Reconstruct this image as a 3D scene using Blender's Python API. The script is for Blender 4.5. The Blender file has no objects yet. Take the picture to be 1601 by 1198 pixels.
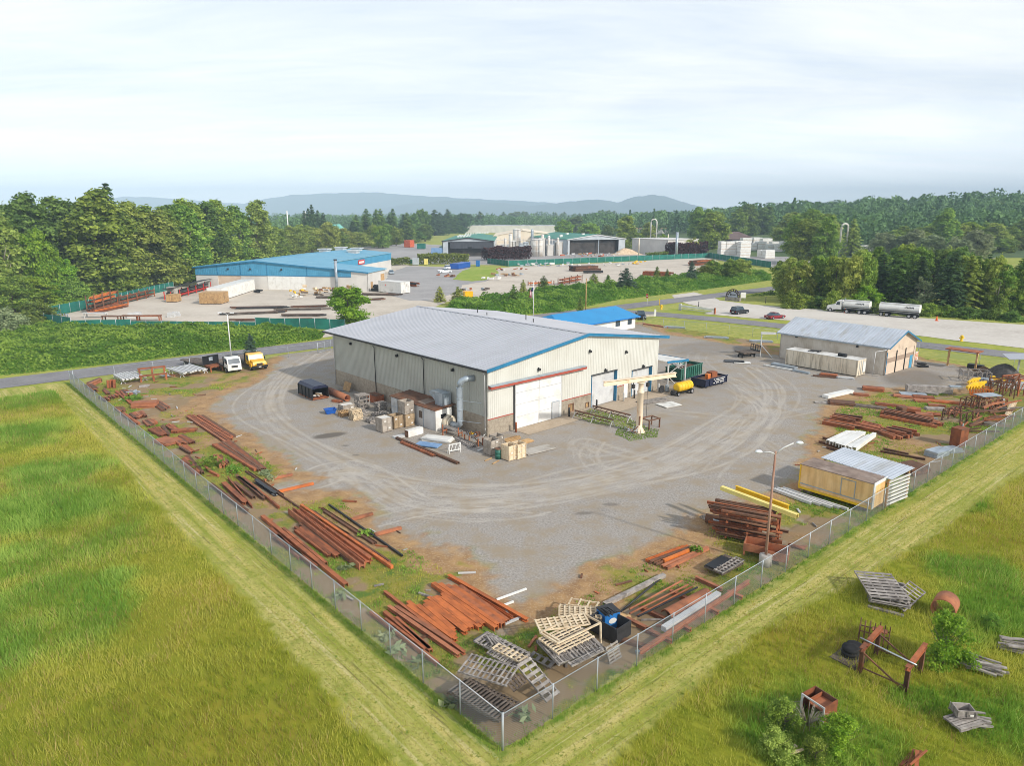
import bpy,math,random
import numpy as np
from mathutils import Vector,Matrix
random.seed(7);RNG=np.random.default_rng(11)
SC=bpy.context.scene;COL=SC.collection
PI=math.pi;R=math.radians
F,CX,CY,YH,CH=1090.0,800.5,599.0,335.0,23.0
PITCH=math.atan((CY-YH)/F)
def G(x,y,z=0.0):
 """point of the height z that the photograph shows at pixel x, y"""
 a=(x-CX)/F;b=-(y-CY)/F
 d=(a,math.cos(PITCH)+b*math.sin(PITCH),-math.sin(PITCH)+b*math.cos(PITCH))
 t=(z-CH)/d[2]
 return Vector((d[0]*t,d[1]*t,z))
def crop(x0,y0,k):
 return lambda x,y:(x0+x/k,y0+y/k)
K1=crop(0,270,3.9925);K2=crop(290,340,3.9925);K3=crop(600,300,4.0025);K4=crop(90,560,4.8515)
K5=crop(330,700,4.609);K6=crop(560,880,3.994);K7=crop(800,860,4.213);K8=crop(1180,860,3.544)
KN=crop(120,570,8.005);KR=crop(1280,560,4.9875);KP=crop(690,960,5.93);KY=crop(1040,760,7.277)
KC=crop(480,580,6.67);KD=crop(620,640,6.67);KF=crop(850,560,5.1645);KG=crop(1300,880,5.319)
KL=crop(40,420,5.3367);KM=crop(420,420,5.718);KS=crop(1180,470,3.803);KX=crop(1000,470,5.003)
KE=crop(950,290,4.709);KW=crop(1010,330,6.404);KA=crop(640,340,8.894);KB=crop(800,340,8.426);KT=crop(1500,520,8.555)
def g(k,x,y,z=0.0):return G(*k(x,y),z)
cam=bpy.data.cameras.new('camera');camo=bpy.data.objects.new('camera',cam);COL.objects.link(camo)
camo.location=(0,0,CH);camo.rotation_euler=(PI/2-PITCH,0,0)
cam.sensor_width=36.0;cam.lens=F/1601.0*36.0;cam.clip_start=0.5;cam.clip_end=60000
SC.camera=camo
SC.render.engine='CYCLES'
SC.view_settings.view_transform='Standard';SC.view_settings.look='None'
SC.view_settings.exposure=0.14;SC.view_settings.gamma=1.0
cy=SC.cycles
cy.use_denoising=True;cy.denoiser='OPENIMAGEDENOISE';cy.denoising_prefilter='ACCURATE'
cy.max_bounces=6;cy.diffuse_bounces=3;cy.glossy_bounces=2;cy.transmission_bounces=3
cy.transparent_max_bounces=8;cy.volume_bounces=0;cy.caustics_reflective=False;cy.caustics_refractive=False
cy.use_adaptive_sampling=False;cy.filter_width=0.9
def lin(c):
 """sRGB 0-255 triple to linear"""
 o=[]
 for v in c:
  v/=255.0
  o.append(v/12.92 if v<=0.04045 else((v+0.055)/1.055)**2.4)
 return tuple(o)
class NT:
 def __init__(s,tree):s.t=tree
 def n(s,typ,**kw):
  nd=s.t.nodes.new(typ)
  for k,v in kw.items():
   if k.startswith('i_'):
    nd.inputs[k[2:].replace('_',' ')].default_value=v
   else:setattr(nd,k,v)
  return nd
 def l(s,a,b):s.t.links.new(a,b)
 def math(s,op,a,b=None,clamp=False):
  nd=s.t.nodes.new('ShaderNodeMath');nd.operation=op;nd.use_clamp=clamp
  for i,v in enumerate((a,b)):
   if v is None:continue
   if isinstance(v,(int,float)):nd.inputs[i].default_value=v
   else:s.l(v,nd.inputs[i])
  return nd.outputs[0]
 def mix(s,f,a,b,blend='MIX'):
  nd=s.t.nodes.new('ShaderNodeMix');nd.data_type='RGBA';nd.blend_type=blend
  for i,v in((0,f),(6,a),(7,b)):
   if isinstance(v,(int,float)):nd.inputs[i].default_value=v
   elif isinstance(v,tuple):nd.inputs[i].default_value=(*v[:3],1.0)
   else:s.l(v,nd.inputs[i])
  return nd.outputs[2]
 def noise(s,vec,scale,detail=4.0,rough=0.55,dist=0.0):
  nd=s.t.nodes.new('ShaderNodeTexNoise');nd.inputs['Scale'].default_value=scale
  nd.inputs['Detail'].default_value=detail;nd.inputs['Roughness'].default_value=rough
  nd.inputs['Distortion'].default_value=dist
  if vec is not None:s.l(vec,nd.inputs['Vector'])
  return nd.outputs['Fac']
 def map(s,vec,scale=(1,1,1),rot=(0,0,0),loc=(0,0,0)):
  nd=s.t.nodes.new('ShaderNodeMapping');nd.inputs['Scale'].default_value=scale
  nd.inputs['Rotation'].default_value=rot;nd.inputs['Location'].default_value=loc
  s.l(vec,nd.inputs['Vector']);return nd.outputs[0]
 def ramp(s,fac,lo,hi):
  nd=s.t.nodes.new('ShaderNodeMapRange');nd.clamp=True
  nd.inputs['From Min'].default_value=lo;nd.inputs['From Max'].default_value=hi
  s.l(fac,nd.inputs['Value']);return nd.outputs[0]
 def bump(s,h,strength,dist):
  nd=s.t.nodes.new('ShaderNodeBump');nd.inputs['Strength'].default_value=strength
  nd.inputs['Distance'].default_value=dist;s.l(h,nd.inputs['Height']);return nd.outputs[0]
def newmat(name):
 m=bpy.data.materials.new(name);m.use_nodes=True
 nt=m.node_tree;b=nt.nodes['Principled BSDF']
 return m,NT(nt),b
M={}
def pm(key,c1,c2=None,scale=2.0,rough=0.6,metal=0.0,stretch=(1,1,1),lo=0.4,hi=0.65,dirt=None,dscale=0.6,dlo=0.52,dhi=0.75,dstretch=(1,1,1),var=0.0,bump=0.0,bscale=12.0,spec=0.4,fine=0.12):
 """weathered procedural surface: two tones, dirt of a third, small grain, a little variation between objects"""
 m,N,b=newmat(key)
 tc=N.n('ShaderNodeTexCoord');oi=N.n('ShaderNodeObjectInfo')
 off=N.n('ShaderNodeVectorMath',operation='SCALE');off.inputs[0].default_value=(37.0,17.0,23.0)
 N.l(oi.outputs['Random'],off.inputs['Scale'])
 add=N.n('ShaderNodeVectorMath',operation='ADD');N.l(tc.outputs['Object'],add.inputs[0]);N.l(off.outputs[0],add.inputs[1])
 vec=add.outputs[0]
 c1=lin(c1);c2=lin(c2)if c2 else tuple(v*0.8 for v in c1)
 f=N.ramp(N.noise(N.map(vec,stretch),scale,5.0),lo,hi)
 col=N.mix(f,c1,c2)
 if dirt:
  d=N.ramp(N.noise(N.map(vec,dstretch),dscale,6.0,0.62),dlo,dhi)
  col=N.mix(d,col,lin(dirt))
 gr=N.noise(vec,9.0,3.0)
 gv=N.math('ADD',N.math('MULTIPLY',N.math('SUBTRACT',gr,0.5),fine*2),1.0)
 if var:
  gv=N.math('MULTIPLY',gv,N.math('ADD',N.math('MULTIPLY',oi.outputs['Random'],2*var),1.0-var))
 hs=N.n('ShaderNodeHueSaturation');N.l(col,hs.inputs['Color']);N.l(gv,hs.inputs['Value'])
 N.l(hs.outputs[0],b.inputs['Base Color'])
 b.inputs['Roughness'].default_value=rough;b.inputs['Metallic'].default_value=metal
 b.inputs['Specular IOR Level'].default_value=spec
 if bump:
  N.l(N.bump(N.noise(N.map(vec,stretch),bscale,4.0),0.6,bump),b.inputs['Normal'])
 M[key]=m;return m
class MB:
 def __init__(s):s.v=[];s.f=[];s.sm=[]
 def add(s,vs,fs,smooth=False):
  o=len(s.v);s.v+=[tuple(v)for v in vs]
  s.f+=[tuple(i+o for i in q)for q in fs];s.sm+=[smooth]*len(fs);return s
 def box(s,x0,x1,y0,y1,z0,z1):
  return s.add([(x0,y0,z0),(x1,y0,z0),(x1,y1,z0),(x0,y1,z0),(x0,y0,z1),(x1,y0,z1),(x1,y1,z1),(x0,y1,z1)],[(0,3,2,1),(4,5,6,7),(0,1,5,4),(1,2,6,5),(2,3,7,6),(3,0,4,7)])
 def cbox(s,c,d,rz=0.0,rx=0.0,ry=0.0):
  m=Matrix.Translation(c)@Matrix.Rotation(rz,4,'Z')@Matrix.Rotation(ry,4,'Y')@Matrix.Rotation(rx,4,'X')
  h=[q/2 for q in d]
  vs=[m@Vector((sx*h[0],sy*h[1],sz*h[2]))for sz in(-1,1)for sx,sy in((-1,-1),(1,-1),(1,1),(-1,1))]
  return s.add(vs,[(0,3,2,1),(4,5,6,7),(0,1,5,4),(1,2,6,5),(2,3,7,6),(3,0,4,7)])
 def frame(s,p0,p1,up=(0,0,1)):
  p0=Vector(p0);p1=Vector(p1);d=(p1-p0).normalized();u=Vector(up)
  if abs(d.dot(u))>0.98:u=Vector((1,0,0))
  sd=d.cross(u).normalized();u=sd.cross(d).normalized()
  return p0,p1,sd,u
 def bar(s,p0,p1,w,h,up=(0,0,1)):
  """rectangular bar between two points (its axis)"""
  return s.prof(p0,p1,[(-w/2,-h/2),(w/2,-h/2),(w/2,h/2),(-w/2,h/2)],up)
 def prof(s,p0,p1,pts,up=(0,0,1),smooth=False):
  p0,p1,sd,u=s.frame(p0,p1,up);n=len(pts)
  vs=[p0+sd*a+u*b for a,b in pts]+[p1+sd*a+u*b for a,b in pts]
  fs=[(i,(i+1)%n,n+(i+1)%n,n+i)for i in range(n)]
  o=len(s.v);s.add(vs,fs,smooth)
  s.f+=[tuple(o+i for i in reversed(range(n))),tuple(o+n+i for i in range(n))];s.sm+=[False,False]
  return s
 def ibeam(s,p0,p1,w,h,t=0.02,up=(0,0,1)):
  t=max(t,0.018)
  a,b=w/2,h/2
  return s.prof(p0,p1,[(-a,-b),(a,-b),(a,-b+t),(t/2,-b+t),(t/2,b-t),(a,b-t),(a,b),(-a,b),(-a,b-t),(-t/2,b-t),(-t/2,-b+t),(-a,-b+t)],up)
 def channel(s,p0,p1,w,h,t=0.02,up=(0,0,1)):
  a,b=w/2,h/2
  return s.prof(p0,p1,[(-a,-b),(a,-b),(a,b),(a-t,b),(a-t,-b+t),(-a+t,-b+t),(-a+t,b),(-a,b)],up)
 def tube(s,pts,r,n=8,cap=True,smooth=True):
  pts=[Vector(p)for p in pts];rr=r if isinstance(r,(list,tuple))else[r]*len(pts)
  vs=[]
  for i,p in enumerate(pts):
   a=pts[max(i-1,0)];b=pts[min(i+1,len(pts)-1)]
   _,_,sd,u=s.frame(a,b)
   vs+=[p+sd*(rr[i]*math.cos(2*PI*k/n))+u*(rr[i]*math.sin(2*PI*k/n))for k in range(n)]
  fs=[]
  for i in range(len(pts)-1):
   for k in range(n):
    k2=(k+1)%n;fs.append((i*n+k,i*n+k2,(i+1)*n+k2,(i+1)*n+k))
  o=len(s.v);s.add(vs,fs,smooth)
  if cap:
   e=(len(pts)-1)*n
   s.f+=[tuple(o+i for i in reversed(range(n))),tuple(o+e+i for i in range(n))];s.sm+=[False,False]
  return s
 def pipe(s,p0,p1,ro,ri,n=16):
  p0,p1,sd,u=s.frame(p0,p1);vs=[]
  for p in(p0,p1):
   for r in(ro,ri):
    vs+=[p+sd*(r*math.cos(2*PI*k/n))+u*(r*math.sin(2*PI*k/n))for k in range(n)]
  fs=[]
  for k in range(n):
   j=(k+1)%n
   fs+=[(k,j,2*n+j,2*n+k),(n+j,n+k,3*n+k,3*n+j),(j,k,n+k,n+j),(2*n+k,2*n+j,3*n+j,3*n+k)]
  return s.add(vs,fs,True)
 def poly(s,pts,t=0.0):
  """flat polygon, or a slab of thickness t hanging below it"""
  n=len(pts);pts=[Vector(p)for p in pts]
  if t<=0:return s.add(pts,[tuple(range(n))])
  lo=[p-Vector((0,0,t))for p in pts]
  return s.add(pts+lo,[tuple(range(n)),tuple(reversed(range(n,2*n)))]+[(i,n+i,n+(i+1)%n,(i+1)%n)for i in range(n)])
 def extr(s,prof2,axis,a0,a1):
  """closed 2-D outline pushed along 'x' (outline y,z) or 'y' (outline x,z)"""
  n=len(prof2)
  mk=(lambda a,q:(a,q[0],q[1]))if axis=='x' else(lambda a,q:(q[0],a,q[1]))
  vs=[mk(a0,q)for q in prof2]+[mk(a1,q)for q in prof2]
  fs=[(i,(i+1)%n,n+(i+1)%n,n+i)for i in range(n)]+[tuple(reversed(range(n))),tuple(range(n,2*n))]
  return s.add(vs,fs)
 def lathe(s,prof,n=16,c=(0,0,0),smooth=True):
  vs=[];fs=[]
  for r,z in prof:
   vs+=[(c[0]+r*math.cos(2*PI*k/n),c[1]+r*math.sin(2*PI*k/n),c[2]+z)for k in range(n)]
  for i in range(len(prof)-1):
   for k in range(n):
    j=(k+1)%n;fs.append((i*n+k,i*n+j,(i+1)*n+j,(i+1)*n+k))
  o=len(s.v);s.add(vs,fs,smooth);e=(len(prof)-1)*n
  s.f+=[tuple(o+i for i in reversed(range(n))),tuple(o+e+i for i in range(n))];s.sm+=[False,False]
  return s
 def mesh(s,name,mat):
  me=bpy.data.meshes.new(name);me.from_pydata(s.v,[],s.f)
  me.polygons.foreach_set('use_smooth',s.sm)
  bad=me.validate();me.update()
  import bmesh as _b
  bm=_b.new();bm.from_mesh(me);_b.ops.recalc_face_normals(bm,faces=bm.faces);bm.to_mesh(me);bm.free()
  if mat:me.materials.append(M[mat]if isinstance(mat,str)else mat)
  return me
 def build(s,name,mat,parent=None,loc=(0,0,0),rz=0.0):
  o=bpy.data.objects.new(name,s.mesh(name,mat));COL.objects.link(o)
  o.location=loc;o.rotation_euler=(0,0,rz)
  if parent:o.parent=parent
  return o
def tag(o,label=None,cat=None,group=None,kind=None):
 if label:o['label']=label
 if cat:o['category']=cat
 if group:o['group']=group
 if kind or label:o['kind']=kind or 'thing'
 return o
def thing(name,label,cat,loc=(0,0,0),rz=0.0,group=None):
 o=bpy.data.objects.new(name,None);COL.objects.link(o);o.empty_display_size=0.3
 o.location=loc;o.rotation_euler=(0,0,rz);return tag(o,label,cat,group)
def copy_tree(o,parent=None):
 c=o.copy();COL.objects.link(c)
 if parent:c.parent=parent
 for ch in list(o.children):copy_tree(ch,c)
 return c
def local(pts,loc):
 return[Vector(p)-Vector(loc)for p in pts]
def ang(a,b):return math.atan2(b[1]-a[1],b[0]-a[0])
def rnd(a,b):return random.uniform(a,b)
def npmesh(name,co,faces,mat,fattr=None,smooth=False):
 """fast mesh from numpy: co (n,3), faces (m,k) with k constant"""
 me=bpy.data.meshes.new(name);k=faces.shape[1]
 me.vertices.add(len(co));me.vertices.foreach_set('co',np.ascontiguousarray(co,dtype=np.float32).ravel())
 me.loops.add(faces.size);me.loops.foreach_set('vertex_index',np.ascontiguousarray(faces,dtype=np.int32).ravel())
 me.polygons.add(len(faces))
 me.polygons.foreach_set('loop_start',np.arange(0,faces.size,k,dtype=np.int32))
 if smooth:me.polygons.foreach_set('use_smooth',np.ones(len(faces),dtype=bool))
 me.update(calc_edges=True)
 if fattr is not None:
  for nm,(dom,arr)in fattr.items():
   if arr.ndim==1:
    a=me.attributes.new(nm,'FLOAT',dom);a.data.foreach_set('value',np.ascontiguousarray(arr,dtype=np.float32))
   else:
    a=me.attributes.new(nm,'FLOAT_VECTOR',dom);a.data.foreach_set('vector',np.ascontiguousarray(arr,dtype=np.float32).ravel())
 if mat:me.materials.append(M[mat]if isinstance(mat,str)else mat)
 return me
def link(name,me,parent=None,loc=(0,0,0),rz=0.0,sc=None):
 o=bpy.data.objects.new(name,me);COL.objects.link(o);o.location=loc;o.rotation_euler=(0,0,rz)
 if sc:o.scale=sc
 if parent:o.parent=parent
 return o
_T=RNG.random((256,256))
def vnoise(x,y):
 xi=np.floor(x).astype(int);yi=np.floor(y).astype(int);fx=x-xi;fy=y-yi
 fx=fx*fx*(3-2*fx);fy=fy*fy*(3-2*fy)
 a=_T[xi%256,yi%256];b=_T[(xi+1)%256,yi%256];c=_T[xi%256,(yi+1)%256];d=_T[(xi+1)%256,(yi+1)%256]
 return(a*(1-fx)+b*fx)*(1-fy)+(c*(1-fx)+d*fx)*fy
def fbm(x,y,o=4):
 s=0;a=0.5;t=0
 for i in range(o):
  s=s+a*vnoise(x*2**i+17.3*i,y*2**i+5.1*i);t+=a;a*=0.5
 return s/t
def sdist(x,y,poly):
 """signed distance to a closed polygon (negative inside), numpy"""
 P=np.array([(p[0],p[1])for p in poly]);d2=np.full(x.shape,1e18);ins=np.zeros(x.shape,bool)
 for i in range(len(P)):
  ax,ay=P[i];bx,by=P[(i+1)%len(P)];ex,ey=bx-ax,by-ay
  t=np.clip(((x-ax)*ex+(y-ay)*ey)/(ex*ex+ey*ey+1e-9),0,1)
  d2=np.minimum(d2,(x-ax-t*ex)**2+(y-ay-t*ey)**2)
  c=((ay>y)!=(by>y))&(x<(bx-ax)*(y-ay)/(by-ay+1e-12)+ax);ins^=c
 d=np.sqrt(d2);return np.where(ins,-d,d)
def pdist(x,y,line):
 """distance to an open polyline"""
 d2=np.full(x.shape,1e18)
 for(ax,ay),(bx,by)in zip(line[:-1],line[1:]):
  ex,ey=bx-ax,by-ay
  t=np.clip(((x-ax)*ex+(y-ay)*ey)/(ex*ex+ey*ey+1e-9),0,1)
  d2=np.minimum(d2,(x-ax-t*ex)**2+(y-ay-t*ey)**2)
 return np.sqrt(d2)
def sm(a,b,x):
 t=np.clip((x-a)/(b-a),0,1);return t*t*(3-2*t)
def spline(pts,n=12):
 P=[Vector((p[0],p[1],0))for p in pts];out=[]
 for i in range(len(P)-1):
  p0=P[max(i-1,0)];p1=P[i];p2=P[i+1];p3=P[min(i+2,len(P)-1)]
  for k in range(n):
   t=k/n
   out.append(0.5*((2*p1)+(p2-p0)*t+(2*p0-5*p1+4*p2-p3)*t*t+(3*p1-p0-3*p2+p3)*t**3))
 out.append(P[-1]);return[(q.x,q.y)for q in out]
SUN_EL=R(31);SUN_AZ=R(-39.2)
sd=Vector((math.cos(SUN_AZ)*math.cos(SUN_EL),math.sin(SUN_AZ)*math.cos(SUN_EL),math.sin(SUN_EL)))
sun=bpy.data.lights.new('sun','SUN');sun.energy=3.6;sun.angle=R(2.2);sun.color=(1.0,0.955,0.88)
suno=bpy.data.objects.new('sun',sun);COL.objects.link(suno);suno.rotation_euler=sd.to_track_quat('Z','Y').to_euler();suno.location=(60,-60,90)
W=bpy.data.worlds.new('World');SC.world=W;W.use_nodes=True
N=NT(W.node_tree);bg=W.node_tree.nodes['Background']
sky=N.n('ShaderNodeTexSky',sky_type='NISHITA',sun_disc=False)
sky.sun_elevation=SUN_EL;sky.sun_rotation=PI/2-SUN_AZ;sky.air_density=1.0;sky.dust_density=1.5
tc=N.n('ShaderNodeTexCoord');sp=N.n('ShaderNodeSeparateXYZ');N.l(tc.outputs['Generated'],sp.inputs[0])
zc=N.math('MAXIMUM',N.math('ADD',sp.outputs[2],0.12),0.02)
cb=N.n('ShaderNodeCombineXYZ');N.l(N.math('DIVIDE',sp.outputs[0],zc),cb.inputs[0]);N.l(N.math('DIVIDE',sp.outputs[1],zc),cb.inputs[1])
c1=N.noise(N.map(cb.outputs[0],(0.5,0.95,1),(0,0,0.5)),0.8,8.0,0.55,1.0)
c2=N.noise(N.map(cb.outputs[0],(0.5,1.5,1),(0,0,0.1)),1.9,7.0,0.6,0.9)
cl=N.ramp(N.math('ADD',N.math('MULTIPLY',c1,0.65),N.math('MULTIPLY',c2,0.35)),0.34,0.64)
elev=N.ramp(sp.outputs[2],0.18,0.75)
veil=N.math('MULTIPLY',N.math('ADD',N.math('MULTIPLY',cl,0.2),0.8),N.math('SUBTRACT',1.0,N.math('MULTIPLY',elev,0.62)))
low=N.ramp(sp.outputs[2],0.0,0.14)
cloudc=N.mix(cl,(9.5,10.3,11.2),(11.4,11.5,11.6))
cloudc=N.mix(low,(20.0,20.4,20.8),cloudc)
skyc=N.mix(veil,sky.outputs[0],cloudc)
N.l(skyc,bg.inputs['Color']);bg.inputs['Strength'].default_value=0.1
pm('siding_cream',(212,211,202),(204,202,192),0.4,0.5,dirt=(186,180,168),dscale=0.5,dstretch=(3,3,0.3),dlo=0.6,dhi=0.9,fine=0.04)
pm('siding_shaded',(180,181,172),(172,172,163),0.4,0.5,dirt=(166,162,150),dscale=0.5,dstretch=(3,3,0.3),dlo=0.55,dhi=0.9,fine=0.04)  # darker copy of the cream siding, the left wall's shade put into its colour
pm('concrete_agg',(166,154,136),(148,136,120),3.0,0.85,dirt=(120,108,92),dlo=0.55,fine=0.25)
pm('concrete',(186,180,170),(166,158,148),0.8,0.85,dirt=(140,128,112),fine=0.15)
pm('roof_metal',(178,180,186),(172,174,180),0.25,0.5,0.0,dirt=(164,165,168),dscale=0.25,dstretch=(0.3,2,1),dlo=0.5,dhi=0.9,fine=0.05,spec=0.6)
pm('roof_old',(196,202,210),(182,188,196),0.4,0.5,0.0,dirt=(164,162,158),dscale=0.5,dstretch=(2,0.4,1),fine=0.08)
pm('trim_blue',(44,124,164),(38,112,150),1.0,0.45,fine=0.05)
pm('trim_bright_blue',(16,124,204),(12,110,186),0.5,0.4,fine=0.04)
pm('roof_bright_blue',(24,140,198),(26,132,190),0.3,0.4,fine=0.04)
pm('blue_siding',(80,154,188),(72,144,178),0.3,0.5,fine=0.05)
pm('roof_blue',(122,176,200),(114,168,192),0.2,0.5,dirt=(136,180,196),dscale=0.15,fine=0.05)
pm('white_paint',(232,231,226),(222,220,214),0.7,0.5,dirt=(196,190,178),dscale=0.7,dlo=0.55,dhi=0.95,fine=0.04)
pm('white_dull',(206,206,204),(190,190,190),0.8,0.55,dirt=(150,142,128),dlo=0.52,dhi=0.85,fine=0.08)
pm('white_far',(214,210,203),(200,196,190),0.2,0.6,fine=0.05)
pm('red_trim',(176,84,66),(160,72,58),1.0,0.6,fine=0.1)
pm('steel_galv',(178,188,196),(152,164,174),1.2,0.42,0.35,dirt=(136,140,142),dscale=0.8,fine=0.08)
pm('steel_dark',(62,62,64),(48,48,50),2.0,0.55,0.1)
pm('black_paint',(30,32,36),(24,25,28),1.5,0.45,dirt=(70,64,58),dlo=0.6,dhi=0.9)
pm('navy_paint',(34,40,66),(28,33,56),1.5,0.45,dirt=(72,66,62),dlo=0.62,dhi=0.9)
pm('green_paint',(38,92,78),(52,112,96),1.2,0.5,dirt=(96,120,104),dlo=0.5,dhi=0.85)
pm('rust',(164,96,60),(136,80,52),1.6,0.8,dirt=(104,68,50),dscale=0.8,var=0.3,bump=0.01,fine=0.18)
pm('rust_bright',(200,112,58),(178,98,52),1.4,0.8,dirt=(144,84,52),dscale=0.7,var=0.14,bump=0.008,fine=0.14)
pm('rust_dark',(116,82,60),(94,68,54),1.6,0.8,dirt=(146,90,58),dscale=1.0,var=0.25,fine=0.2)
pm('rust_pale',(176,112,78),(154,98,70),1.2,0.8,dirt=(124,82,60),var=0.15,fine=0.15)
pm('orange_paint',(222,128,54),(206,110,48),1.5,0.6,dirt=(160,84,50),fine=0.1)
pm('yellow_paint',(240,196,40),(228,180,34),1.2,0.5,dirt=(190,150,60),dlo=0.6,fine=0.06)
pm('yellow_pale',(238,222,132),(228,208,118),1.0,0.55,fine=0.06)
pm('yellow_van',(238,200,142),(228,182,116),0.7,0.55,dirt=(190,146,92),dscale=0.8,dstretch=(2,2,0.25),dlo=0.46,dhi=0.8,fine=0.08)
pm('van_roof',(150,130,116),(122,104,92),1.0,0.7,dirt=(176,160,148),fine=0.15)
pm('crane_cream',(240,222,196),(232,210,180),0.8,0.5,dirt=(210,150,100),dscale=0.9,dstretch=(2,2,0.5),dlo=0.55,dhi=0.8,fine=0.06)
pm('wood_grey',(168,160,152),(132,124,118),2.5,0.85,dirt=(98,90,84),dscale=1.2,var=0.2,bump=0.01,fine=0.2)
pm('wood_fresh',(222,204,174),(204,180,146),2.0,0.8,dirt=(184,162,134),var=0.15,fine=0.15)
pm('wood_dark',(112,98,86),(84,74,66),2.5,0.9,dirt=(140,130,120),var=0.2,fine=0.2)
pm('wood_tan',(196,160,112),(170,134,92),1.8,0.8,dirt=(136,108,76),var=0.15,fine=0.15)
pm('crate_grey',(170,160,148),(146,136,124),1.8,0.8,dirt=(120,106,90),dscale=1.0,var=0.15,fine=0.15)
pm('crate_tan',(172,150,120),(148,126,98),1.8,0.8,dirt=(122,98,70),var=0.12,fine=0.15)
pm('paper_white',(226,222,214),(210,206,198),2.0,0.8)
pm('blue_plastic',(30,92,178),(26,80,160),1.5,0.4)
pm('blue_tote',(44,120,190),(38,104,170),1.5,0.45)
pm('blue_tarp',(132,164,200),(104,140,180),2.0,0.5)
pm('container_cream',(228,216,194),(214,200,176),0.6,0.6,dirt=(96,82,64),dscale=1.1,dstretch=(2.6,2.6,0.22),dlo=0.5,dhi=0.78,fine=0.08)
pm('container_top',(230,228,222),(212,210,204),0.6,0.5,dirt=(160,152,140),fine=0.05)
pm('shed_tan',(218,198,176),(208,186,164),0.5,0.6,dirt=(170,150,130),dlo=0.55,fine=0.05)
pm('shed_tan_dark',(168,146,128),(158,136,118),0.5,0.6,fine=0.05)
pm('shed_siding',(212,204,192),(202,192,178),0.5,0.55,dirt=(160,146,124),dscale=0.6,dstretch=(1,1,0.5),dlo=0.5,dhi=0.85,fine=0.05)
pm('rubber',(30,30,31),(38,38,38),3.0,0.85)
pm('rim',(190,190,192),(150,150,152),3.0,0.4,0.5)
pm('chrome',(200,202,206),(180,182,188),1.0,0.22,0.8)
pm('car_red',(140,22,38),(130,20,34),1.0,0.25,spec=0.7,fine=0.02)
pm('car_black',(24,28,38),(20,23,32),1.0,0.25,spec=0.7,fine=0.02)
pm('car_white',(232,234,236),(224,226,230),1.0,0.3,spec=0.6,fine=0.02)
pm('car_blue',(60,84,120),(52,74,108),1.0,0.3,spec=0.6,fine=0.02)
pm('truck_yellow',(244,186,10),(236,174,8),1.0,0.35,spec=0.6,fine=0.03)
pm('glass',(52,66,78),(70,86,98),0.8,0.12,spec=0.8,fine=0.02)
pm('glass_light',(150,170,180),(120,140,152),0.8,0.15,spec=0.8,fine=0.02)
pm('lamp_glass',(236,238,240),(226,230,234),1.0,0.3)
pm('light_red',(150,20,16),None,1.0,0.3);pm('light_amber',(240,140,40),None,1.0,0.4)
pm('sign_grey',(176,182,194),(164,170,182),1.0,0.6);pm('sign_brown',(76,62,58),(66,54,50),1.0,0.6);pm('ink',(40,42,50),None,1.0,0.6)
pm('sign_red',(206,62,54),(194,54,48),1.0,0.5);pm('cone_orange',(240,110,40),None,1.0,0.5)
pm('cream_wall',(240,226,202),(232,214,188),0.15,0.7,dirt=(206,186,158),dscale=0.2,fine=0.06)
pm('green_roof',(34,124,102),(44,136,114),0.1,0.5,dirt=(60,130,110),fine=0.05)
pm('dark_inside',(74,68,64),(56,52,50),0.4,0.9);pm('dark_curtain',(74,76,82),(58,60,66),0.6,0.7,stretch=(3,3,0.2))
pm('brown_roof',(112,92,86),(100,82,78),0.3,0.7);pm('grey_wall',(186,192,196),(170,178,184),0.3,0.6)
pm('tank_white',(224,220,212),(204,196,184),0.4,0.45,dirt=(170,140,112),dscale=0.5,dstretch=(2,2,0.2),dlo=0.5,dhi=0.85)
pm('fence_green',(28,104,92),(36,120,106),0.5,0.8,dirt=(24,84,76),fine=0.08)
pm('post_galv',(182,188,192),(160,166,170),2.0,0.5,0.3)
pm('wire',(150,156,160),(132,138,142),2.0,0.55,0.2)
pm('stone_pile',(92,88,86),(74,70,68),3.0,0.95,bump=0.03,fine=0.3)
pm('sand_pile',(214,190,160),(196,168,136),0.8,0.95,fine=0.2)
pm('pole_rust',(176,142,122),(158,118,98),0.8,0.7,dirt=(150,98,74))
pm('soil',(112,86,62),(92,72,54),1.5,0.95,fine=0.25)
pm('flag_red',(190,60,64),None,1,0.8);pm('flag_white',(228,226,226),None,1,0.8);pm('flag_blue',(52,60,110),None,1,0.8)
pm('bark',(120,108,94),(90,80,70),1.5,0.9,fine=0.2);pm('bark_pale',(176,166,150),(136,126,112),1.2,0.9,fine=0.2)
pm('teal_roof',(112,196,180),(98,180,166),0.2,0.5);pm('hot_orange',(206,100,60),(186,84,52),1,0.7)
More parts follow.
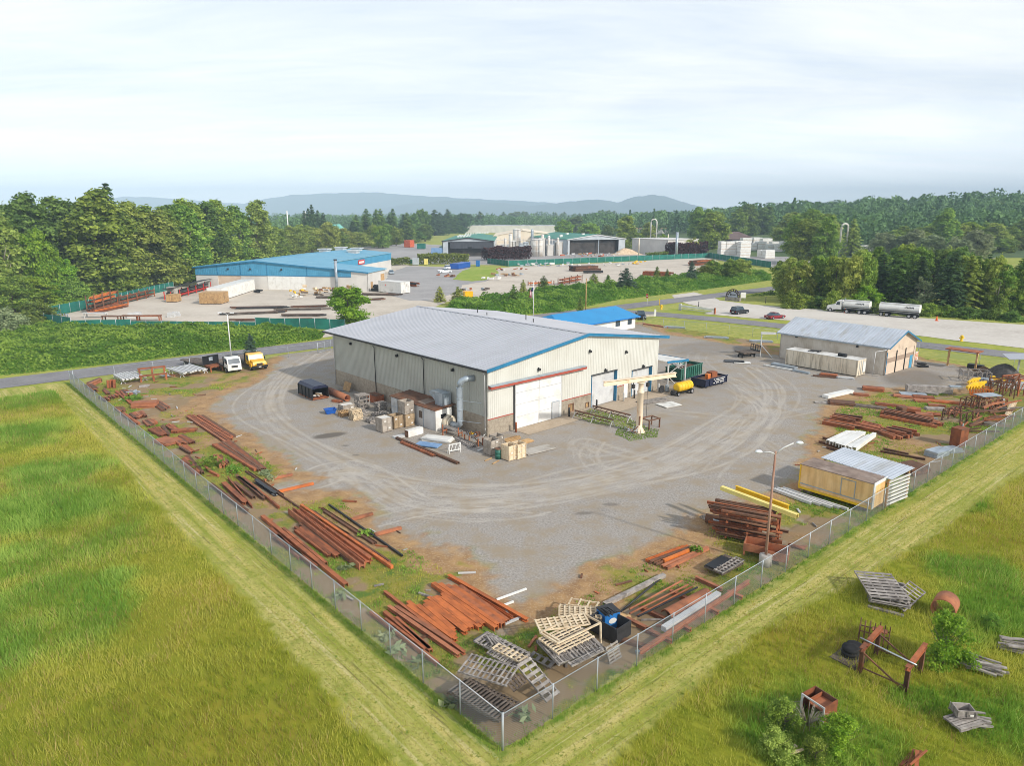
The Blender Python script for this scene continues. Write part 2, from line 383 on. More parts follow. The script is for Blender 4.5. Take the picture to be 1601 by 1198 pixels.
def leafmat(key,c,c2,trans=0.42,objvar=0.14):
 m,N,b=newmat(key)
 at=N.n('ShaderNodeAttribute',attribute_name='tone');oi=N.n('ShaderNodeObjectInfo')
 col=N.mix(at.outputs['Fac'],lin(c),lin(c2))
 hs=N.n('ShaderNodeHueSaturation');N.l(col,hs.inputs['Color'])
 N.l(N.math('ADD',N.math('MULTIPLY',oi.outputs['Random'],objvar*2),1-objvar),hs.inputs['Value'])
 r2=N.math('FRACT',N.math('MULTIPLY',oi.outputs['Random'],7.31))
 N.l(N.math('ADD',N.math('MULTIPLY',r2,0.035),0.483),hs.inputs['Hue'])
 b.inputs['Roughness'].default_value=0.6;b.inputs['Specular IOR Level'].default_value=0.25
 N.l(hs.outputs[0],b.inputs['Base Color'])
 tr=N.n('ShaderNodeBsdfTranslucent');N.l(hs.outputs[0],tr.inputs['Color'])
 mx=N.n('ShaderNodeMixShader');mx.inputs[0].default_value=trans
 N.l(b.outputs[0],mx.inputs[1]);N.l(tr.outputs[0],mx.inputs[2])
 out=[n for n in m.node_tree.nodes if n.type=='OUTPUT_MATERIAL'][0]
 N.l(mx.outputs[0],out.inputs['Surface']);M[key]=m
leafmat('leaf_mid',(98,130,46),(182,204,88));leafmat('leaf_olive',(122,142,56),(198,206,104));leafmat('leaf_dark',(80,110,48),(150,178,84))
leafmat('leaf_bright',(112,154,36),(176,204,66));leafmat('leaf_fir',(58,86,54),(106,136,80));leafmat('leaf_firblue',(66,92,74),(112,136,108))
leafmat('leaf_purple',(62,36,42),(98,60,62));leafmat('leaf_grey',(124,140,96),(176,186,140));leafmat('leaf_bramble',(92,132,38),(158,184,74))
leafmat('leaf_hedge',(96,116,40),(150,158,70));leafmat('leaf_far',(62,96,54),(110,142,80),0.2);leafmat('leaf_yellow',(200,170,40),(230,200,70))
leafmat('blade',(112,132,30),(176,172,62),0.4);leafmat('blade_lush',(84,138,36),(140,180,66),0.4)
FC=G(786,1174);FL=G(110.6,601);FR=G(1601,659)
FRE=FC+(FR-FC)*1.45
uL=(FL-FC).normalized();uR=(FR-FC).normalized();nL=Vector((uL.y,-uL.x,0));nR=Vector((uR.y,-uR.x,0))
if nL.x>0:nL=-nL
if nR.y>0:nR=-nR
def grow(step,k,far):
 o=[];x=0
 while x<far:step*=k;x+=step;o.append(x)
 return o
fx=np.arange(-74,70.01,0.165);fy=np.arange(23,128.01,0.165)
ex=np.array(grow(0.2,1.17,16000));xs=np.concatenate([(-74-ex)[::-1],fx,70+ex])
eb=np.array(grow(0.2,1.35,400));ys=np.concatenate([(23-eb)[::-1],fy,128+ex])
GX,GY=np.meshgrid(xs,ys);gx=GX.ravel();gy=GY.ravel()
def pw(l):return[tuple(G(*q)[:2])for q in l]
YARD=pw([(512,532),(446,556),(418,590),(395,603),(345,618),(330,640),(372,668),(412,690),(447,712),(478,733),(500,748),(430,764),(470,770),(555,768),(606,800),(578,826),(640,826),(682,850),(726,872),(800,935),(834,930),(872,900),(960,872),(1022,842),(1100,802),(1190,772),(1240,748),(1252,722),(1262,700),(1276,672),(1278,642),(1292,622),(1385,606),(1500,606),(1560,592),(1505,574),(1440,563),(1290,548),(1195,556),(1185,545),(1130,537),(1040,522),(1000,507),(880,492),(700,505)])
d0=sdist(gx,gy,YARD)
wob=(fbm(gx*0.35,gy*0.35,4)-0.5)*3.2+(fbm(gx*1.7,gy*1.7,3)-0.5)*1.6
gravel=1-sm(-0.9,0.9,d0+wob)
dirtn=fbm(gx*0.22+50,gy*0.22,4)
dirt=(1-sm(0.2,4.5,d0+wob*1.6))*(1-gravel*0.9)
dirt=np.clip(dirt+sm(0.6,0.76,dirtn)*0.7*(d0<25),0,1)
for(px,py,rr,a)in((780,915,3.2,1),(900,930,4.5,0.9),(690,880,2.5,0.9),(480,775,3.0,1),(560,795,2.4,0.9),(1050,870,5,0.8),(330,640,6,0.9),(390,605,5,0.8),(1290,690,4,0.9),(1330,640,5,0.8),(1400,700,6,0.7),(1140,800,2.5,0.8)):
 c=G(px,py);dirt=np.maximum(dirt,a*(1-sm(rr*0.4,rr*1.2,np.hypot(gx-c.x,gy-c.y)+wob*0.8))*(1-gravel*0.55))
moss=sm(0.34,0.5,fbm(gx*0.3+9,gy*0.3+31,4))
dl=(gx-FC.x)*nL.x+(gy-FC.y)*nL.y;al=(gx-FC.x)*uL.x+(gy-FC.y)*uL.y
dr=(gx-FC.x)*nR.x+(gy-FC.y)*nR.y;ar=(gx-FC.x)*uR.x+(gy-FC.y)*uR.y
out=np.maximum(dl,dr);left=dl>=dr
along=np.where(left,al,ar+300)
wl=2.5+1.6*(1-np.clip(al/90,0,1));wr=np.interp(ar,[0,5,17,34,58,120],[3.9,3.3,2.5,4.3,4.9,5.5])
wid=np.where(left,wl,wr)+(fbm(gx*0.5,gy*0.5,3)-0.5)*1.2+(fbm(gx*2.1,gy*2.1,2)-0.5)*0.5
road_d=(gx-FL.x)*(-math.sin(R(41)))+(gy-FL.y)*math.cos(R(41))
tall=sm(-0.25,0.3,out-wid)*(1-sm(-5.5,-4.0,road_d+np.clip(al-80,0,20)*0))*((gy<140)&(gx>-260)&(gx<160))
tall=np.where(left,tall,sm(-0.25,0.3,out-wid)*(gx<260))
mown=(out>0)*(1-tall)*1.0
lush=np.zeros_like(gx)
for(px,py,rr)in((60,800,7),(20,680,7),(90,740,5),(30,880,5),(140,860,4.5),(60,930,5),(175,905,2),(20,1000,4),(120,960,3.5),(20,620,9),(1560,960,4),(1530,900,3),(1420,1090,2),(1280,1150,4),(1560,1130,3),(1500,790,3)):
 c=G(px,py);lush=np.maximum(lush,1-sm(rr*0.5,rr*1.15,np.hypot(gx-c.x,gy-c.y)+wob*1.3))
lush*=tall
track=np.zeros_like(gx)
inner=np.where(d0<4)[0];ix=gx[inner];iy=gy[inner];tv=np.zeros(len(inner))
TR=[([(500,556),(455,580),(424,606),(410,632),(424,658),(460,684),(520,714),(600,745),(680,762),(760,768),(850,762),(940,745),(1020,718),(1080,690),(1130,660),(1160,640),(1172,618),(1155,598),(1115,580)],9,3.0,0.75),([(505,550),(462,576),(436,602),(428,632),(445,660)],4,1.4,0.95),([(600,804),(680,792),(780,782),(880,774),(960,762),(1060,735),(1130,690),(1170,655)],7,2.2,0.7),([(500,747),(540,738),(600,770),(660,790),(760,796),(850,788)],6,2.0,0.85),([(425,768),(480,752),(535,738),(600,748)],4,1.6,0.8),([(545,725),(530,745),(560,775),(640,792)],4,1.6,0.7),([(592,820),(660,806),(740,797),(830,797)],3,1.6,0.8),([(985,702),(930,712),(905,700),(915,690),(960,705),(1040,722),(1110,705)],4,1.4,0.6),([(930,690),(915,712),(935,735),(985,742),(1060,735)],3,1.2,0.6),([(1160,572),(1195,600),(1205,628),(1190,660),(1150,695),(1080,735)],7,3.0,0.7),([(1120,590),(1160,612),(1190,640),(1175,668),(1110,700)],6,2.4,0.8),([(1270,640),(1180,655),(1100,650),(1030,642)],5,1.6,0.55),([(1130,560),(1100,552),(1095,565),(1120,585)],3,1.2,0.4),([(1165,660),(1120,690),(1040,725),(940,752),(820,775),(700,775)],8,3.0,0.65),([(1190,690),(1205,700),(1235,720),(1190,705)],3,1.0,0.5)]
for pts,n,spread,a in TR:
 base=spline(pw(pts),10)
 for k in range(max(2,int(n*0.75))):
  off=rnd(-spread,spread);i0=random.randint(0,len(base)//3)if k else 0;i1=len(base)-random.randint(0,len(base)//4)
  for half in(-0.85,0.85):
   ln=[]
   for i in range(i0,i1):
    p=Vector(base[i]);q=Vector(base[min(i+1,len(base)-1)]);q0=Vector(base[max(i-1,0)])
    t=(q-q0).normalized();nn=Vector((-t.y,t.x))
    o_=off*(0.7+0.5*math.sin(i*0.13+k))+half;ln.append((p.x+nn.x*o_,p.y+nn.y*o_))
   if len(ln)<3:continue
   L_=np.array(ln);sel=np.where((ix>L_[:,0].min()-1)&(ix<L_[:,0].max()+1)&(iy>L_[:,1].min()-1)&(iy<L_[:,1].max()+1))[0]
   w_=rnd(0.07,0.17);best=np.full(len(sel),9.0);sx=ix[sel];sy=iy[sel]
   for(p0,p1)in zip(ln[:-1],ln[1:]):
    m_=(np.abs(sx-p0[0])<1.6)&(np.abs(sy-p0[1])<1.6)if abs(p1[0]-p0[0])+abs(p1[1]-p0[1])<1.4 else np.ones(len(sel),bool)
    if m_.any():best[m_]=np.minimum(best[m_],pdist(sx[m_],sy[m_],[p0,p1]))
   tv[sel]=np.maximum(tv[sel],a*rnd(0.45,1.0)*(1-sm(w_*0.6,w_*1.7,best)))
track[inner]=tv*(0.15+1.1*fbm(ix*0.8,iy*0.8,3))
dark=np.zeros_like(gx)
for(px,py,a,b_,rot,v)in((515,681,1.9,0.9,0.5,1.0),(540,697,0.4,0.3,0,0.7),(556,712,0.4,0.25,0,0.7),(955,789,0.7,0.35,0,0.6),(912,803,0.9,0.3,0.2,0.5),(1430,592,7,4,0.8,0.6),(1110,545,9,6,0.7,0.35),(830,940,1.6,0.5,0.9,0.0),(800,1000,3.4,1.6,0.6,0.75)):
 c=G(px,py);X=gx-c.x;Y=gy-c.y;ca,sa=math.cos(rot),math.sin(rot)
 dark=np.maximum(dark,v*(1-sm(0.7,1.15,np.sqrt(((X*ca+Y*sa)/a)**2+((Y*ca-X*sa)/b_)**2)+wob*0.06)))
z=np.where((d0>1)&(gy<160),0.10*(fbm(gx*0.4,gy*0.4,3)-0.5),0.0)*tall*1.6
z+=0.05*(fbm(gx*1.1,gy*1.1,2)-0.5)*(1-gravel)*(np.abs(gx)<200)*(gy<140)
nx,ny=len(xs),len(ys);ii=np.arange(nx*ny).reshape(ny,nx)
fc=np.stack([ii[:-1,:-1].ravel(),ii[:-1,1:].ravel(),ii[1:,1:].ravel(),ii[1:,:-1].ravel()],1)
m,N,b=newmat('ground');M['ground']=m
def at(nm):
 return N.n('ShaderNodeAttribute',attribute_name=nm)
a1=at('m1');a2=at('m2');a3=at('m3')
def xyz(a_):
 s_=N.n('ShaderNodeSeparateXYZ');N.l(a_.outputs['Vector'],s_.inputs[0]);return s_.outputs
gr_,di_,mo_=xyz(a1);tr_,mw_,tl_=xyz(a2);lu_,dk_,ou_=xyz(a3)
fd=at('fd');tcn=N.n('ShaderNodeTexCoord');P=tcn.outputs['Object']
nb=N.noise(P,0.12,5.0);nm_=N.noise(P,0.9,6.0,0.6);nf=N.noise(P,6.0,5.0,0.65);nff=N.noise(P,22.0,3.0,0.7)
verge=N.mix(N.ramp(nm_,0.35,0.68),lin((138,150,62)),lin((184,178,98)))
verge=N.mix(N.ramp(nb,0.5,0.62),verge,lin((150,158,84)))
gcol=N.mix(N.ramp(nf,0.34,0.66),lin((137,130,123)),lin((177,170,161)))
gcol=N.mix(N.ramp(nff,0.58,0.72),gcol,lin((198,192,184)))
gcol=N.mix(N.ramp(N.noise(P,0.35,7.0,0.68),0.45,0.64),gcol,lin((158,144,124)))
gcol=N.mix(N.ramp(N.noise(P,14.0,4.0,0.75),0.58,0.72),gcol,lin((122,115,107)))
gcol=N.mix(N.math('MULTIPLY',tr_,0.68),gcol,lin((206,197,184)))
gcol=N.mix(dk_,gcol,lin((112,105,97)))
dcol=N.mix(N.ramp(nm_,0.36,0.66),lin((182,146,102)),lin((148,116,84)))
dcol=N.mix(N.ramp(nf,0.52,0.75),dcol,lin((196,172,138)))
mcol=N.mix(N.ramp(nm_,0.35,0.65),lin((150,140,62)),lin((116,126,58)))
mcol=N.mix(N.ramp(nf,0.5,0.72),mcol,lin((170,150,88)))
mcol=N.mix(N.ramp(N.noise(P,0.45,4.0),0.56,0.66),mcol,lin((96,120,50)))
bare=N.mix(N.ramp(N.noise(P,0.6,6.0,0.65),0.55,0.7),lin((150,128,98)),lin((166,156,140)))
inner_=N.mix(N.ramp(N.math('ADD',mo_,N.math('MULTIPLY',N.math('SUBTRACT',nm_,0.5),1.2)),0.25,0.75),bare,mcol)
inner_=N.mix(N.ramp(N.math('ADD',di_,N.math('MULTIPLY',N.math('SUBTRACT',nm_,0.5),0.9)),0.3,0.75),inner_,dcol)
fv=fd.outputs['Vector'];sf=N.n('ShaderNodeSeparateXYZ');N.l(fv,sf.inputs[0])
st1=N.noise(N.map(fv,(1.3,0.05,1)),1.0,4.0,0.6,0.3);st2=N.noise(N.map(fv,(3.4,0.10,1),(0,0,0),(7,3,0)),1.0,5.0,0.65,0.5)
mwc=N.mix(N.ramp(st1,0.38,0.62),lin((148,156,62)),lin((198,184,112)))
mwc=N.mix(N.ramp(st2,0.55,0.70),mwc,lin((206,194,142)))
mwc=N.mix(N.ramp(nf,0.5,0.68),mwc,lin((150,138,76)));mwc=N.mix(N.ramp(N.noise(P,3.0,4.0,0.7),0.56,0.68),mwc,lin((112,130,44)));mwc=N.mix(N.math('MULTIPLY',N.ramp(nm_,0.5,0.68),0.6),mwc,lin((126,140,50)))
rut=N.ramp(N.noise(N.map(fv,(4.5,0.16,1),(0,0,0),(3,9,0)),1.0,6.0,0.7,0.6),0.58,0.66)
mwc=N.mix(N.math('MULTIPLY',rut,0.8),mwc,lin((112,104,62)))
edge=N.math('MULTIPLY',N.ramp(ou_,0.75,0.25),N.ramp(nm_,0.25,0.6))
mwc=N.mix(edge,mwc,lin((98,128,36)))
tcol=N.mix(N.ramp(nm_,0.35,0.66),lin((122,132,32)),lin((152,152,48)))
tcol=N.mix(N.ramp(N.noise(P,0.09,4.0),0.5,0.7),tcol,lin((148,138,44)))
tcol=N.mix(N.math('MULTIPLY',lu_,0.6),tcol,lin((116,146,50)))
farm=N.math('GREATER_THAN',sf.outputs[2],0.5)
base=N.mix(farm,verge,inner_)
base=N.mix(mw_,base,mwc);base=N.mix(tl_,base,tcol);base=N.mix(gr_,base,gcol)
N.l(base,b.inputs['Base Color']);b.inputs['Roughness'].default_value=0.95;b.inputs['Specular IOR Level'].default_value=0.15
hb=N.math('ADD',N.math('MULTIPLY',nf,0.6),N.math('MULTIPLY',nff,0.4))
bd=N.n('ShaderNodeBump');bd.inputs['Strength'].default_value=0.8;bd.inputs['Distance'].default_value=0.07
N.l(N.math('MULTIPLY',hb,N.math('SUBTRACT',1.0,N.math('MULTIPLY',gr_,0.75))),bd.inputs['Height']);N.l(bd.outputs[0],b.inputs['Normal'])
INPOLY=[tuple(FL[:2]),tuple(FC[:2]),tuple(FRE[:2])]+pw([(1640,600),(1601,592),(1520,575),(1430,556),(1290,540),(1200,536),(1100,520),(1010,506),(880,488),(520,533),(440,556),(300,580),(180,600)])
ins=(sdist(gx,gy,INPOLY)+wob*0.25<0).astype(float)
me=npmesh('ground',np.stack([gx,gy,z],1),fc,'ground',{'m1':('POINT',np.stack([gravel,dirt,moss],1)),'m2':('POINT',np.stack([track,mown,tall],1)),'m3':('POINT',np.stack([lush,dark,np.clip(out,0,20)],1)),'fd':('POINT',np.stack([out,along,ins],1))},smooth=True)
tag(link('ground',me),kind='structure')
def sheetmat(key,c1,c2,c3,s=0.5,rough=0.9,streak=None):
 m,N,b=newmat(key);t=N.n('ShaderNodeTexCoord');P=t.outputs['Object']
 col=N.mix(N.ramp(N.noise(P,s,6.0,0.6),0.4,0.66),lin(c1),lin(c2))
 col=N.mix(N.ramp(N.noise(P,s*9,4.0,0.6),0.5,0.75),col,lin(c3))
 col=N.mix(N.math('MULTIPLY',N.ramp(N.noise(P,s*0.15,5.0,0.6,0.6),0.48,0.62),0.5),col,lin(c3))
 N.l(col,b.inputs['Base Color']);b.inputs['Roughness'].default_value=rough;b.inputs['Specular IOR Level'].default_value=0.2
 N.l(N.bump(N.noise(P,8.0,3.0),0.4,0.02),b.inputs['Normal']);M[key]=m
sheetmat('asphalt',(136,133,134),(122,119,120),(150,147,147),0.3)
sheetmat('asphalt_pale',(164,160,158),(150,146,144),(178,174,170),0.15)
sheetmat('lot_pale',(206,198,187),(190,181,170),(216,210,200),0.12)
sheetmat('lot_sand',(204,192,176),(186,174,158),(214,204,190),0.1)
sheetmat('grass_short',(124,150,44),(150,166,62),(170,172,84),0.4)
sheetmat('grass_verge',(150,158,60),(176,172,84),(128,146,50),0.5)
sheetmat('paint',(226,224,216),(206,204,196),(190,186,178),1.0)
def sheet(name,pts,mat,z,wobble=0.0,step=3.0):
 P=[Vector((p[0],p[1],0))for p in pts];o=[]
 for i in range(len(P)):
  a,c=P[i],P[(i+1)%len(P)];n=max(1,int((c-a).length/step))if wobble else 1
  d=(c-a);nn=Vector((-d.y,d.x,0)).normalized()if d.length>0 else Vector()
  for k in range(n):o.append(a+d*(k/n)+nn*(rnd(-wobble,wobble)if k else 0))
 from mathutils.geometry import tessellate_polygon
 tri=tessellate_polygon([o]);mb=MB();mb.add([(p.x,p.y,z)for p in o],[tuple(t)for t in tri])
 ob=mb.build(name,mat);return tag(ob,kind='structure')
RA=Vector(G(0,601));RB=Vector(G(1205,452));rdir=(RB-RA).normalized();rn=Vector((-rdir.y,rdir.x,0))
sheet('blue_building_lot',pw([(45,510),(140,480),(262,452),(400,425),(600,402),(640,415),(770,421),(800,417),(950,411),(1100,402),(1124,408),(1085,427),(1020,437),(960,446),(850,452),(770,464),(735,470),(700,472),(650,492),(560,520),(505,528),(515,513),(400,513),(210,507),(85,512)]),'lot_sand',0.02,0.5)
sheet('asphalt_lot',pw([(598,445),(610,425),(640,416),(720,419),(765,421),(776,430),(760,440),(722,446),(715,458),(668,470),(640,470),(610,462)]),'asphalt_pale',0.03,0.4)
sheet('factory_yard',pw([(560,386),(640,380),(700,384),(1000,380),(1060,402),(960,409),(800,415),(640,412),(590,400)]),'asphalt_pale',0.022,0.5)
sheet('lumber_yard',pw([(1080,398),(1130,385),(1300,380),(1320,395),(1230,420),(1150,412)]),'asphalt_pale',0.021,0.5)
sheet('grass_island',pw([(708,437),(722,424),(745,417),(772,418),(780,426),(772,433),(760,438),(738,440)]),'grass_short',0.045,0.3)
cl_=[RA-rdir*160,RA,RB,RB+rdir*120]
def strip(name,line,w0,w1,mat,z):
 L_=[];Rr=[]
 for i,p in enumerate(line):
  a=line[max(i-1,0)];c=line[min(i+1,len(line)-1)];d=(c-a).normalized();n_=Vector((-d.y,d.x,0))
  L_.append(p+n_*w0);Rr.append(p-n_*w1)
 return sheet(name,L_+Rr[::-1],mat,z)
strip('road_verge',cl_,6.2,4.6,'grass_verge',0.012)
strip('road',cl_,3.9,3.3,'asphalt',0.06)
side_c=[G(962,487),G(1022,491),G(1120,499.5),G(1225,510.5),G(1430,538.5),G(1601,557.5)]
side_c.append(side_c[-1]+(side_c[-1]-side_c[-2])*1.5)
strip('side_road',side_c,3.4,3.4,'asphalt',0.056)
strip('side_verge',side_c[1:],12.0,5.0,'grass_verge',0.010)
sheet('trucking_lot',pw([(1050,462),(1085,457),(1112,464),(1125,470),(1165,475),(1240,482),(1290,484.5),(1440,497.5),(1601,508),(1800,522),(1800,572),(1601,545),(1480,531),(1260,502.5),(1190,499),(1100,491),(1118,485),(1085,478),(1060,471)]),'lot_pale',0.05,0.25)
sheet('far_road',pw([(1530,400),(1601,393),(1900,366),(1900,371),(1601,399),(1535,406)]),'asphalt_pale',0.03)
sheet('far_field',pw([(1535,405),(1601,399),(1900,372),(1900,395),(1601,412),(1540,415)]),'grass_verge',0.028)
WA=R(42.8);WO=(-2.6,70.7,0)
def B(x,y,z=0.0):return Vector((WO[0]+x*math.cos(WA)-y*math.sin(WA),WO[1]+x*math.sin(WA)+y*math.cos(WA),z))
sheetmat('concrete_tan',(182,164,142),(166,148,126),(194,180,160),0.5)
for x0,x1,d_ in((3.6,15.5,2.6),(16.2,24.0,3.4),(24.05,36.5,3.0)):sheet('concrete_apron',[B(x0,-0.1),B(x1,-0.1),B(x1,-d_),B(x0,-d_)],'concrete_tan',0.03,0.12)
def leaf_quads(P,Nn,size,rng,asp=1.5):
 """rhombic leaves (or leaf sprays) at P facing roughly Nn"""
 n=len(P);a=rng.normal(size=(n,3));t=np.cross(Nn,a);t/=np.linalg.norm(t,axis=1)[:,None]+1e-9
 bt=np.cross(Nn,t);s=(size*rng.uniform(0.6,1.35,n))[:,None]if np.isscalar(size)else(size*rng.uniform(0.6,1.35,n))[:,None]
 v=np.stack([P-t*s*asp*0.5,P+bt*s*0.5,P+t*s*asp*0.5,P-bt*s*0.5],1).reshape(-1,3)
 return v,np.arange(4*n).reshape(n,4)
def unit(rng,n):
 a=rng.normal(size=(n,3));return a/np.linalg.norm(a,axis=1)[:,None]
def prof_r(kind,t):
 if kind=='tall':return np.interp(t,[0,0.1,0.3,0.55,0.8,1],[0.45,0.8,1.0,0.92,0.6,0.12])
 if kind=='shrub':return np.sqrt(np.clip(1-t*t*0.95,0,1))
 return np.interp(t,[0,0.15,0.45,0.7,0.9,1],[0.5,0.85,1.0,0.88,0.5,0.15])
def crown_mesh(name,kind,H,Rad,lobes,clumps,leaves,leaf,seed,base=0.1,flat=0.8):
 rng=np.random.default_rng(seed);z0=base*H;P=[];Nn=[];T=[]
 for _ in range(lobes):
  t=rng.uniform(0.02,0.97)**(0.9 if kind!='shrub' else 1.2);r=float(prof_r(kind,np.array(t)))*Rad
  a=rng.uniform(0,2*PI);rr=r*rng.uniform(0.25,0.85);lr=Rad*rng.uniform(0.24,0.42)*(1-0.45*t)
  c=np.array([rr*math.cos(a),rr*math.sin(a),z0+t*(H-z0)*0.95]);lt=rng.uniform(-0.18,0.18)
  d=unit(rng,clumps);d[:,2]=d[:,2]+0.25;d/=np.linalg.norm(d,axis=1)[:,None]
  cc=c+d*lr*np.array([1,1,1.05])*rng.uniform(0.45,1.05,clumps)[:,None]
  for k in range(clumps):
   q=rng.normal(size=(leaves,3))*lr*0.3*np.array([1,1,flat]);P.append(cc[k]+q)
   nn=d[k]*0.9+np.array([0,0,0.5])+rng.normal(size=(leaves,3))*0.6;Nn.append(nn/np.linalg.norm(nn,axis=1)[:,None])
   T.append(np.clip(0.45+lt+rng.normal()*0.24+rng.normal(size=leaves)*0.24,0,1))
 P=np.concatenate(P);P[:,2]=np.maximum(P[:,2],0.03*H if kind!='shrub' else 0.02)
 v,f=leaf_quads(P,np.concatenate(Nn),leaf,rng)
 return npmesh(name,v,f,'leaf_mid',{'tone':('FACE',np.concatenate(T))})
def fir_mesh(name,H,Rad,seed,leaf=0.4,levels=26,per=9):
 rng=np.random.default_rng(seed);P=[];Nn=[];T=[];S=[]
 for i in range(levels):
  t=0.05+0.94*i/(levels-1);L=Rad*(1-t)**0.75*(0.9 if t<0.12 else 1.0)+0.12*Rad*(t<0.97);a0=rng.uniform(0,6.28)
  for k in range(per if t<0.8 else 6):
   a=a0+2*PI*k/per+rng.normal()*0.25;l=L*rng.uniform(0.6,1.12);u=np.linspace(0.12,1,max(4,int(l/leaf*1.7)))
   tone=np.clip(0.4+rng.normal()*0.2,0,1)
   for s_ in u:
    c=np.array([math.cos(a)*l*s_,math.sin(a)*l*s_,t*H+l*(0.10*s_-0.34*s_*s_)])
    m_=3;q=c+rng.normal(size=(m_,3))*leaf*np.array([0.42,0.42,0.2]);P.append(q)
    nn=np.array([math.cos(a)*0.35,math.sin(a)*0.35,0.9])+rng.normal(size=(m_,3))*0.4;Nn.append(nn/np.linalg.norm(nn,axis=1)[:,None])
    T.append(np.clip(tone+0.25*(s_-0.5)+rng.normal(size=m_)*0.14,0,1))
 v,f=leaf_quads(np.concatenate(P),np.concatenate(Nn),leaf,rng,1.9)
 return npmesh(name,v,f,'leaf_fir',{'tone':('FACE',np.concatenate(T))})
def trunk_mesh(name,H,r,seed,limbs=7,spread=0.22,top=0.9):
 rng=random.Random(seed);mb=MB();pts=[];x=y=0
 for i in range(7):
  t=i/6*top;pts.append((x,y,t*H));x+=rng.uniform(-1,1)*H*0.012;y+=rng.uniform(-1,1)*H*0.012
 mb.tube(pts,[r*(1.25 if i==0 else 1-0.85*i/6)for i in range(7)],7)
 for _ in range(limbs):
  t=rng.uniform(0.15,0.5);a=rng.uniform(0,6.28);l=0.7*H*spread*rng.uniform(0.6,1.1);p=Vector((0,0,t*H))
  q=p+Vector((math.cos(a)*l*0.5,math.sin(a)*l*0.5,l*0.5));e=p+Vector((math.cos(a)*l,math.sin(a)*l,l*1.3))
  mb.tube([p,q,e],[r*0.42,r*0.26,r*0.07],5)
 return mb.mesh(name,'bark')
PROTO={}
def proto(key,H,meshes,trunks):PROTO[key]=(H,meshes,trunks)
proto('round',14,[crown_mesh('crown','round',14,5.2,44,13,26,0.36,s)for s in(1,2,3)],[trunk_mesh('trunk',14,0.32,s)for s in(1,2,3)])
proto('tall',26,[crown_mesh('crown','tall',26,6.0,74,13,24,0.48,s,0.05)for s in(11,12,13,14)],[trunk_mesh('trunk',26,0.45,s,12)for s in(4,5,6,7)])
proto('fir',18,[fir_mesh('crown',18,4.0,s)for s in(21,22,23)],[trunk_mesh('trunk',18,0.25,s,0,top=0.97)for s in(8,9,10)])
proto('smallfir',6,[fir_mesh('crown',6,2.0,s,0.22,16,8)for s in(24,25)],[trunk_mesh('trunk',6,0.1,s,0,top=0.95)for s in(11,12)])
proto('shrub',4,[crown_mesh('crown','shrub',4,2.8,34,13,22,0.2,s,0.0)for s in(31,32,33)],[trunk_mesh('trunk',4,0.1,s,8,0.5,0.7)for s in(13,14,15)])
proto('nearshrub',2.5,[crown_mesh('crown','shrub',2.5,1.5,26,14,22,0.085,s,0.0)for s in(41,42)],[trunk_mesh('trunk',2.5,0.04,s,14,0.6,0.7)for s in(16,17)])
proto('airy',8,[crown_mesh('crown','round',8,3.6,20,9,20,0.24,s,0.15)for s in(51,52)],[trunk_mesh('trunk',8,0.14,s,16,0.4)for s in(18,19)])
_cnt=[0]
def tree(key,loc,h,w,tone,label,group=None,name='tree',trunk='bark',cat=None):
 """h height in metres, w crown width relative to the kind's own proportion"""
 H,cm,tm=PROTO[key];_cnt[0]+=1;i=random.randrange(len(cm))
 t=thing(name,label,cat or('shrub' if 'shrub' in name or 'bush' in name else 'tree'),loc,rnd(0,6.28),group);s=h/H;t.scale=(s*w,s*w,s)
 c=link('crown',cm[i],t)
 c.material_slots[0].link='OBJECT';c.material_slots[0].material=M['leaf_'+tone]
 k=link('trunk',tm[i],t)
 if trunk!='bark':k.material_slots[0].link='OBJECT';k.material_slots[0].material=M[trunk]
 return t
def treepx(key,x,yb,yt,wpx,tone,label,group=None,name='tree',z=0.0,**kw):
 """tree whose base stands where the photograph shows pixel x, yb, with its top at yt and its crown wpx wide"""
 p=G(x,yb,z);lo,hi=0,70
 d=math.hypot(p.x,p.y)
 a=math.atan((yt-CY)/F)+PITCH;h=CH-z-(p.y/math.cos(math.atan2(p.x,p.y))*math.tan(a))if False else None
 for _ in range(40):
  m_=(lo+hi)/2;Zc=z+m_-CH;dep=p.y*math.cos(PITCH)-Zc*math.sin(PITCH);up=p.y*math.sin(PITCH)+Zc*math.cos(PITCH)
  if CY-F*up/dep>yt:lo=m_
  else:hi=m_
 h=lo;H,cm,tm=PROTO[key];rad={'round':5.6,'tall':6.4,'fir':4.0,'smallfir':2.0,'shrub':3.2,'nearshrub':1.6,'airy':3.6}[key]
 w=(wpx*p.y/F)/(2*rad*h/H)
 return tree(key,(p.x,p.y,z),h,max(0.45,min(2.6,w)),tone,label,group,name,**kw)
def row(line,n,keys,tones,label,group,wpx=(40,60),jx=6,jy=4,name='tree',z=0.0,jt=6,**kw):
 """n trees along a chain of (x, base y, top y)"""
 for i in range(n):
  u=(i+0.5)/n*(len(line)-1);k=min(int(u),len(line)-2);f_=u-k;a,c=line[k],line[k+1]
  x,yb,yt=[a[q]*(1-f_)+c[q]*f_ for q in range(3)]
  treepx(random.choice(keys),x+rnd(-jx,jx),yb+rnd(-jy,jy)*0.5,yt+rnd(-jt,jt),rnd(*wpx),random.choice(tones),label,group,name,z,**kw)
LW='trees of the wood at the left edge'
treepx('fir',186,452,287,62,'fir','very dark spiky conifer rising behind the tallest broad cottonwood on the left',name='conifer_tree')
treepx('tall',166,462,290,120,'mid','tallest broad green cottonwood of the left wood')
treepx('tall',112,458,298,105,'dark','dark green tree left of the tallest broad cottonwood')
treepx('tall',58,466,296,100,'dark','dark dense tree near the left edge of the wood')
treepx('tall',12,478,318,90,'olive','olive tree cut by the left edge of the picture',trunk='bark_pale')
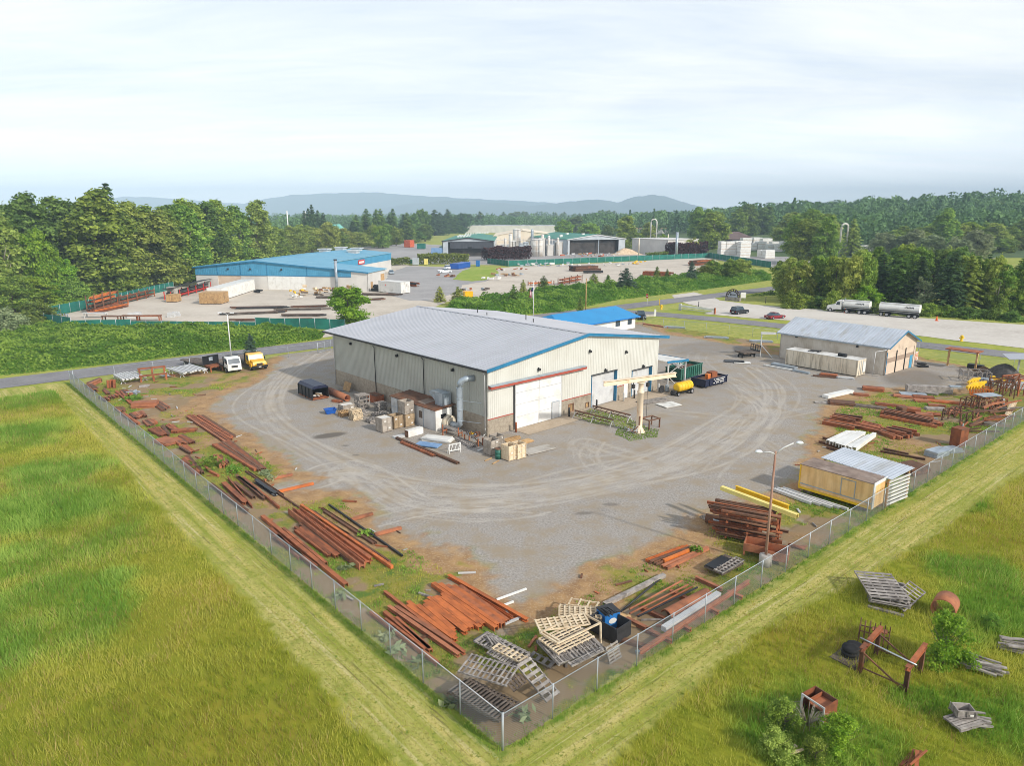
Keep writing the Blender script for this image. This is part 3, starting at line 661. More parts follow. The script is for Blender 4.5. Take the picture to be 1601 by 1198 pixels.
treepx('round',70,474,360,62,'bright','light yellow green tree standing in front of the dark left wood')
treepx('round',100,470,398,52,'bright','short bright green tree with pale leaning trunk in the left wood',trunk='bark_pale')
row([(205,455,312),(250,449,322),(300,441,314)],5,['tall'],['mid','olive'],'green cottonwood in the left wood between its tallest tree and the blue building',LW+', middle',(80,100),trunk='bark_pale')
row([(260,436,312),(320,428,308),(350,424,312)],4,['tall'],['dark','mid'],'tall cottonwood in the back row above the left corner of the blue roof',LW+', back',(75,95))
treepx('tall',405,415,306,62,'olive','tall olive cottonwood standing out at the right end of the left wood',trunk='bark_pale')
treepx('tall',375,418,318,62,'mid','tall narrow tree just left of the olive cottonwood at the wood end')
treepx('tall',432,405,352,52,'mid','lower tree right of the tall olive cottonwood at the wood end')
row([(0,452,330),(80,448,318),(150,440,322),(230,432,326)],9,['tall','round'],['dark'],'dark tree deep in the left wood behind the front rows',LW+', deep',(80,105))
row([(5,470,400),(60,468,408),(130,462,420),(150,458,418)],5,['round'],['mid','olive'],'rounded tree low at the front edge of the left wood',LW+', low front',(60,80))
row([(8,490,430),(60,480,436),(110,470,440),(160,462,430),(200,455,425),(240,450,420)],9,['round','shrub'],['mid','bright'],'leafy bush at the foot of the left wood along the green fence','bushes along the green fence',(55,80),name='bush')
row([(262,446,395),(310,437,400)],4,['round'],['dark'],'dark bushy tree beside the left wall of the blue building','trees beside the blue building',(48,60))
treepx('shrub',14,527,484,90,'grey','pale grey green willow bush at the left edge above the road',name='bush')
treepx('shrub',60,505,472,70,'hedge','yellowish bush at the corner of the green fence',name='bush')
row([(450,400,348),(520,392,352),(560,388,362)],8,['round','tall'],['mid','olive'],'broadleaf tree behind the blue roof','broadleaf trees behind the blue roof',(46,60))
row([(470,388,324),(490,386,326),(515,384,330)],6,['fir'],['fir'],'dark fir in the clump behind the left half of the blue roof','dark firs behind the blue roof',(22,28),name='conifer_tree')
row([(545,386,345),(580,382,330),(610,380,332),(640,378,330)],11,['fir'],['fir','dark'],'dark fir in the belt between the blue roof and the green factory','firs beyond the blue roof',(24,34),name='conifer_tree')
row([(575,388,358),(600,386,352),(640,380,352)],6,['round'],['mid'],'green broadleaf tree beside the gravel yard left of the green factory','broadleaf trees left of the factory',(30,40))
treepx('round',592,388,352,26,'bright','bright lime green tree in the belt left of the green factory')
row([(640,374,332),(700,366,332),(760,358,334)],16,['fir','round'],['dark','fir'],'dark tree in the long belt behind the green factory','tree belt behind the factory',(26,36))
row([(600,384,364),(640,378,358),(665,376,356)],6,['round'],['dark'],'rounded dark green tree at the left end of the green factory','rounded trees at the factory end',(28,36))
treepx('round',882,374,343,34,'bright','yellow green tree behind the right green roof')
treepx('round',920,376,348,42,'bright','bright broad tree behind the ridge of the right green roof')
treepx('round',950,376,352,26,'hedge','small yellowish tree right of the bright broad tree behind the green roof')
treepx('tall',978,388,334,44,'olive','tall olive tree at the right end of the green roof')
treepx('round',900,366,338,40,'dark','dark tree behind the bright trees of the factory')
treepx('round',826,357,348,10,'purple','small dark red tree in front of the white warehouse')
treepx('round',847,357,348,11,'dark','small dark tree in front of the white warehouse')
treepx('round',868,359,349,14,'purple','dark red tree at the right end of the white warehouse')
treepx('round',1003,392,368,20,'dark','dark dense tree left of the pale pole in the factory yard')
treepx('round',1024,395,372,20,'dark','dark dense tree right of the pale pole in the factory yard')
treepx('round',1037,393,366,20,'bright','bright green tree beside the grey wall building')
treepx('tall',1012,384,346,32,'olive','pale olive tree in front of the white duct pipes')
treepx('airy',1080,400,370,34,'olive','thin olive tree in front of the white building beside the purple hedge')
row([(1085,382,324),(1105,384,322),(1125,383,322)],4,['tall'],['mid'],'tall cottonwood between the white building and the brown roof','cottonwoods left of the brown roof',(36,46),trunk='bark_pale')
treepx('tall',1112,392,330,56,'mid','broad cottonwood left of the brown roofed shed',trunk='bark_pale')
row([(1150,378,318),(1180,378,320),(1205,378,326)],5,['tall'],['dark','mid'],'tall dark cottonwood behind the brown roofed shed','cottonwoods behind the brown roof',(34,44))
row([(1225,390,330),(1260,398,325),(1290,398,326)],5,['tall'],['olive','mid'],'large cottonwood at the right end of the lumber yard','cottonwoods right of the lumber yard',(46,62),trunk='bark_pale')
row([(1228,410,346),(1258,412,334),(1294,414,338)],4,['tall'],['olive','mid'],'big cottonwood rising behind the tree row at the road end','big cottonwoods at the road end',(44,54),trunk='bark_pale')
row([(1216,468,406),(1290,478,404),(1360,482,400)],6,['round','tall'],['mid','olive'],'leafy tree filling the left part of the row along the pale lot','leafy trees, left part of the row',(44,56))
row([(1500,486,402),(1550,490,404),(1610,494,408)],7,['round','tall','fir'],['mid','dark','olive'],'tree filling the right end of the row along the pale lot','trees, right end of the row',(44,58))
treepx('fir',1330,400,342,34,'olive','olive conifer beside the tall bent dust pipe',name='conifer_tree')
treepx('round',1352,388,340,34,'mid','round tree between the dust pipe and the blue walled building')
treepx('round',1228,462,402,56,'mid','bushy tree at the road end of the tree row along the pale lot')
treepx('round',1246,474,408,46,'mid','second bushy tree from the road in the row along the pale lot')
treepx('round',1277,470,398,50,'mid','domed green tree behind the bright lime tree')
treepx('tall',1299,468,412,32,'bright','bright lime green tree in the row behind the tank truck')
treepx('shrub',1352,483,447,62,'bright','light green bush right behind the truck tank',name='bush')
treepx('round',1330,474,400,46,'olive','olive tree above the light bush behind the tank truck')
treepx('fir',1372,478,398,62,'fir','dark fir right of the light bush behind the tanker trailer',name='conifer_tree')
treepx('fir',1400,482,392,56,'dark','tall dark fir behind the tanker trailer',name='conifer_tree')
treepx('fir',1432,484,402,54,'fir','dark fir behind the rear end of the tanker trailer',name='conifer_tree')
treepx('airy',1440,488,430,44,'grey','grey green shrub tree behind the rear of the tanker trailer')
treepx('fir',1480,490,394,66,'fir','broad fir with layered branches right of the tanker trailer',name='conifer_tree')
treepx('fir',1508,490,400,60,'olive','lighter fir right of the broad layered fir',name='conifer_tree')
treepx('fir',1536,478,398,40,'fir','slim dark fir at the near end of the far road',name='conifer_tree')
treepx('airy',1556,493,434,56,'hedge','pale thin tree with spreading bare limbs at the lot edge',trunk='bark_pale')
treepx('round',1592,492,416,50,'mid','green tree at the right edge of the picture behind the lot')
treepx('fir',1598,480,398,46,'dark','dark fir at the right edge of the picture',name='conifer_tree')
row([(1330,462,388),(1400,460,384),(1470,462,384),(1510,466,394)],9,['round','tall'],['mid','dark','olive'],'tree deep in the row along the pale lot behind the firs','deep trees along the pale lot',(46,60))
row([(1230,480,462),(1300,484,462),(1400,492,472),(1500,497,478),(1601,502,484)],15,['shrub'],['dark','mid'],'low undergrowth shrub at the foot of the tree row along the pale lot','undergrowth along the pale lot',(34,52),name='shrub')
row([(1370,402,366),(1420,404,360),(1460,408,362)],6,['round'],['grey','olive'],'grey green rounded bush tree beyond the tree row on the right','grey green bush trees',(44,60))
treepx('round',1524,410,360,60,'grey','large silvery willow beside the far road',name='tree')
treepx('round',1500,412,374,44,'grey','smaller silvery willow left of the large one')
treepx('tall',1474,398,322,52,'mid','tall dark pyramid tree on the right slope')
row([(1500,385,345),(1550,385,342),(1601,388,340)],6,['round'],['mid','bright'],'rounded light tree on the slope above the far road','trees above the far road',(44,60))
row([(1390,398,358),(1450,394,352),(1520,396,350),(1601,394,348)],14,['round','tall'],['mid','bright','olive','mid'],'light green tree filling the slope behind the tree row on the right','light trees on the right slope',(44,62))
row([(1480,408,372),(1540,406,374)],5,['round','shrub'],['grey','mid'],'low bush on the slope left of the far road','bushes left of the far road',(40,54),name='bush')
row([(1545,398,372),(1601,394,366)],4,['round','shrub'],['hedge','mid'],'low light bush beside the far road','bushes beside the far road',(40,56),name='bush')
row([(1060,368,332),(1130,366,330),(1220,366,326),(1300,368,328),(1380,372,330),(1450,374,326),(1540,374,318),(1601,374,314)],30,['round','tall'],['dark','mid'],'tree in the wide wood beyond the lumber yard','wide wood beyond the lumber yard',(34,48))
row([(990,362,338),(1040,360,334),(1080,362,332)],7,['round'],['dark'],'dark tree in the belt right of the white warehouse','belt right of the white warehouse',(28,38))
row([(770,352,333),(840,351,334),(900,352,334),(960,354,334)],20,['round','fir'],['dark'],'dark tree of the wood behind the white warehouse','wood behind the white warehouse',(22,32))
treepx('round',547,512,446,78,'bright','bushy light green tree standing behind the back corner of the warehouse')
treepx('smallfir',393,560,522,27,'firblue','small blue green spruce beside the yellow flatbed truck',name='conifer_tree')
for q in((688,472,448,22,'dense small fir left of the yellow bin by the driveway'),(716,478,449,34,'wide dark fir right behind the yellow bin by the driveway'),(803,484,446,28,'small fir standing just left of the flag pole'),(818,466,438,18,'slender light fir behind the flag pole'),(850,460,432,30,'leafy fir on the bank right of the flag pole'),(928,452,428,28,'small fir on the bank near the rusty fence rack'),(950,450,430,20,'slender fir on the bank'),(978,462,420,44,'large bushy fir on the bank above the blue roof'),(1026,446,417,20,'small dark fir right of the large bushy fir'),(1042,444,421,16,'small light fir right of the small dark fir'),(1080,446,409,24,'blue green spruce on the bank near the side road'),(907,492,464,16,'small dark fir beside the bare wooden pole')):
 treepx('smallfir',*q[:4],'firblue' if 'blue' in q[4]else random.choice(['dark','olive']),q[4],name='conifer_tree')
row([(1100,440,412),(1130,438,410),(1165,438,408)],5,['round'],['mid','olive'],'bushy green tree on the bank at the end of the green fence','bushy trees at the fence end',(34,46))
def far_forest(name,bands,seed,mat='leaf_far'):
 rng=np.random.default_rng(seed);P=[];Nn=[];T=[];S=[]
 for(x0,x1,dist0,dist1,n,h0,h1,hill)in bands:
  for _ in range(n):
   d=rng.uniform(dist0,dist1);x=rng.uniform(x0,x1)*d;h=rng.uniform(h0,h1)*(1+0.25*rng.normal()*0.5);con=rng.random()<0.25
   zb=hill(x,d);w=h*(0.2 if con else 0.36);k=130;t=rng.uniform(0.1,1,k);a=rng.uniform(0,6.28,k)
   r=w*((1-t)**0.8 if con else np.sqrt(np.clip(1-((t-0.5)/0.55)**2,0.02,1)))*rng.uniform(0.5,1.05,k)
   p=np.stack([x+r*np.cos(a),d+r*np.sin(a),zb+t*h],1);P.append(p)
   nn=np.stack([np.cos(a),np.sin(a),np.full(k,0.7)],1)+rng.normal(size=(k,3))*0.4;Nn.append(nn/np.linalg.norm(nn,axis=1)[:,None])
   T.append(np.clip((0.25 if con else 0.5)+rng.normal()*0.2+rng.normal(size=k)*0.08,0,1));S.append(np.full(k,h*0.085))
 v,f=leaf_quads(np.concatenate(P),np.concatenate(Nn),np.concatenate(S),rng,1.4)
 return tag(link(name,npmesh(name,v,f,mat,{'tone':('FACE',np.concatenate(T))})),'far wooded plain and hill fading blue towards the horizon','forest',kind='stuff')
def hill(x,d):
 """the wooded rise on the right"""
 u=x/d;return 26*max(0.0,min(1.0,(u-0.1)/0.62))*max(0.0,min(1.0,(d-380)/420.0))
far_forest('far_forest',[(-0.95,-0.3,560,800,650,13,19,hill),(-0.85,-0.25,800,1500,800,15,21,hill),(-0.3,0.12,920,1500,800,15,20,hill),(0.10,0.34,700,1400,700,15,21,hill),(-0.9,0.6,1500,3200,1500,17,24,hill),(0.45,0.95,440,640,500,13,19,hill),(0.32,0.95,640,1000,1300,15,23,hill)],5)
hx=np.linspace(-100,1500,60);hy=np.linspace(370,1500,50);HX,HY=np.meshgrid(hx,hy)
hz=np.array([[hill(a_,b_)-0.4 for a_ in hx]for b_ in hy]);ii=np.arange(60*50).reshape(50,60)
hf=np.stack([ii[:-1,:-1].ravel(),ii[:-1,1:].ravel(),ii[1:,1:].ravel(),ii[1:,:-1].ravel()],1)
pm('hill_grass',(70,92,48),(92,108,58),0.05,0.95)
tag(link('hill',npmesh('hill',np.stack([HX.ravel(),HY.ravel(),hz.ravel()],1),hf,'hill_grass',smooth=True)),kind='structure')
pm('mountain',(60,84,70),(84,100,88),0.002,0.95)
def ridge(name,d,prof,seed,depth=700):
 n=220;xsx=np.linspace(prof[0][0],prof[-1][0],n);top=np.interp(xsx,[p[0]for p in prof],[p[1]for p in prof])
 vx=(xsx-CX)/F*d;hz_=(YH-top)/F*d+CH;hz_=hz_+(fbm(xsx*0.06+seed,xsx*0+3.0,4)-0.5)*0.0035*d
 rows_=[];K=10
 for k in range(K+1):
  t=k/K;rows_.append(np.stack([vx+(fbm(xsx*0.05+k,xsx*0+seed,3)-0.5)*d*0.02*(k<K),np.full(n,d-depth*(1-t)),(hz_)*(t**0.8)*(1 if k==K else 1+0.16*(fbm(xsx*0.09+3*k,xsx*0+seed,3)-0.5))],1))
 rows_.append(np.stack([vx,np.full(n,d+depth),np.full(n,-10.0)],1))
 v=np.concatenate(rows_);ii=np.arange(len(v)).reshape(K+2,n)
 f=np.stack([ii[:-1,:-1].ravel(),ii[:-1,1:].ravel(),ii[1:,1:].ravel(),ii[1:,:-1].ravel()],1)
 tag(link(name,npmesh(name,v,f,'mountain',smooth=True)),kind='structure')
ridge('mountains',7500,[(-250,330),(150,318),(215,308),(280,312),(350,318),(400,319),(440,309),(500,304),(578,302),(640,306),(700,310),(760,313),(850,317),(900,321),(1000,327),(1100,333),(1300,337),(1900,338)],3)
ridge('mountains',6300,[(560,334),(640,320),(700,315),(760,317),(830,322),(890,316),(930,313),(960,317),(985,309),(1010,306),(1040,311),(1070,320),(1110,331),(1300,338)],9)
m,N,b=newmat('haze');nt=m.node_tree;nt.nodes.remove(b);pv=nt.nodes.new('ShaderNodeVolumePrincipled')
pv.inputs['Color'].default_value=(0.64,0.84,1.0,1);pv.inputs['Density'].default_value=0.00024;pv.inputs['Anisotropy'].default_value=-0.3
nt.links.new(pv.outputs[0],nt.nodes['Material Output'].inputs['Volume']);M['haze']=m
hzb=MB().box(-9500,12500,-500,8500,-11,320).build('haze','haze');tag(hzb,'thin blue haze hanging over the distance','haze',kind='stuff')
def merge(mb,src,mat):
 o=len(mb.v);mb.v+=[tuple(mat@Vector(v))for v in src.v];mb.f+=[tuple(i+o for i in q)for q in src.f];mb.sm+=src.sm
def spans(a0,a1,holes):
 out=[(a0,a1)]
 for h0,h1 in sorted(holes):
  n=[]
  for p,q in out:
   if h1<=p or h0>=q:n.append((p,q));continue
   if h0>p:n.append((p,h0))
   if h1<q:n.append((h1,q))
  out=n
 return out
def wallmb(L,top,opens=(),z0=0.0,t=0.22,rib=0.0,kinks=(),ribd=0.022,ribw=0.07,y0=0.0,zlim=None):
 """wall along x (outside is -y) from z0 up to top(x), with rectangular openings (x0, x1, z0, z1)"""
 mb=MB();cuts=sorted({0.0,L}|{min(max(v,0),L)for o in opens for v in o[:2]}|set(kinks))
 tp=(lambda s:min(top(s),zlim))if zlim else top
 for a,b_ in zip(cuts[:-1],cuts[1:]):
  if b_-a<1e-4:continue
  m_=(a+b_)/2;hs=[(o[2],o[3])for o in opens if o[0]<m_<o[1]]
  hi=max(tp(a),tp(b_));sp_=spans(z0,hi,hs)
  for i,(p,q)in enumerate(sp_):
   if q>=hi-1e-6:mb.extr([(a,p),(b_,p),(b_,tp(b_)),(a,tp(a))],'y',y0,y0+t)
   else:mb.box(a,b_,y0,y0+t,p,q)
 if rib:
  s=rib/2
  while s<L:
   hs=[(o[2],o[3])for o in opens if o[0]-ribw<s<o[1]+ribw]
   for p,q in spans(z0,tp(s)-0.01,hs):
    if q-p>0.05:mb.extr([(s-ribw/2,y0-ribd),(s+ribw/2,y0-ribd),(s+ribw,y0+0.002),(s-ribw,y0+0.002)],'x',0,0)if False else mb.box(s-ribw/2,s+ribw/2,y0-ribd,y0+0.01,p,q)
   s+=rib
 return mb
RZ=lambda a,x=0,y=0,z=0:Matrix.Translation((x,y,z))@Matrix.Rotation(a,4,'Z')
def put(name,src,mat,parent,xf=None):
 mb=MB();merge(mb,src,xf or Matrix.Identity(4));return mb.build(name,mat,parent)
def gable_roof(W_,D,ridge_x,eave,ridge,oL=0.4,oR=0.4,oF=0.4,oB=0.4,th=0.14,seam=0.6,sh=0.05,sw=0.05,eaveR=None):
 """roof over 0..W_ (x) and 0..D (y), ridge along y; returns builder with standing seams"""
 er=eave if eaveR is None else eaveR;mb=MB()
 kl=(ridge-eave)/ridge_x;kr=(ridge-er)/(W_-ridge_x)
 zl=eave-kl*oL;zr=er-kr*oR;y0,y1=-oF,D+oB
 mb.extr([(-oL,zl),(ridge_x,ridge),(ridge_x,ridge+th),(-oL,zl+th)],'y',y0,y1)
 mb.extr([(ridge_x,ridge),(W_+oR,zr),(W_+oR,zr+th),(ridge_x,ridge+th)],'y',y0,y1)
 s=y0+seam/2
 while s<y1 and seam:
  mb.extr([(-oL,zl+th),(ridge_x,ridge+th),(ridge_x,ridge+th+sh),(-oL,zl+th+sh)],'y',s-sw/2,s+sw/2)
  mb.extr([(ridge_x,ridge+th),(W_+oR,zr+th),(W_+oR,zr+th+sh),(ridge_x,ridge+th+sh)],'y',s-sw/2,s+sw/2)
  s+=seam
 mb.extr([(ridge_x-0.25,ridge+th-kl*0.25+sh+0.01),(ridge_x,ridge+th+sh+0.01),(ridge_x+0.25,ridge+th-kr*0.25+sh+0.01),(ridge_x,ridge+th+sh+0.05)],'y',y0,y1)
 return mb,zl,zr
def walllamp(mb,x,z,y=-0.05,s=1.0):
 mb.box(x-0.14*s,x+0.14*s,y-0.28*s,y-0.02,z-0.12*s,z+0.14*s);mb.box(x-0.05,x+0.05,y-0.12,y+0.02,z+0.14*s,z+0.22*s)
WA=R(42.8);WO=(-2.6,70.7,0);WL,WD=30.1,32.2
wh=thing('warehouse','big cream metal warehouse with pale grey roof in the middle of the yard','warehouse',WO,WA)
topf=lambda s:7.15+(9.1-7.15)*(s/15.6 if s<15.6 else(WL-s)/(WL-15.6))
DO=(3.9,11.3,0,5.3);R1=(16.6,21.45,0,4.05);R2=(24.5,28.75,0,3.45);PD=(22.95,23.9,0,2.05)
opf=[DO,R1,R2,PD]
put('front_wall',wallmb(WL,topf,opf,1.86,0.22,0.30,(15.6,)),'siding_cream',wh)
for a,b_,hs in((0,3.9,[]),(11.3,16.6,[(1.3,2.12,0.28,1.18),(4.35,4.9,0.25,0.8)]),(21.45,22.95,[]),(23.9,24.5,[]),(28.75,WL,[])):put('base_wall',wallmb(b_-a,lambda s:1.86,hs,0,0.3,0,y0=-0.04),'concrete_agg',wh,Matrix.Translation((a,0,0)))
mb=MB()
for a,b_ in((0,3.9),(11.3,16.6),(21.45,22.95),(28.75,WL)):mb.box(a,b_,-0.075,-0.041,1.80,1.90)
mb.build('base_flashing','red_trim',wh)
lm=RZ(-PI/2,0,WD)
put('side_wall',wallmb(WD,lambda s:7.13,(),2.12,0.22,0.30),'siding_shaded',wh,lm)
put('base_wall',wallmb(WD,lambda s:2.12,(),0,0.3,0,y0=-0.04),'concrete_agg',wh,lm)
put('side_wall',wallmb(WD-0.6,lambda s:7.13,(),0,0.22,0.6),'siding_cream',wh,RZ(PI/2,WL,0.3))
put('back_wall',wallmb(WL-0.5,lambda s:topf(WL-0.25-s),(),0,0.22,0.6,(WL-0.25-15.6,)),'siding_cream',wh,RZ(PI,WL-0.25,WD))
rf,zl,zr=gable_roof(WL,WD,15.6,7.18,9.16,0.35,1.65,0.42,2.2,0.16,0.61)
rf.build('roof','roof_metal',wh)
mb=MB();y=-0.42
for(xa,za,xb,zb)in((-0.37,zl,15.6,9.16),(15.6,9.16,WL+1.67,zr)):
 mb.extr([(xa,za-0.08),(xb,zb-0.08),(xb,zb+0.20),(xa,za+0.20)],'y',y-0.06,y-0.002)
 mb.extr([(xa,za+0.20),(xb,zb+0.20),(xb,zb+0.26),(xa,za+0.26)],'y',y-0.09,y+0.06)
mb.build('rake_trim','trim_blue',wh)
mb=MB();mb.box(-0.50,-0.352,-0.42,WD+2.2,zl-0.06,zl+0.12);mb.build('gutter','steel_dark',wh)
mb=MB();mb.box(WL+1.652,WL+1.80,-0.42,WD+2.2,zr-0.06,zr+0.14);mb.build('gutter','trim_blue',wh)
for i,yy in enumerate((0.22,11.1,21.6,32.0)):
 mb=MB();mb.tube([(-0.36,yy,6.95),(-0.16,yy,6.7),(-0.14,yy,0.9)],0.055,8);mb.build('downspout','steel_dark' if 0<i<3 else 'white_dull',wh)
 mb=MB();mb.tube([(-0.14,yy,0.9),(-0.14,yy,0.25),(-0.4,yy,0.12)],0.062,8);mb.build('downspout_boot','white_dull',wh)
dr=MB().box(3.9,11.3,-0.10,0.02,0.04,5.26);d=dr.build('sliding_door','white_paint',wh)
mb=MB()
for x in(3.92,7.56,11.2):mb.box(x,x+0.08,-0.13,-0.101,0.04,5.26)
for z in(1.32,2.72,4.05):mb.box(4.0,11.2,-0.125,-0.1,z,z+0.07)
mb.build('door_batten','white_dull',d)
MB().box(9.72,10.82,-0.15,-0.131,0.06,1.98).build('wicket_door','white_dull',d)
mb=MB();mb.box(9.64,9.719,-0.165,-0.131,0.06,2.06);mb.box(10.821,10.9,-0.165,-0.131,0.06,2.06);mb.box(9.72,10.82,-0.165,-0.131,1.981,2.06);mb.build('wicket_frame','steel_galv',d)
MB().box(3.72,3.9,-0.14,0.1,0,5.3).build('door_post','steel_dark',wh)
mb=MB();mb.extr([(-0.55,5.2),(-0.07,5.2),(-0.07,5.52),(-0.55,5.46)],'x',0.12,15.15);h=mb.build('door_track_hood','red_trim',wh)
mb=MB();mb.extr([(-0.58,5.47),(-0.05,5.54),(-0.05,5.58),(-0.58,5.51)],'x',0.1,15.17);mb.build('hood_flashing','steel_galv',h)
for(x0,x1,_,z1)in(R1,R2):
 mb=MB();n=int(z1/0.09)
 for i in range(n):mb.extr([(0.36,z1*i/n),(0.335,z1*(i+0.5)/n),(0.36,z1*(i+1)/n),(0.40,z1*(i+1)/n),(0.40,z1*i/n)],'x',x0+0.02,x1-0.02)
 dd=mb.build('rollup_door','white_dull',wh)
 mb=MB();mb.box(x1-0.06,x1-0.002,-0.10,0.55,0.0,z1);mb.box(x0+0.002,x0+0.06,-0.10,0.55,0,z1);mb.build('door_jamb','trim_blue',wh)
 MB().box(x0-0.05,x1+0.05,-0.12,-0.045,z1-0.02,z1+0.09).build('door_header','steel_dark',wh)
MB().box(22.97,23.88,0.05,0.1,0.05,2.03).build('entry_door','white_paint',wh)
for(x0,x1,z0,z1)in((12.6,13.42,0.28,1.18),(15.65,16.2,0.25,0.8)):
 f_=MB();f_.box(x0-0.05,x1+0.05,-0.07,-0.042,z0-0.06,z0);f_.box(x0-0.05,x1+0.05,-0.07,-0.042,z1,z1+0.06);f_.box(x0-0.06,x0,-0.07,-0.042,z0,z1);f_.box(x1,x1+0.06,-0.07,-0.042,z0,z1)
 w_=f_.build('vent_frame','rust_dark',wh);MB().box(x0,x1,0.08,0.12,z0,z1).build('vent_panel','wood_tan',w_)
for x,z in((7.5,6.2),(16.1,7.1),(23.05,6.1),(19.1,4.35),(26.75,3.72)):
 mb=MB();walllamp(mb,x,z);mb.build('wall_lamp','steel_dark',wh)
for yy in(27.4,16.5,5.6):
 s_=MB();walllamp(s_,WD-yy,6.35);put('wall_lamp',s_,'black_paint',wh,lm)
mb=MB()
for yy,xx in((26.5,21),(22.0,19),(16.5,21.5),(13.0,19.5)):mb.tube([(xx,yy,8.2),(xx,yy,9.3)],0.07,6)
mb.build('roof_vent','steel_dark',wh)
dc=thing('dust_duct','fat silver duct rising from a fan up the shaded side of the warehouse','duct',tuple(B(-1.3,3.0)),WA)
mb=MB();n=5
el=[(0,0,0.75)]+[(0,0.0,0.0)]
up=[(0.0,1.5,0.72),(0,0.75,0.70),(0,0.32,0.78),(0,0.06,1.0),(0,0,1.35),(0,0,5.0),(0,-0.05,5.45),(0.12,-0.22,5.8),(0.4,-0.45,6.0),(1.28,-0.9,6.05)]
mb.tube(up,0.33,14)
mb.build('duct_pipe','steel_galv',dc)
mb=MB()
for z in(1.4,2.6,3.8,5.0):mb.tube([(0,0,z-0.03),(0,0,z+0.03)],0.36,14)
mb.build('duct_collar','steel_galv',dc)
mb=MB();mb.tube([(0,1.5,0.75),(0,1.72,0.78)],0.62,18);mb.tube([(0,1.72,0.8),(0,2.3,0.85)],[0.78,0.74],18);mb.tube([(0,2.3,0.85),(0,2.7,0.85)],0.55,18);mb.build('fan_drum','container_cream',dc)
mb=MB()
for x,y in((-0.5,1.6),(0.5,1.6),(-0.5,2.6),(0.5,2.6)):mb.box(x-0.05,x+0.05,y-0.05,y+0.05,0,0.8)
mb.build('fan_frame','rust',dc)
mb=MB()
for z in(1.35,3.6):mb.bar((0.05,0.1,z),(1.1,-2.3,z),0.05,0.05)
mb.build('duct_brace','steel_galv',dc)
hd=thing('exhaust_hood','square sheet metal exhaust stack with open scoop beside the white shed','duct',tuple(B(-1.05,6.2)),WA)
MB().box(-0.6,0.6,-0.55,0.75,0,3.9).build('stack','steel_galv',hd)
mb=MB();mb.extr([(0.751,2.9),(1.9,3.72),(1.75,3.88),(0.751,3.9)],'x',-0.6,0.6);mb.build('scoop','steel_galv',hd)
MB().box(-0.52,0.52,1.72,1.80,3.5,3.78).build('scoop_mouth','black_paint',hd)if False else None
mb=MB()
for z in(1.3,2.6):mb.box(-0.63,0.63,-0.58,0.78,z,z+0.05)
mb.build('stack_seam','steel_galv',hd)
sh=thing('equipment_shed','white metal equipment shed with rusty flat roof against the warehouse wall','shed',tuple(B(-2.9,5.3)),WA)
put('wall',wallmb(2.3,lambda s:2.3,[(0.75,1.5,1.25,1.75)],0,0.06),'white_paint',sh)
put('wall',wallmb(8.6,lambda s:2.25,[(5.6,6.2,0.95,1.75)],0,0.06),'white_dull',sh,RZ(-PI/2,0,8.6))
put('wall',wallmb(2.3,lambda s:2.25,(),0,0.06),'white_dull',sh,RZ(PI,2.3,8.6))
mb=MB();mb.extr([(-0.12,2.28),(2.75,2.52),(2.75,2.60),(-0.12,2.36)],'y',-0.12,8.75);mb.build('roof','rust_dark',sh)
mb=MB();mb.extr([(0.5,2.42),(2.1,2.545),(2.1,2.57),(0.5,2.45)],'y',2.6,4.1);mb.build('roof_patch','van_roof',sh)
mb=MB()
for yy in(2.2,4.3,5.0,5.9,6.5,7.3):mb.box(-0.05,-0.002,yy-0.04,yy+0.04,0.05,2.2)
mb.box(-0.04,-0.001,4.4,8.5,1.15,1.2);mb.build('door_edge','steel_galv',sh)
MB().box(-0.03,0.05,2.4,3.0,0.95,1.75).build('window','wood_dark',sh);MB().box(0.75,1.5,0.0,0.05,1.25,1.75).build('window','black_paint',sh)
cr=thing('jib_crane','cream painted jib crane with long beam on a rust stained column in the grass patch','crane',tuple(G(999,676)),WA)
mb=MB();mb.lathe([(0.62,0),(0.62,0.06),(0.5,0.08),(0.34,0.5),(0.33,0.9),(0.33,4.4),(0.38,4.42),(0.38,4.6),(0.27,4.62),(0.27,5.45),(0.42,5.5),(0.42,5.62)],18)
mb.build('column','crane_cream',cr)
mb=MB()
for k in range(6):
 a=k*PI/3;mb.extr([(0.3,0.06),(0.62,0.06),(0.3,0.75)],'y',-0.02,0.02)if False else mb.bar((0.3*math.cos(a),0.3*math.sin(a),0.55),(0.6*math.cos(a),0.6*math.sin(a),0.08),0.05,0.1)
mb.build('base_rib','crane_cream',cr)
ja=R(-20);jd=Vector((math.cos(ja),math.sin(ja),0))
mb=MB();mb.ibeam(-jd*4.6+Vector((0,0,5.85)),jd*4.4+Vector((0,0,6.05)),0.42,0.5,0.05);mb.build('jib_beam','crane_cream',cr)
for q in(-0.95,0.85):
 mb=MB();c=jd*q;mb.cbox((c.x,c.y,5.22),(0.3,0.26,0.42));mb.tube([(c.x,c.y,5.45),(c.x,c.y,5.7)],0.05,6);h_=mb.build('hoist','steel_dark',cr)
 mb=MB();mb.tube([(c.x,c.y,5.0),(c.x,c.y,1.6 if q>0 else 4.2)],0.02,5);mb.build('hoist_chain','steel_dark',h_)
mb=MB();mb.bar((-0.28,-0.22,0.9),(-0.28,-0.22,1.9),0.1,0.16);mb.build('switch_box','rust_dark',cr)
ca=thing('canopy','white roofed canopy with blue edge at the right wall of the warehouse','canopy',WO,WA)
mb=MB();mb.extr([(30.36,3.95),(35.3,3.55),(35.3,3.63),(30.36,4.03)],'y',-1.3,7.5);mb.build('roof','container_top',ca)
mb=MB();mb.extr([(30.36,3.78),(35.3,3.38),(35.3,3.68),(30.36,4.08)],'y',-1.38,-1.305);mb.box(35.302,35.37,-1.38,7.5,3.36,3.68);mb.build('fascia','trim_blue',ca)
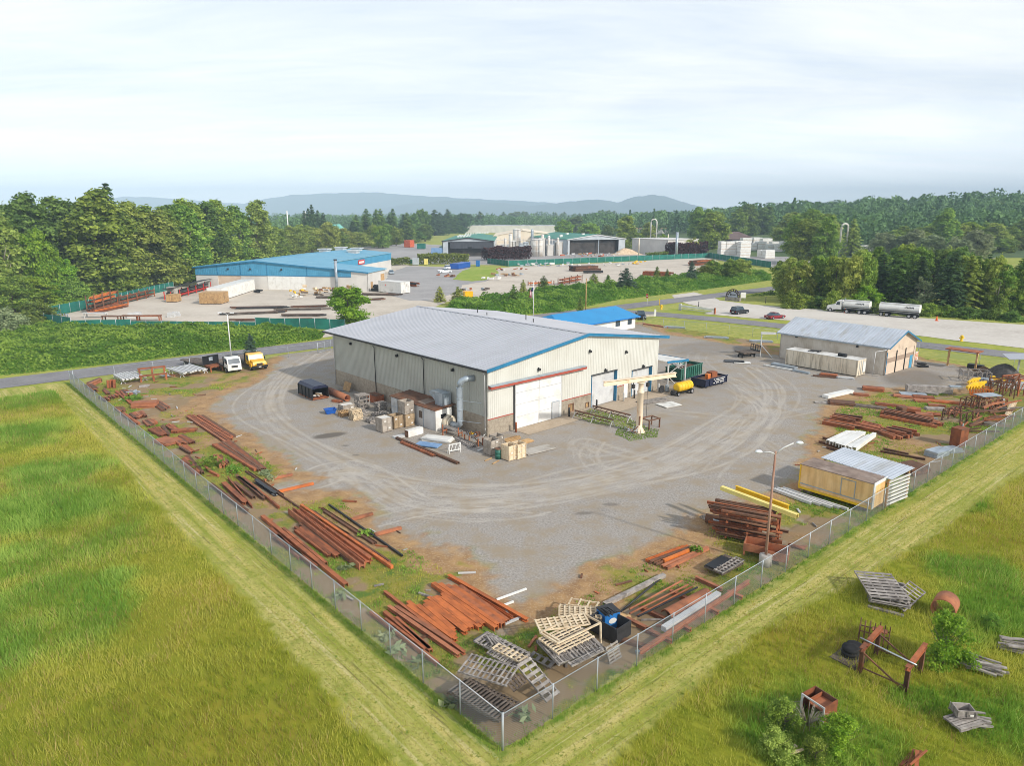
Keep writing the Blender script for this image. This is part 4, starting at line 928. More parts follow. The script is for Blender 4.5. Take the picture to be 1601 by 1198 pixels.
for x,y in((30.95,-1.1),(35.0,-1.1),(30.95,7.0),(35.0,7.0)):
 MB().box(x-0.09,x+0.09,y-0.09,y+0.09,0,3.85 if x<32 else 3.5).build('post','white_dull',ca)
mb=MB();mb.bar((31.0,-1.1,1.9),(33.2,-1.1,0.2),0.08,0.08);mb.bar((31.0,-1.1,2.2),(34.9,-1.1,3.4),0.07,0.07);mb.build('brace','white_dull',ca)
oa=WA;op=G(993,512.6)
of=thing('office_building','small white office with bright blue hipped roof behind the warehouse','building',tuple(op),oa)
hw,hd_=22.0,9.0
for a,l_,o_ in((0,hw,(-hw,0)),(PI/2,hd_,(0,0)),(PI,hw,(0,hd_)),(-PI/2,hd_,(-hw,hd_))):
 ops=[(l_-2.6,l_-1.2,0.9,2.2),(l_-6.5,l_-5.0,0.9,2.2)];put('wall',wallmb(l_,lambda s:2.45,ops,0,0.2),'white_paint',of,RZ(a,*o_))
 for x0,x1,z0,z1 in ops:put('window',MB().box(x0,x1,0.06,0.1,z0,z1),'glass',of,RZ(a,*o_))
mb=MB();e=0.7;zr_=4.25;ra,rb=(-hw+1.5,hd_/2),(-1.0,hd_/2)
c4=[(-hw-e,-e,2.45),(e,-e,2.45),(e,hd_+e,2.45),(-hw-e,hd_+e,2.45)];r2=[(ra[0],ra[1],zr_),(rb[0],rb[1],zr_)]
mb.add(c4+r2+[(x,y,z-0.14)for x,y,z in c4],[(0,1,5,4),(1,2,5),(2,3,4,5),(3,0,4),(6,7,1,0),(7,8,2,1),(8,9,3,2),(9,6,0,3),(9,8,7,6)])
mb.build('roof','roof_bright_blue',of)
mb=MB();mb.box(-hw-e-0.05,e+0.05,-e-0.07,-e-0.004,2.25,2.44);mb.box(e+0.004,e+0.07,-e,hd_+e,2.25,2.44);mb.build('fascia','trim_bright_blue',of)
mb=MB()
for x,y,z in((-6,2.6,3.3),(-9,3.0,3.5),(-3.4,3.2,3.6)):mb.tube([(x,y,z-0.5),(x,y,z+0.25)],0.08,6)
mb.build('roof_vent','steel_dark',of)
sa=R(-51.7);so=G(1218,559)
gs=thing('storage_shed','long tan shed with grey metal roof beside the stained container on the right','shed',tuple(so),sa)
SL,SW=16.9,9.9;tg=lambda s:4.2+(6.15-4.2)*(1-abs(s-4.95)/4.95)
put('side_wall',wallmb(SL,lambda s:4.2,(),0,0.2,0.3),'shed_siding',gs)
put('end_wall',wallmb(SW,tg,[(0.35,9.3,0,3.35)],0,0.2,0,(4.95,)),'shed_tan',gs,RZ(PI/2,SL,0))
put('side_wall',wallmb(SL,lambda s:4.2,(),0,0.2,0.6),'shed_siding',gs,RZ(PI,SL,SW))
put('end_wall',wallmb(SW,tg,(),0,0.2,0.6,(4.95,)),'shed_siding',gs,RZ(-PI/2,0,SW))
for i in range(3):
 s0_=0.38+i*2.98;d=put('bay_door',MB().box(s0_,s0_+2.86,0.05,0.12,0.03,3.32),'shed_tan',gs,RZ(PI/2,SL,0))
 put('door_stripe',MB().box(s0_,s0_+2.86,0.03,0.049,1.75,2.45),'shed_tan_dark',d,RZ(PI/2,SL,0))
for s0_ in(0.1,3.25,6.23):put('door_post',MB().box(s0_,s0_+0.14,-0.06,0.2,0,3.4),'trim_blue' if s0_<1 else 'steel_dark',gs,RZ(PI/2,SL,0))
put('side_door',MB().box(8.1,9.0,0.0,0.029,0.02,2.0),'blue_siding',gs,RZ(PI/2,SL,0))
kx=(6.15-4.2)/4.95;mb=MB();e=0.35;th=0.12
mb.extr([(-e,4.2-kx*e),(4.95,6.15),(4.95,6.15+th),(-e,4.2-kx*e+th)],'x',-0.6,SL+0.5);mb.extr([(4.95,6.15),(SW+e,4.2-kx*e),(SW+e,4.2-kx*e+th),(4.95,6.15+th)],'x',-0.6,SL+0.5)
s=-0.4
while s<SL+0.45:
 mb.extr([(-e,4.2-kx*e+th),(4.95,6.15+th),(4.95,6.15+th+0.05),(-e,4.2-kx*e+th+0.05)],'x',s-0.03,s+0.03);s+=0.5
mb.build('roof','roof_old',gs)
MB().box(5.5,7.4,3.3,4.4,5.75,5.8).build('skylight','white_paint',gs)if False else None
mb=MB();mb.box(-0.6,SL+0.5,-e-0.12,-e-0.002,3.98,4.16);mb.build('gutter','steel_galv',gs)
mb=MB();mb.extr([(-e,3.94),(4.95,6.02),(4.95,6.24),(-e,4.16)],'x',SL+0.502,SL+0.56);mb.extr([(4.95,6.02),(SW+e,3.94),(SW+e,4.16),(4.95,6.24)],'x',SL+0.502,SL+0.56);mb.build('rake_trim','trim_blue',gs)
for x,z in((2.8,3.85),(12.6,3.7)):
 mb=MB();walllamp(mb,x,z);mb.build('wall_lamp','steel_dark',gs)
mb=MB();mb.tube([(SL+0.2,-0.35,3.9),(SL-0.1,-0.9,3.8),(SL-0.9,-1.5,3.6),(SL-1.0,-1.6,0.1),(SL-0.2,-1.2,0.1)],0.06,7);mb.build('downspout','white_dull',gs)
mb=MB();mb.bar((-0.6,-0.6,4.0),(-2.3,-2.2,4.0),0.5,0.3);mb.bar((-2.2,-2.1,0),(-2.2,-2.1,3.9),0.14,0.14);mb.bar((-2.1,-2.0,1.9),(-0.2,-1.6,0.05),0.1,0.1);mb.build('loading_boom','white_dull',gs)
c0=G(*KS(180,380));c1=G(*KS(605,455));cl=(c1-c0).length;caz=ang(c0,c1)
ct=thing('storage_container','stained cream storage container with white top beside the grey roofed shed','container',tuple(c0),caz)
mb=MB();mb.box(0,cl,0.02,2.5,0.12,2.42)
x=0.4
while x<cl-0.2:mb.box(x,x+0.22,0.0,0.019,0.3,2.25);x+=0.55
mb.build('body','container_cream',ct);MB().box(-0.03,cl+0.03,-0.03,2.53,2.422,2.48).build('top','container_top',ct)
for x in(0,cl-0.12):
 for y in(-0.04,2.44):MB().box(x,x+0.12,y,y+0.1,0,2.42).build('corner_post','container_cream',ct)
mb=MB()
for y in(0.5,1.0,1.5,2.0):mb.tube([(cl+0.05,y,0.25),(cl+0.05,y,2.3)],0.025,6)
mb.build('lock_rod','steel_galv',ct)
mb=MB();mb.box(cl,cl+0.08,1.55,2.35,0.5,2.0);mb.build('cooling_unit','white_paint',ct)
tag(MB().tube([(cl-3.4,0.9,2.7),(cl-2.2,0.9,2.7)],0.28,12).build('tank','black_paint',None,(0,0,0)),'black tank lying on the top of the stained container','tank').matrix_world=Matrix.Translation(c0)@Matrix.Rotation(caz,4,'Z')
fr=MB()
for y in(0.8,1.6):fr.bar((3.1,y,2.55),(4.9,y,2.75),0.12,0.1)
for x in(3.3,4.0,4.7):fr.bar((x,0.7,2.62),(x,1.7,2.62),0.1,0.12)
o=fr.build('frame','steel_dark');o.matrix_world=Matrix.Translation(c0)@Matrix.Rotation(caz,4,'Z');tag(o,'grey metal frame lying on the white top of the stained container','frame')
bo=G(308,451);ba=R(-9.46);BL=57.3;S2=37.5;BD=79.0
bb=thing('blue_building','large white industrial building with blue roof and blue upper walls on the left','building',tuple(bo),ba)
tb=lambda s:6.7+(8.75-6.7)*s/20.7 if s<20.7 else 8.75-(s-20.7)*(8.75-5.7)/(BL-20.7)
D1=(7.7,15.5,0,4.2);D2=(24.6,37.1,0,4.45)
put('front_wall',wallmb(BL,lambda s:4.45,[D1,D2],0,0.25,0,(20.7,)),'white_far',bb)
put('upper_wall',wallmb(52.0,tb,(),4.45,0.25,0.6,(20.7,),0.05,0.12,y0=-0.06),'blue_siding',bb)
put('front_wall',wallmb(BL-52.0,lambda s:tb(s+52.0),(),4.45,0.25,0),'white_far',bb,RZ(0,52.0,0))
mb=MB();mb.box(0,52,-0.16,-0.061,4.3,4.52)
for s in(7.6,15.5,24.4,37.6,47.0):mb.box(s,s+0.18,-0.16,-0.061,4.5,tb(s)-0.1)
mb.build('band_trim','trim_blue',bb)
put('rollup_door',MB().box(D1[0],D1[1],0.1,0.16,0,D1[3]),'shed_tan',bb);mb=MB()
for i in range(5):mb.box(24.6+i*2.5+0.02,24.6+(i+1)*2.5-0.02,-0.12,-0.02,0.05,4.42)
mb.build('sliding_door','white_paint',bb)
ops=[(2.3,4.4,0,2.7),(11.4,15.2,0,4.4)]
put('side_wall',wallmb(15.9,lambda s:5.62,ops,0,0.25),'white_far',bb,RZ(PI/2,BL,0))
for x0,x1,z0,z1 in ops:put('loading_door',MB().box(x0,x1,0.12,0.18,z0,z1),'wood_tan',bb,RZ(PI/2,BL,0))
put('side_wall',wallmb(BD,lambda s:6.7,(),0,0.25),'white_far',bb,RZ(-PI/2,0,BD))
put('side_wall',wallmb(BD-15.9,lambda s:4.6,(),0,0.25),'white_far',bb,RZ(PI/2,S2,15.9))
put('upper_wall',wallmb(BD-15.9,lambda s:7.2,(),4.6,0.25,0.6,(),0.05,0.12,y0=-0.06),'blue_siding',bb,RZ(PI/2,S2,15.9))
put('back_wall',wallmb(BL-S2,lambda s:5.65+s*0.0833,(),0,0.25),'white_far',bb,RZ(PI,BL,15.9))
kr=(8.75-5.7)/(BL-20.7);kl=(8.75-6.7)/20.7;mb=MB();th=0.2
mb.extr([(-0.5,6.7-0.5*kl),(20.7,8.75),(20.7,8.95),(-0.5,6.9-0.5*kl)],'y',-0.5,BD+0.5)
zz=8.75-kr*(S2+0.4-20.7);mb.extr([(20.7,8.75),(S2+0.4,zz),(S2+0.4,zz+th),(20.7,8.95)],'y',-0.5,BD+0.5)
mb.extr([(S2+0.4,zz),(BL+0.5,5.7-0.5*kr),(BL+0.5,5.9-0.5*kr),(S2+0.4,zz+th)],'y',-0.5,16.4)
s=0.5
while s<BD:
 mb.extr([(-0.5,6.9-0.5*kl),(20.7,8.95),(20.7,9.01),(-0.5,6.96-0.5*kl)],'y',s,s+0.1)
 xe=BL+0.5 if s<16 else S2+0.4;mb.extr([(20.7,8.95),(xe,8.95-kr*(xe-20.7)),(xe,9.01-kr*(xe-20.7)),(20.7,9.01)],'y',s,s+0.1);s+=1.5
mb.build('roof','roof_blue',bb)
mb=MB();mb.extr([(-0.5,6.55-0.5*kl),(20.7,8.6),(20.7,8.98),(-0.5,6.93-0.5*kl)],'y',-0.58,-0.502);mb.extr([(20.7,8.6),(BL+0.5,5.55-0.5*kr),(BL+0.5,5.93-0.5*kr),(20.7,8.98)],'y',-0.58,-0.502);mb.build('rake_trim','trim_blue',bb)
for x,y in((17.0,60),(19.5,70),(25.5,72),(29.0,60)):
 mb=MB();z=8.9-abs(x-20.7)*0.09;mb.box(x-1.6,x+1.6,y-2,y+2,z,z+0.9);mb.box(x-2.1,x+2.1,y-2.3,y+2.3,z+0.9,z+1.3);mb.build('roof_ventilator','white_dull',bb)
mb=MB();mb.tube([(47.6,-0.9,1.2),(47.6,-0.9,9.4)],0.42,12);mb.build('flue','steel_galv',bb);MB().tube([(47.6,-0.9,9.4),(47.6,-0.9,9.75)],0.55,12).build('flue_cap','steel_dark',bb)
sg=put('sign',MB().box(26.6,32.6,-0.22,-0.10,4.95,6.65),'sign_red',bb,RZ(PI/2,S2,15.9))
mb=MB();x=27.2
for i in range(5):mb.box(x,x+0.6,-0.25,-0.222,5.35,6.15);mb.box(x+0.6,x+0.78,-0.25,-0.222,5.35,5.6);x+=0.98
put('sign_lettering',mb,'white_paint',sg,RZ(PI/2,S2,15.9))
for s in(11.5,19.0,29.5):
 mb=MB();walllamp(mb,s,6.3,-0.1,1.6);mb.build('wall_lamp','steel_dark',bb)
def gbuild(name,label,p0,p1,depth,eave,ridge,wall,roofm,cat='building',opens=(),wall2=None,openm='dark_inside',over=0.4,flat=False,rx=0.5,vents=0,trim=None):
 L_=(Vector(p1)-Vector(p0)).length;t=thing(name,label,cat,tuple(p0),ang(p0,p1));r_=L_*rx
 tp=(lambda s:eave)if flat else(lambda s:eave+(ridge-eave)*(s/r_ if s<r_ else(L_-s)/(L_-r_)))
 put('front_wall',wallmb(L_,tp,opens,0,0.3,0,()if flat else(r_,)),wall,t)
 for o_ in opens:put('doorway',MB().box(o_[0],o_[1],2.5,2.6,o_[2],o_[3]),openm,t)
 put('side_wall',wallmb(depth,lambda s:eave,(),0,0.3),wall2 or wall,t,RZ(PI/2,L_,0));put('side_wall',wallmb(depth,lambda s:eave,(),0,0.3),wall2 or wall,t,RZ(-PI/2,0,depth))
 put('back_wall',wallmb(L_,lambda s:tp(L_-s),(),0,0.3,0,()if flat else(L_-r_,)),wall,t,RZ(PI,L_,depth))
 if flat:MB().box(-over,L_+over,-over,depth+over,eave,eave+0.3).build('roof',roofm,t)
 else:
  mb,a_,b_=gable_roof(L_,depth,r_,eave,ridge,over,over,over,over,0.25,0);mb.build('roof',roofm,t)
  if trim:
   mb=MB();k_=(ridge-eave)
   mb.extr([(-over,a_-0.25),(r_,ridge-0.25),(r_,ridge+0.27),(-over,a_+0.27)],'y',-over-0.12,-over-0.01);mb.extr([(r_,ridge-0.25),(L_+over,b_-0.25),(L_+over,b_+0.27),(r_,ridge+0.27)],'y',-over-0.12,-over-0.01);mb.build('rake_trim',trim,t)
 return t,L_
p0,p1=G(692,401),G(772,401)
t,L_=gbuild('factory_shed','left green roofed factory shed with dark curtain hanging over its open front',p0,p1,95,8.4,10.2,'grey_wall','green_roof','factory',[(3.2,28.4,0,8.0)],trim='steel_dark')
mb=MB()
for i in range(12):mb.box(4.4+i*2.0,4.4+i*2.0+1.96,-0.1,0.0-0.02+0.05*(i%2),4.4 if i!=5 else 5.2,8.3)
mb.build('curtain','dark_curtain',t)
mb=MB()
for y in range(8,90,9):mb.box(-0.12,-0.005,y,y+0.3,0.2,8.2)
mb.box(-0.12,-0.005,1,90,4.0,4.25);mb.build('wall_frame','steel_dark',t)
mb=MB();mb.box(-4,-0.13,22,34,4.0,4.4);mb.build('door_canopy','green_roof',t)
mb=MB()
for y,x in((20,9),(45,8),(72,10),(66,18)):
 for k in range(5):mb.box(x-2+k*1.6,x-2+k*1.6+1.1,y-1+k*0.5,y+2+k*0.5,9.1+0.1*x,9.9+0.1*x)
mb.build('roof_ventilator','white_paint',t)
p0,p1=G(887,398),G(977,396)
t,L_=gbuild('factory_shed','right green roofed factory shed with wide open front and earth heap inside',p0,p1,60,8.6,11.2,'grey_wall','green_roof','factory',[(1.4,34.0,0,8.3)],trim='white_dull')
MB().box(20.5,20.9,0.3,0.7,0,10.4).build('column','steel_galv',t)
mb=MB()
for x,y,z in((5,20,9.9),(14,30,10.6),(16,12,10.8)):mb.box(x-0.8,x+0.8,y-0.8,y+0.8,z-0.6,z+1.0)
mb.build('roof_ventilator','white_paint',t)
p0,p1=G(772,391),G(880,391)
t,L_=gbuild('factory_hall','tall beige factory hall standing between the two green roofs',p0,p1,70,9.0,12.5,'cream_wall','cream_wall','factory',[(24,34,0,6)],rx=0.42)
q0=G(783,398);q1=G(799,398)
t,L_=gbuild('factory_annex','small grey annex with a dark doorway in front of the beige hall',q0,q1,8,5.4,5.4,'grey_wall','white_far','building',[(1.2,L_*0.13,0,4.4)],flat=True)
mb=MB()
for i in range(6):
 a=G(775+i*22,396);mb.tube([(a.x,a.y,0),(a.x,a.y,8.5)],0.25,6)
 b_=G(775+(i+1)*22,396);mb.bar((a.x,a.y,8),(b_.x,b_.y,8),0.3,0.4);mb.bar((a.x,a.y,5),(b_.x,b_.y,5),0.25,0.35)
tag(mb.build('pipe_rack','tank_white'),'long pale pipe rack running in front of the beige hall','pipe rack')
def tank(px,yb,yt,wpx,label,mat='tank_white',ladder=True,dome=0.12):
 p=G(px,yb);r_=wpx*p.y/F/2;lo,hi=0,60
 for _ in range(40):
  m_=(lo+hi)/2;Zc=m_-CH;dep=p.y*math.cos(PITCH)-Zc*math.sin(PITCH);up=p.y*math.sin(PITCH)+Zc*math.cos(PITCH)
  if CY-F*up/dep>yt:lo=m_
  else:hi=m_
 t=thing('storage_tank',label,'tank',tuple(p));mb=MB();mb.lathe([(r_,0),(r_,lo*0.94),(r_*0.7,lo*0.985),(0.05,lo)],20);mb.build('shell',mat,t)
 mb=MB()
 for k in(0.3,0.62,0.93):mb.lathe([(r_+0.02,lo*k-0.12),(r_+0.12,lo*k-0.1),(r_+0.12,lo*k+0.1),(r_+0.02,lo*k+0.12)],20)
 mb.build('band','white_dull',t)
 if ladder:
  mb=MB();mb.bar((r_*0.3,-r_*1.02,0.2),(r_*0.3,-r_*1.02,lo),0.2,0.1);mb.bar((r_*0.3+0.7,-r_*1.0,0.2),(r_*0.3+0.7,-r_*1.0,lo),0.2,0.1);mb.build('ladder','steel_galv',t)
 return t
tank(839,401,373,19,'widest rust streaked white tank in front of the beige hall')
tank(822,399,378,9,'narrow grey tank left of the widest tank','grey_wall');tank(815,399,380,8,'short narrow tank furthest left in the tank group','grey_wall')
tank(808,393,357,12,'tall white silo rising above the beige hall roof')
tank(832,394,358,4,'thin tall steel stack beside the tanks','steel_galv',False)
for(x0,x1,yb,dp_,h_,lb)in((843,853,400.5,6,9.5,'pale process tower beside the widest tank'),(855,866,400,7,6.0,'white process building right of the widest tank'),(868,880,399.5,7,7.5,'white process building next to the right green roof'),(801,806,398,5,7.5,'slim white process tower left of the tank group')):gbuild('process_building',lb,G(x0,yb),G(x1,yb),dp_,h_,h_,'white_far','container_top','building',flat=True,over=0.1)
for px_,yt_,w_ in((848,366,5),(858,368,4),(872,371,4),(790,372,4),(798,365,5)):tank(px_,399.5,yt_,w_,'slim pale vertical vessel in the factory plant at %s'%{848:'the pale tower',858:'the white process building',872:'the right green roof end',790:'the grey annex',798:'the silo foot'}[px_],'tank_white',False)
t,_=gbuild('far_warehouse','long white warehouse with pale roof far behind the factory',G(727,364),G(868,364),60,9.5,12.5,'white_far','roof_metal','warehouse',flat=False,rx=0.5)if False else gbuild('far_warehouse','long white warehouse with pale roof far behind the factory',G(727,364),G(868,364),60,9.0,9.0,'white_far','roof_metal','warehouse',flat=True,over=0.2)
gbuild('far_warehouse','pale warehouse with tan roof edge behind the olive tree right of the factory',G(945,370),G(1035,371),50,8.5,8.5,'white_far','wood_tan','warehouse',flat=True)
gbuild('far_building','low grey building among trees above the right green roof',G(872,349),G(918,349),40,10,10,'grey_wall','brown_roof','building',flat=True)
t,L_=gbuild('mill_building','white flat roofed mill building with grey wall panels right of the factory',G(1043,399),G(1090,397),30,8.6,8.6,'white_far','white_far','building',flat=True)
mb=MB();mb.box(0.6,7,-0.12,-0.02,1,6.6);mb.box(11,20,-0.12,-0.02,4.4,6.4);mb.build('wall_panel','grey_wall',t)
tag(MB().tube([(0,0,0),(0,0,13.5)],0.75,14).build('chimney','steel_galv',None,tuple(G(1057,402))),'thick pale metal chimney in front of the white mill building','chimney')
def bentpipe(px,yb,h,r,label):
 p=G(px,yb);t=thing('dust_collector',label,'dust collector',tuple(p));mb=MB()
 pts=[(0,0,0),(0,0,h-2)]+[(1.9-1.9*math.cos(a),0,h-2+1.9*math.sin(a))for a in(0.5,1.0,1.57,2.1,2.6,3.14)]+[(3.8,0,h-2.6-h*0.3 if False else 0.5)]
 mb.tube(pts,r,10);mb.build('bent_pipe','tank_white',t)
 mb=MB()
 for x in(-0.9,4.7):mb.bar((x,0.6,0),(x*0.6+0.8,0.3,h*0.6),0.2,0.2)
 mb.build('leg','steel_galv',t)
bentpipe(1016,391,20,0.42,'white bent dust pipes standing among trees right of the factory');bentpipe(1311,400,18,0.5,'silver bent dust pipes above the tree row behind the tank truck')
t=thing('lumber_shed','open sided shed with brown hipped roof behind the white lumber stacks','shed',tuple(G(1127,388)),0.0)
p_=G(1127,388);q_=G(1180,388);Lx=(q_-p_).length;mb=MB();c4=[(-1,-1,6.2),(Lx+1,-1,6.2),(Lx+1,26,6.2),(-1,26,6.2)];mb.add(c4+[(6,12.5,11),(Lx-8,12.5,11)]+[(x,y,5.8)for x,y,_ in c4],[(0,1,5,4),(1,2,5),(2,3,4,5),(3,0,4),(6,7,1,0),(7,8,2,1),(8,9,3,2),(9,6,0,3),(9,8,7,6)]);mb.build('roof','brown_roof',t)
for i in range(4):MB().box(i*(Lx-0.5)/3,i*(Lx-0.5)/3+0.5,0,0.5,0,5.8).build('post','wood_tan',t)
MB().box(0,Lx,25,25.4,0,5.8).build('back_wall','dark_inside',t)
for k,(px,py,w,h)in enumerate(((1132,392,3,2.6),(1139,391,4,3.4),(1146,393,3.4,2.4),(1154,390,4,3.2),(1161,393,3.6,3.8),(1168,391,4.4,4.6),(1176,394,3.6,3.2),(1184,391,4.0,4.8),(1191,394,3.6,3.8),(1199,392,4.2,4.6),(1207,395,3.4,3.0),(1214,393,4.2,3.6),(1222,396,3.8,3.2),(1229,394,4.0,3.8),(1136,402,4.6,5.0),(1144,402,4.4,5.0),(1158,402,4.2,5.2),(1165,403,3.8,5.0),(1196,403,3.2,2.4),(1204,404,3.4,2.6))):
 p=G(px,py);t=thing('lumber_stack','white wrapped stack of lumber in the yard in front of the brown roof','lumber stack',tuple(p),0.1,'wrapped lumber stacks')
 w*=1.5;h*=1.7;n=max(2,int(h/1.4));mb=MB()
 for i in range(n):mb.box(-w/2+rnd(-0.1,0.1),w/2+rnd(-0.1,0.1),0,5,0.12+i*h/n,(i+1)*h/n)
 mb.build('wrapped_bundle','white_paint',t);mb=MB()
 for i in range(n):mb.box(-w/2-0.02,w/2+0.02,-0.03,0.4,i*h/n,0.118+i*h/n)
 mb.build('bearer','wood_tan',t)
gbuild('far_building','white low building with blue upper wall on the right hillside',G(1362,374),G(1414,375),30,7.2,7.2,'white_far','roof_metal','building',flat=True)
gbuild('far_building','long white roofed building in front of the blue walled one on the hillside',G(1352,383),G(1400,384),30,5.0,5.0,'white_far','container_top','building',flat=True)
gbuild('far_building','small white house half hidden by trees near the right edge',G(1573,372),G(1585,373),14,5,7,'white_far','roof_old')
gbuild('far_building','pale teal roofed building deep in the woods behind the blue roof',G(515,366),G(530,366),30,6.0,11.0,'teal_roof','teal_roof')
t=thing('hoop_house','white hooped frame of a greenhouse among the trees right of the lumber yard','greenhouse',tuple(G(1346,398)))
mb=MB()
for i in range(9):mb.tube([(6.0*math.cos(a)+i*2.2*0.9,i*1.2,5.2*math.sin(a))for a in np.linspace(0,PI,12)],0.16,5)
mb.build('hoop','white_paint',t);mb=MB();mb.tube([(0,0,5.2),(15.8,9.6,5.2)],0.14,5);mb.build('purlin','white_paint',t)
def chainlink(a,b_,label,h=1.85,sp=3.0,mesh=0.12,wire=0.0024,lean=0.0,brace=False):
 a=Vector(a);b_=Vector(b_);L_=(b_-a).length;rz=ang(a,b_);t=thing('chain_link_fence',label,'fence',tuple(a),rz)
 segs=[];n=int(L_/mesh)
 for i in range(-int(h/mesh),n+1):
  for sgn in(1,-1):
   x0=i*mesh if sgn>0 else i*mesh+h;x1=x0+sgn*h;z0,z1=0.04,h-0.03
   if sgn>0:
    if x0<0:z0+=-x0*(z1-z0)/h;x0=0
    if x1>L_:z1-=(x1-L_)*(h-0.07)/h;x1=L_
   else:
    if x0>L_:z0+=(x0-L_)*(h-0.07)/h;x0=L_
    if x1<0:z1-=(0-x1)*(h-0.07)/h;x1=0
   if z1-z0>0.05 and abs(x1-x0)>0.02:segs.append((x0,z0,x1,z1))
 S=np.array(segs);d=np.stack([S[:,2]-S[:,0],S[:,3]-S[:,1]],1);d/=np.linalg.norm(d,axis=1)[:,None];nx_=np.stack([-d[:,1],d[:,0]],1)*wire
 z_=np.zeros(len(S));w_=np.full(len(S),wire*1.5)
 V=np.stack([np.stack([S[:,0]-nx_[:,0],z_-w_,S[:,1]-nx_[:,1]],1),np.stack([S[:,0]+nx_[:,0],z_-w_,S[:,1]+nx_[:,1]],1),np.stack([S[:,0],z_+w_,S[:,1]],1),np.stack([S[:,2]-nx_[:,0],z_-w_,S[:,3]-nx_[:,1]],1),np.stack([S[:,2]+nx_[:,0],z_-w_,S[:,3]+nx_[:,1]],1),np.stack([S[:,2],z_+w_,S[:,3]],1)],1).reshape(-1,3)
 k=np.arange(len(S))[:,None]*6;F_=np.concatenate([k+np.array([[0,1,4,3]]),k+np.array([[1,2,5,4]]),k+np.array([[2,0,3,5]])])
 link('wire_mesh',npmesh('wire_mesh',V,F_,'wire'),t)
 MB().tube([(0,0,h),(L_,0,h)],0.024,6).build('top_rail','post_galv',t)
 n=max(1,round(L_/sp));pm_=MB().tube([(0,0,0),(0,0,h+0.06)],0.032,7).mesh('post','post_galv')
 for i in range(n+1):
  e=i in(0,n);x=L_*i/n
  if e:MB().tube([(0,0,0),(0,0,h+0.12)],0.05,8).build('corner_post','post_galv',t,(x,0,0))
  else:link('post',pm_,t,(x,0,0),0)
 return t
chainlink(FL,FC,'chain link fence running from the road down the left side of the steel yard',1.86,3.0)
chainlink(FC,FRE,'chain link fence climbing from the near corner along the right side of the yard',1.86,3.0)
FG0=G(300,572+10);bk=[FL+Vector((0.3,0.3,0)),G(497,553)]
chainlink(bk[0],bk[1],'chain link fence along the road behind the trucks and steel racks',1.8,5.0,0.22)
chainlink(G(522,546),G(535,538),'short piece of chain link fence beside the gate at the warehouse back corner',1.8,3.0,0.16)
gt=thing('gate','wide chain link gate across the driveway beside the back of the warehouse','gate',tuple(bk[1]),ang(bk[1],G(518,547)))
gl=(G(518,547)-bk[1]).length;mb=MB()
for z in(0.12,1.7):mb.tube([(0.1,0,z),(gl-0.1,0,z)],0.03,6)
for x in(0.1,gl/2,gl-0.1):mb.tube([(x,0,0.05),(x,0,1.8)],0.035,6)
mb.build('gate_frame','post_galv',gt);mb=MB();x=0.2
while x<gl-0.2:mb.bar((x,0,0.12),(min(x+1.58,gl-0.1),0,1.7 if x+1.58<gl-0.1 else 0.12+gl-0.1-x),0.012,0.012);mb.bar((x,0,1.7),(min(x+1.58,gl-0.1),0,0.12 if x+1.58<gl-0.1 else 1.7-(gl-0.1-x)),0.012,0.012);x+=0.2
mb.build('wire_mesh','wire',gt)
chainlink(G(1005,509),G(1215,531),'chain link fence on the grass between the yard and the side road',1.8,4.5,0.18)
chainlink(G(1435,556),G(1640,585),'chain link fence behind the gravel heap along the side road',1.8,4.5,0.18)
def screenfence(a,b_,label,h=2.0,sp=3.2,mat='fence_green',zg=0.0):
 a=Vector(a);b_=Vector(b_);L_=(b_-a).length;t=thing('screen_fence',label,'fence',tuple(a),ang(a,b_));n=max(1,round(L_/sp))
 mb=MB()
 for i in range(n):mb.box(L_*i/n+0.06,L_*(i+1)/n-0.06,rnd(-0.03,0.03)-0.02,rnd(0.0,0.02)+0.02,0.05,h-rnd(0,0.08))
 mb.build('screen',mat,t);pm_=MB().tube([(0,0,0),(0,0,h+0.15)],0.06,6).mesh('post','post_galv')
 for i in range(min(n+1,100)):link('post',pm_,t,(L_*i/n,0,0))
 return t
screenfence(G(112,512),G(44,503),'dark green screened fence corner at the lower left of the blue building lot',2.2)
screenfence(G(44,502),G(140,483),'green screened fence left end along the foot of the wood',2.4)
screenfence(G(140,483),G(272,452),'green screened fence behind the rusty beam stacks along the wood',2.4)
screenfence(G(112,512.5),G(205,511),'dark green screen fence along the near edge of the blue building lot',1.6)
screenfence(G(205,511),G(400,513),'low screened fence hidden in brambles at the near lot edge',1.3)
screenfence(G(400,513),G(540,516),'dark green screen fence left of the bushy tree behind the warehouse',2.2)
screenfence(G(762,412),G(795,416.5),'green screened fence corner at the grass island',2.6);screenfence(G(795,416.5),G(1108,403),'long green screened fence between the sandy lot and the factory',2.6,5.0)
screenfence(G(1108,403),G(1205,419),'dark green screened fence running down to the road at the lumber yard',2.8,5.0)
screenfence(G(640,413),G(655,413),'short green screen beside the white box at the factory hedge',2.2)
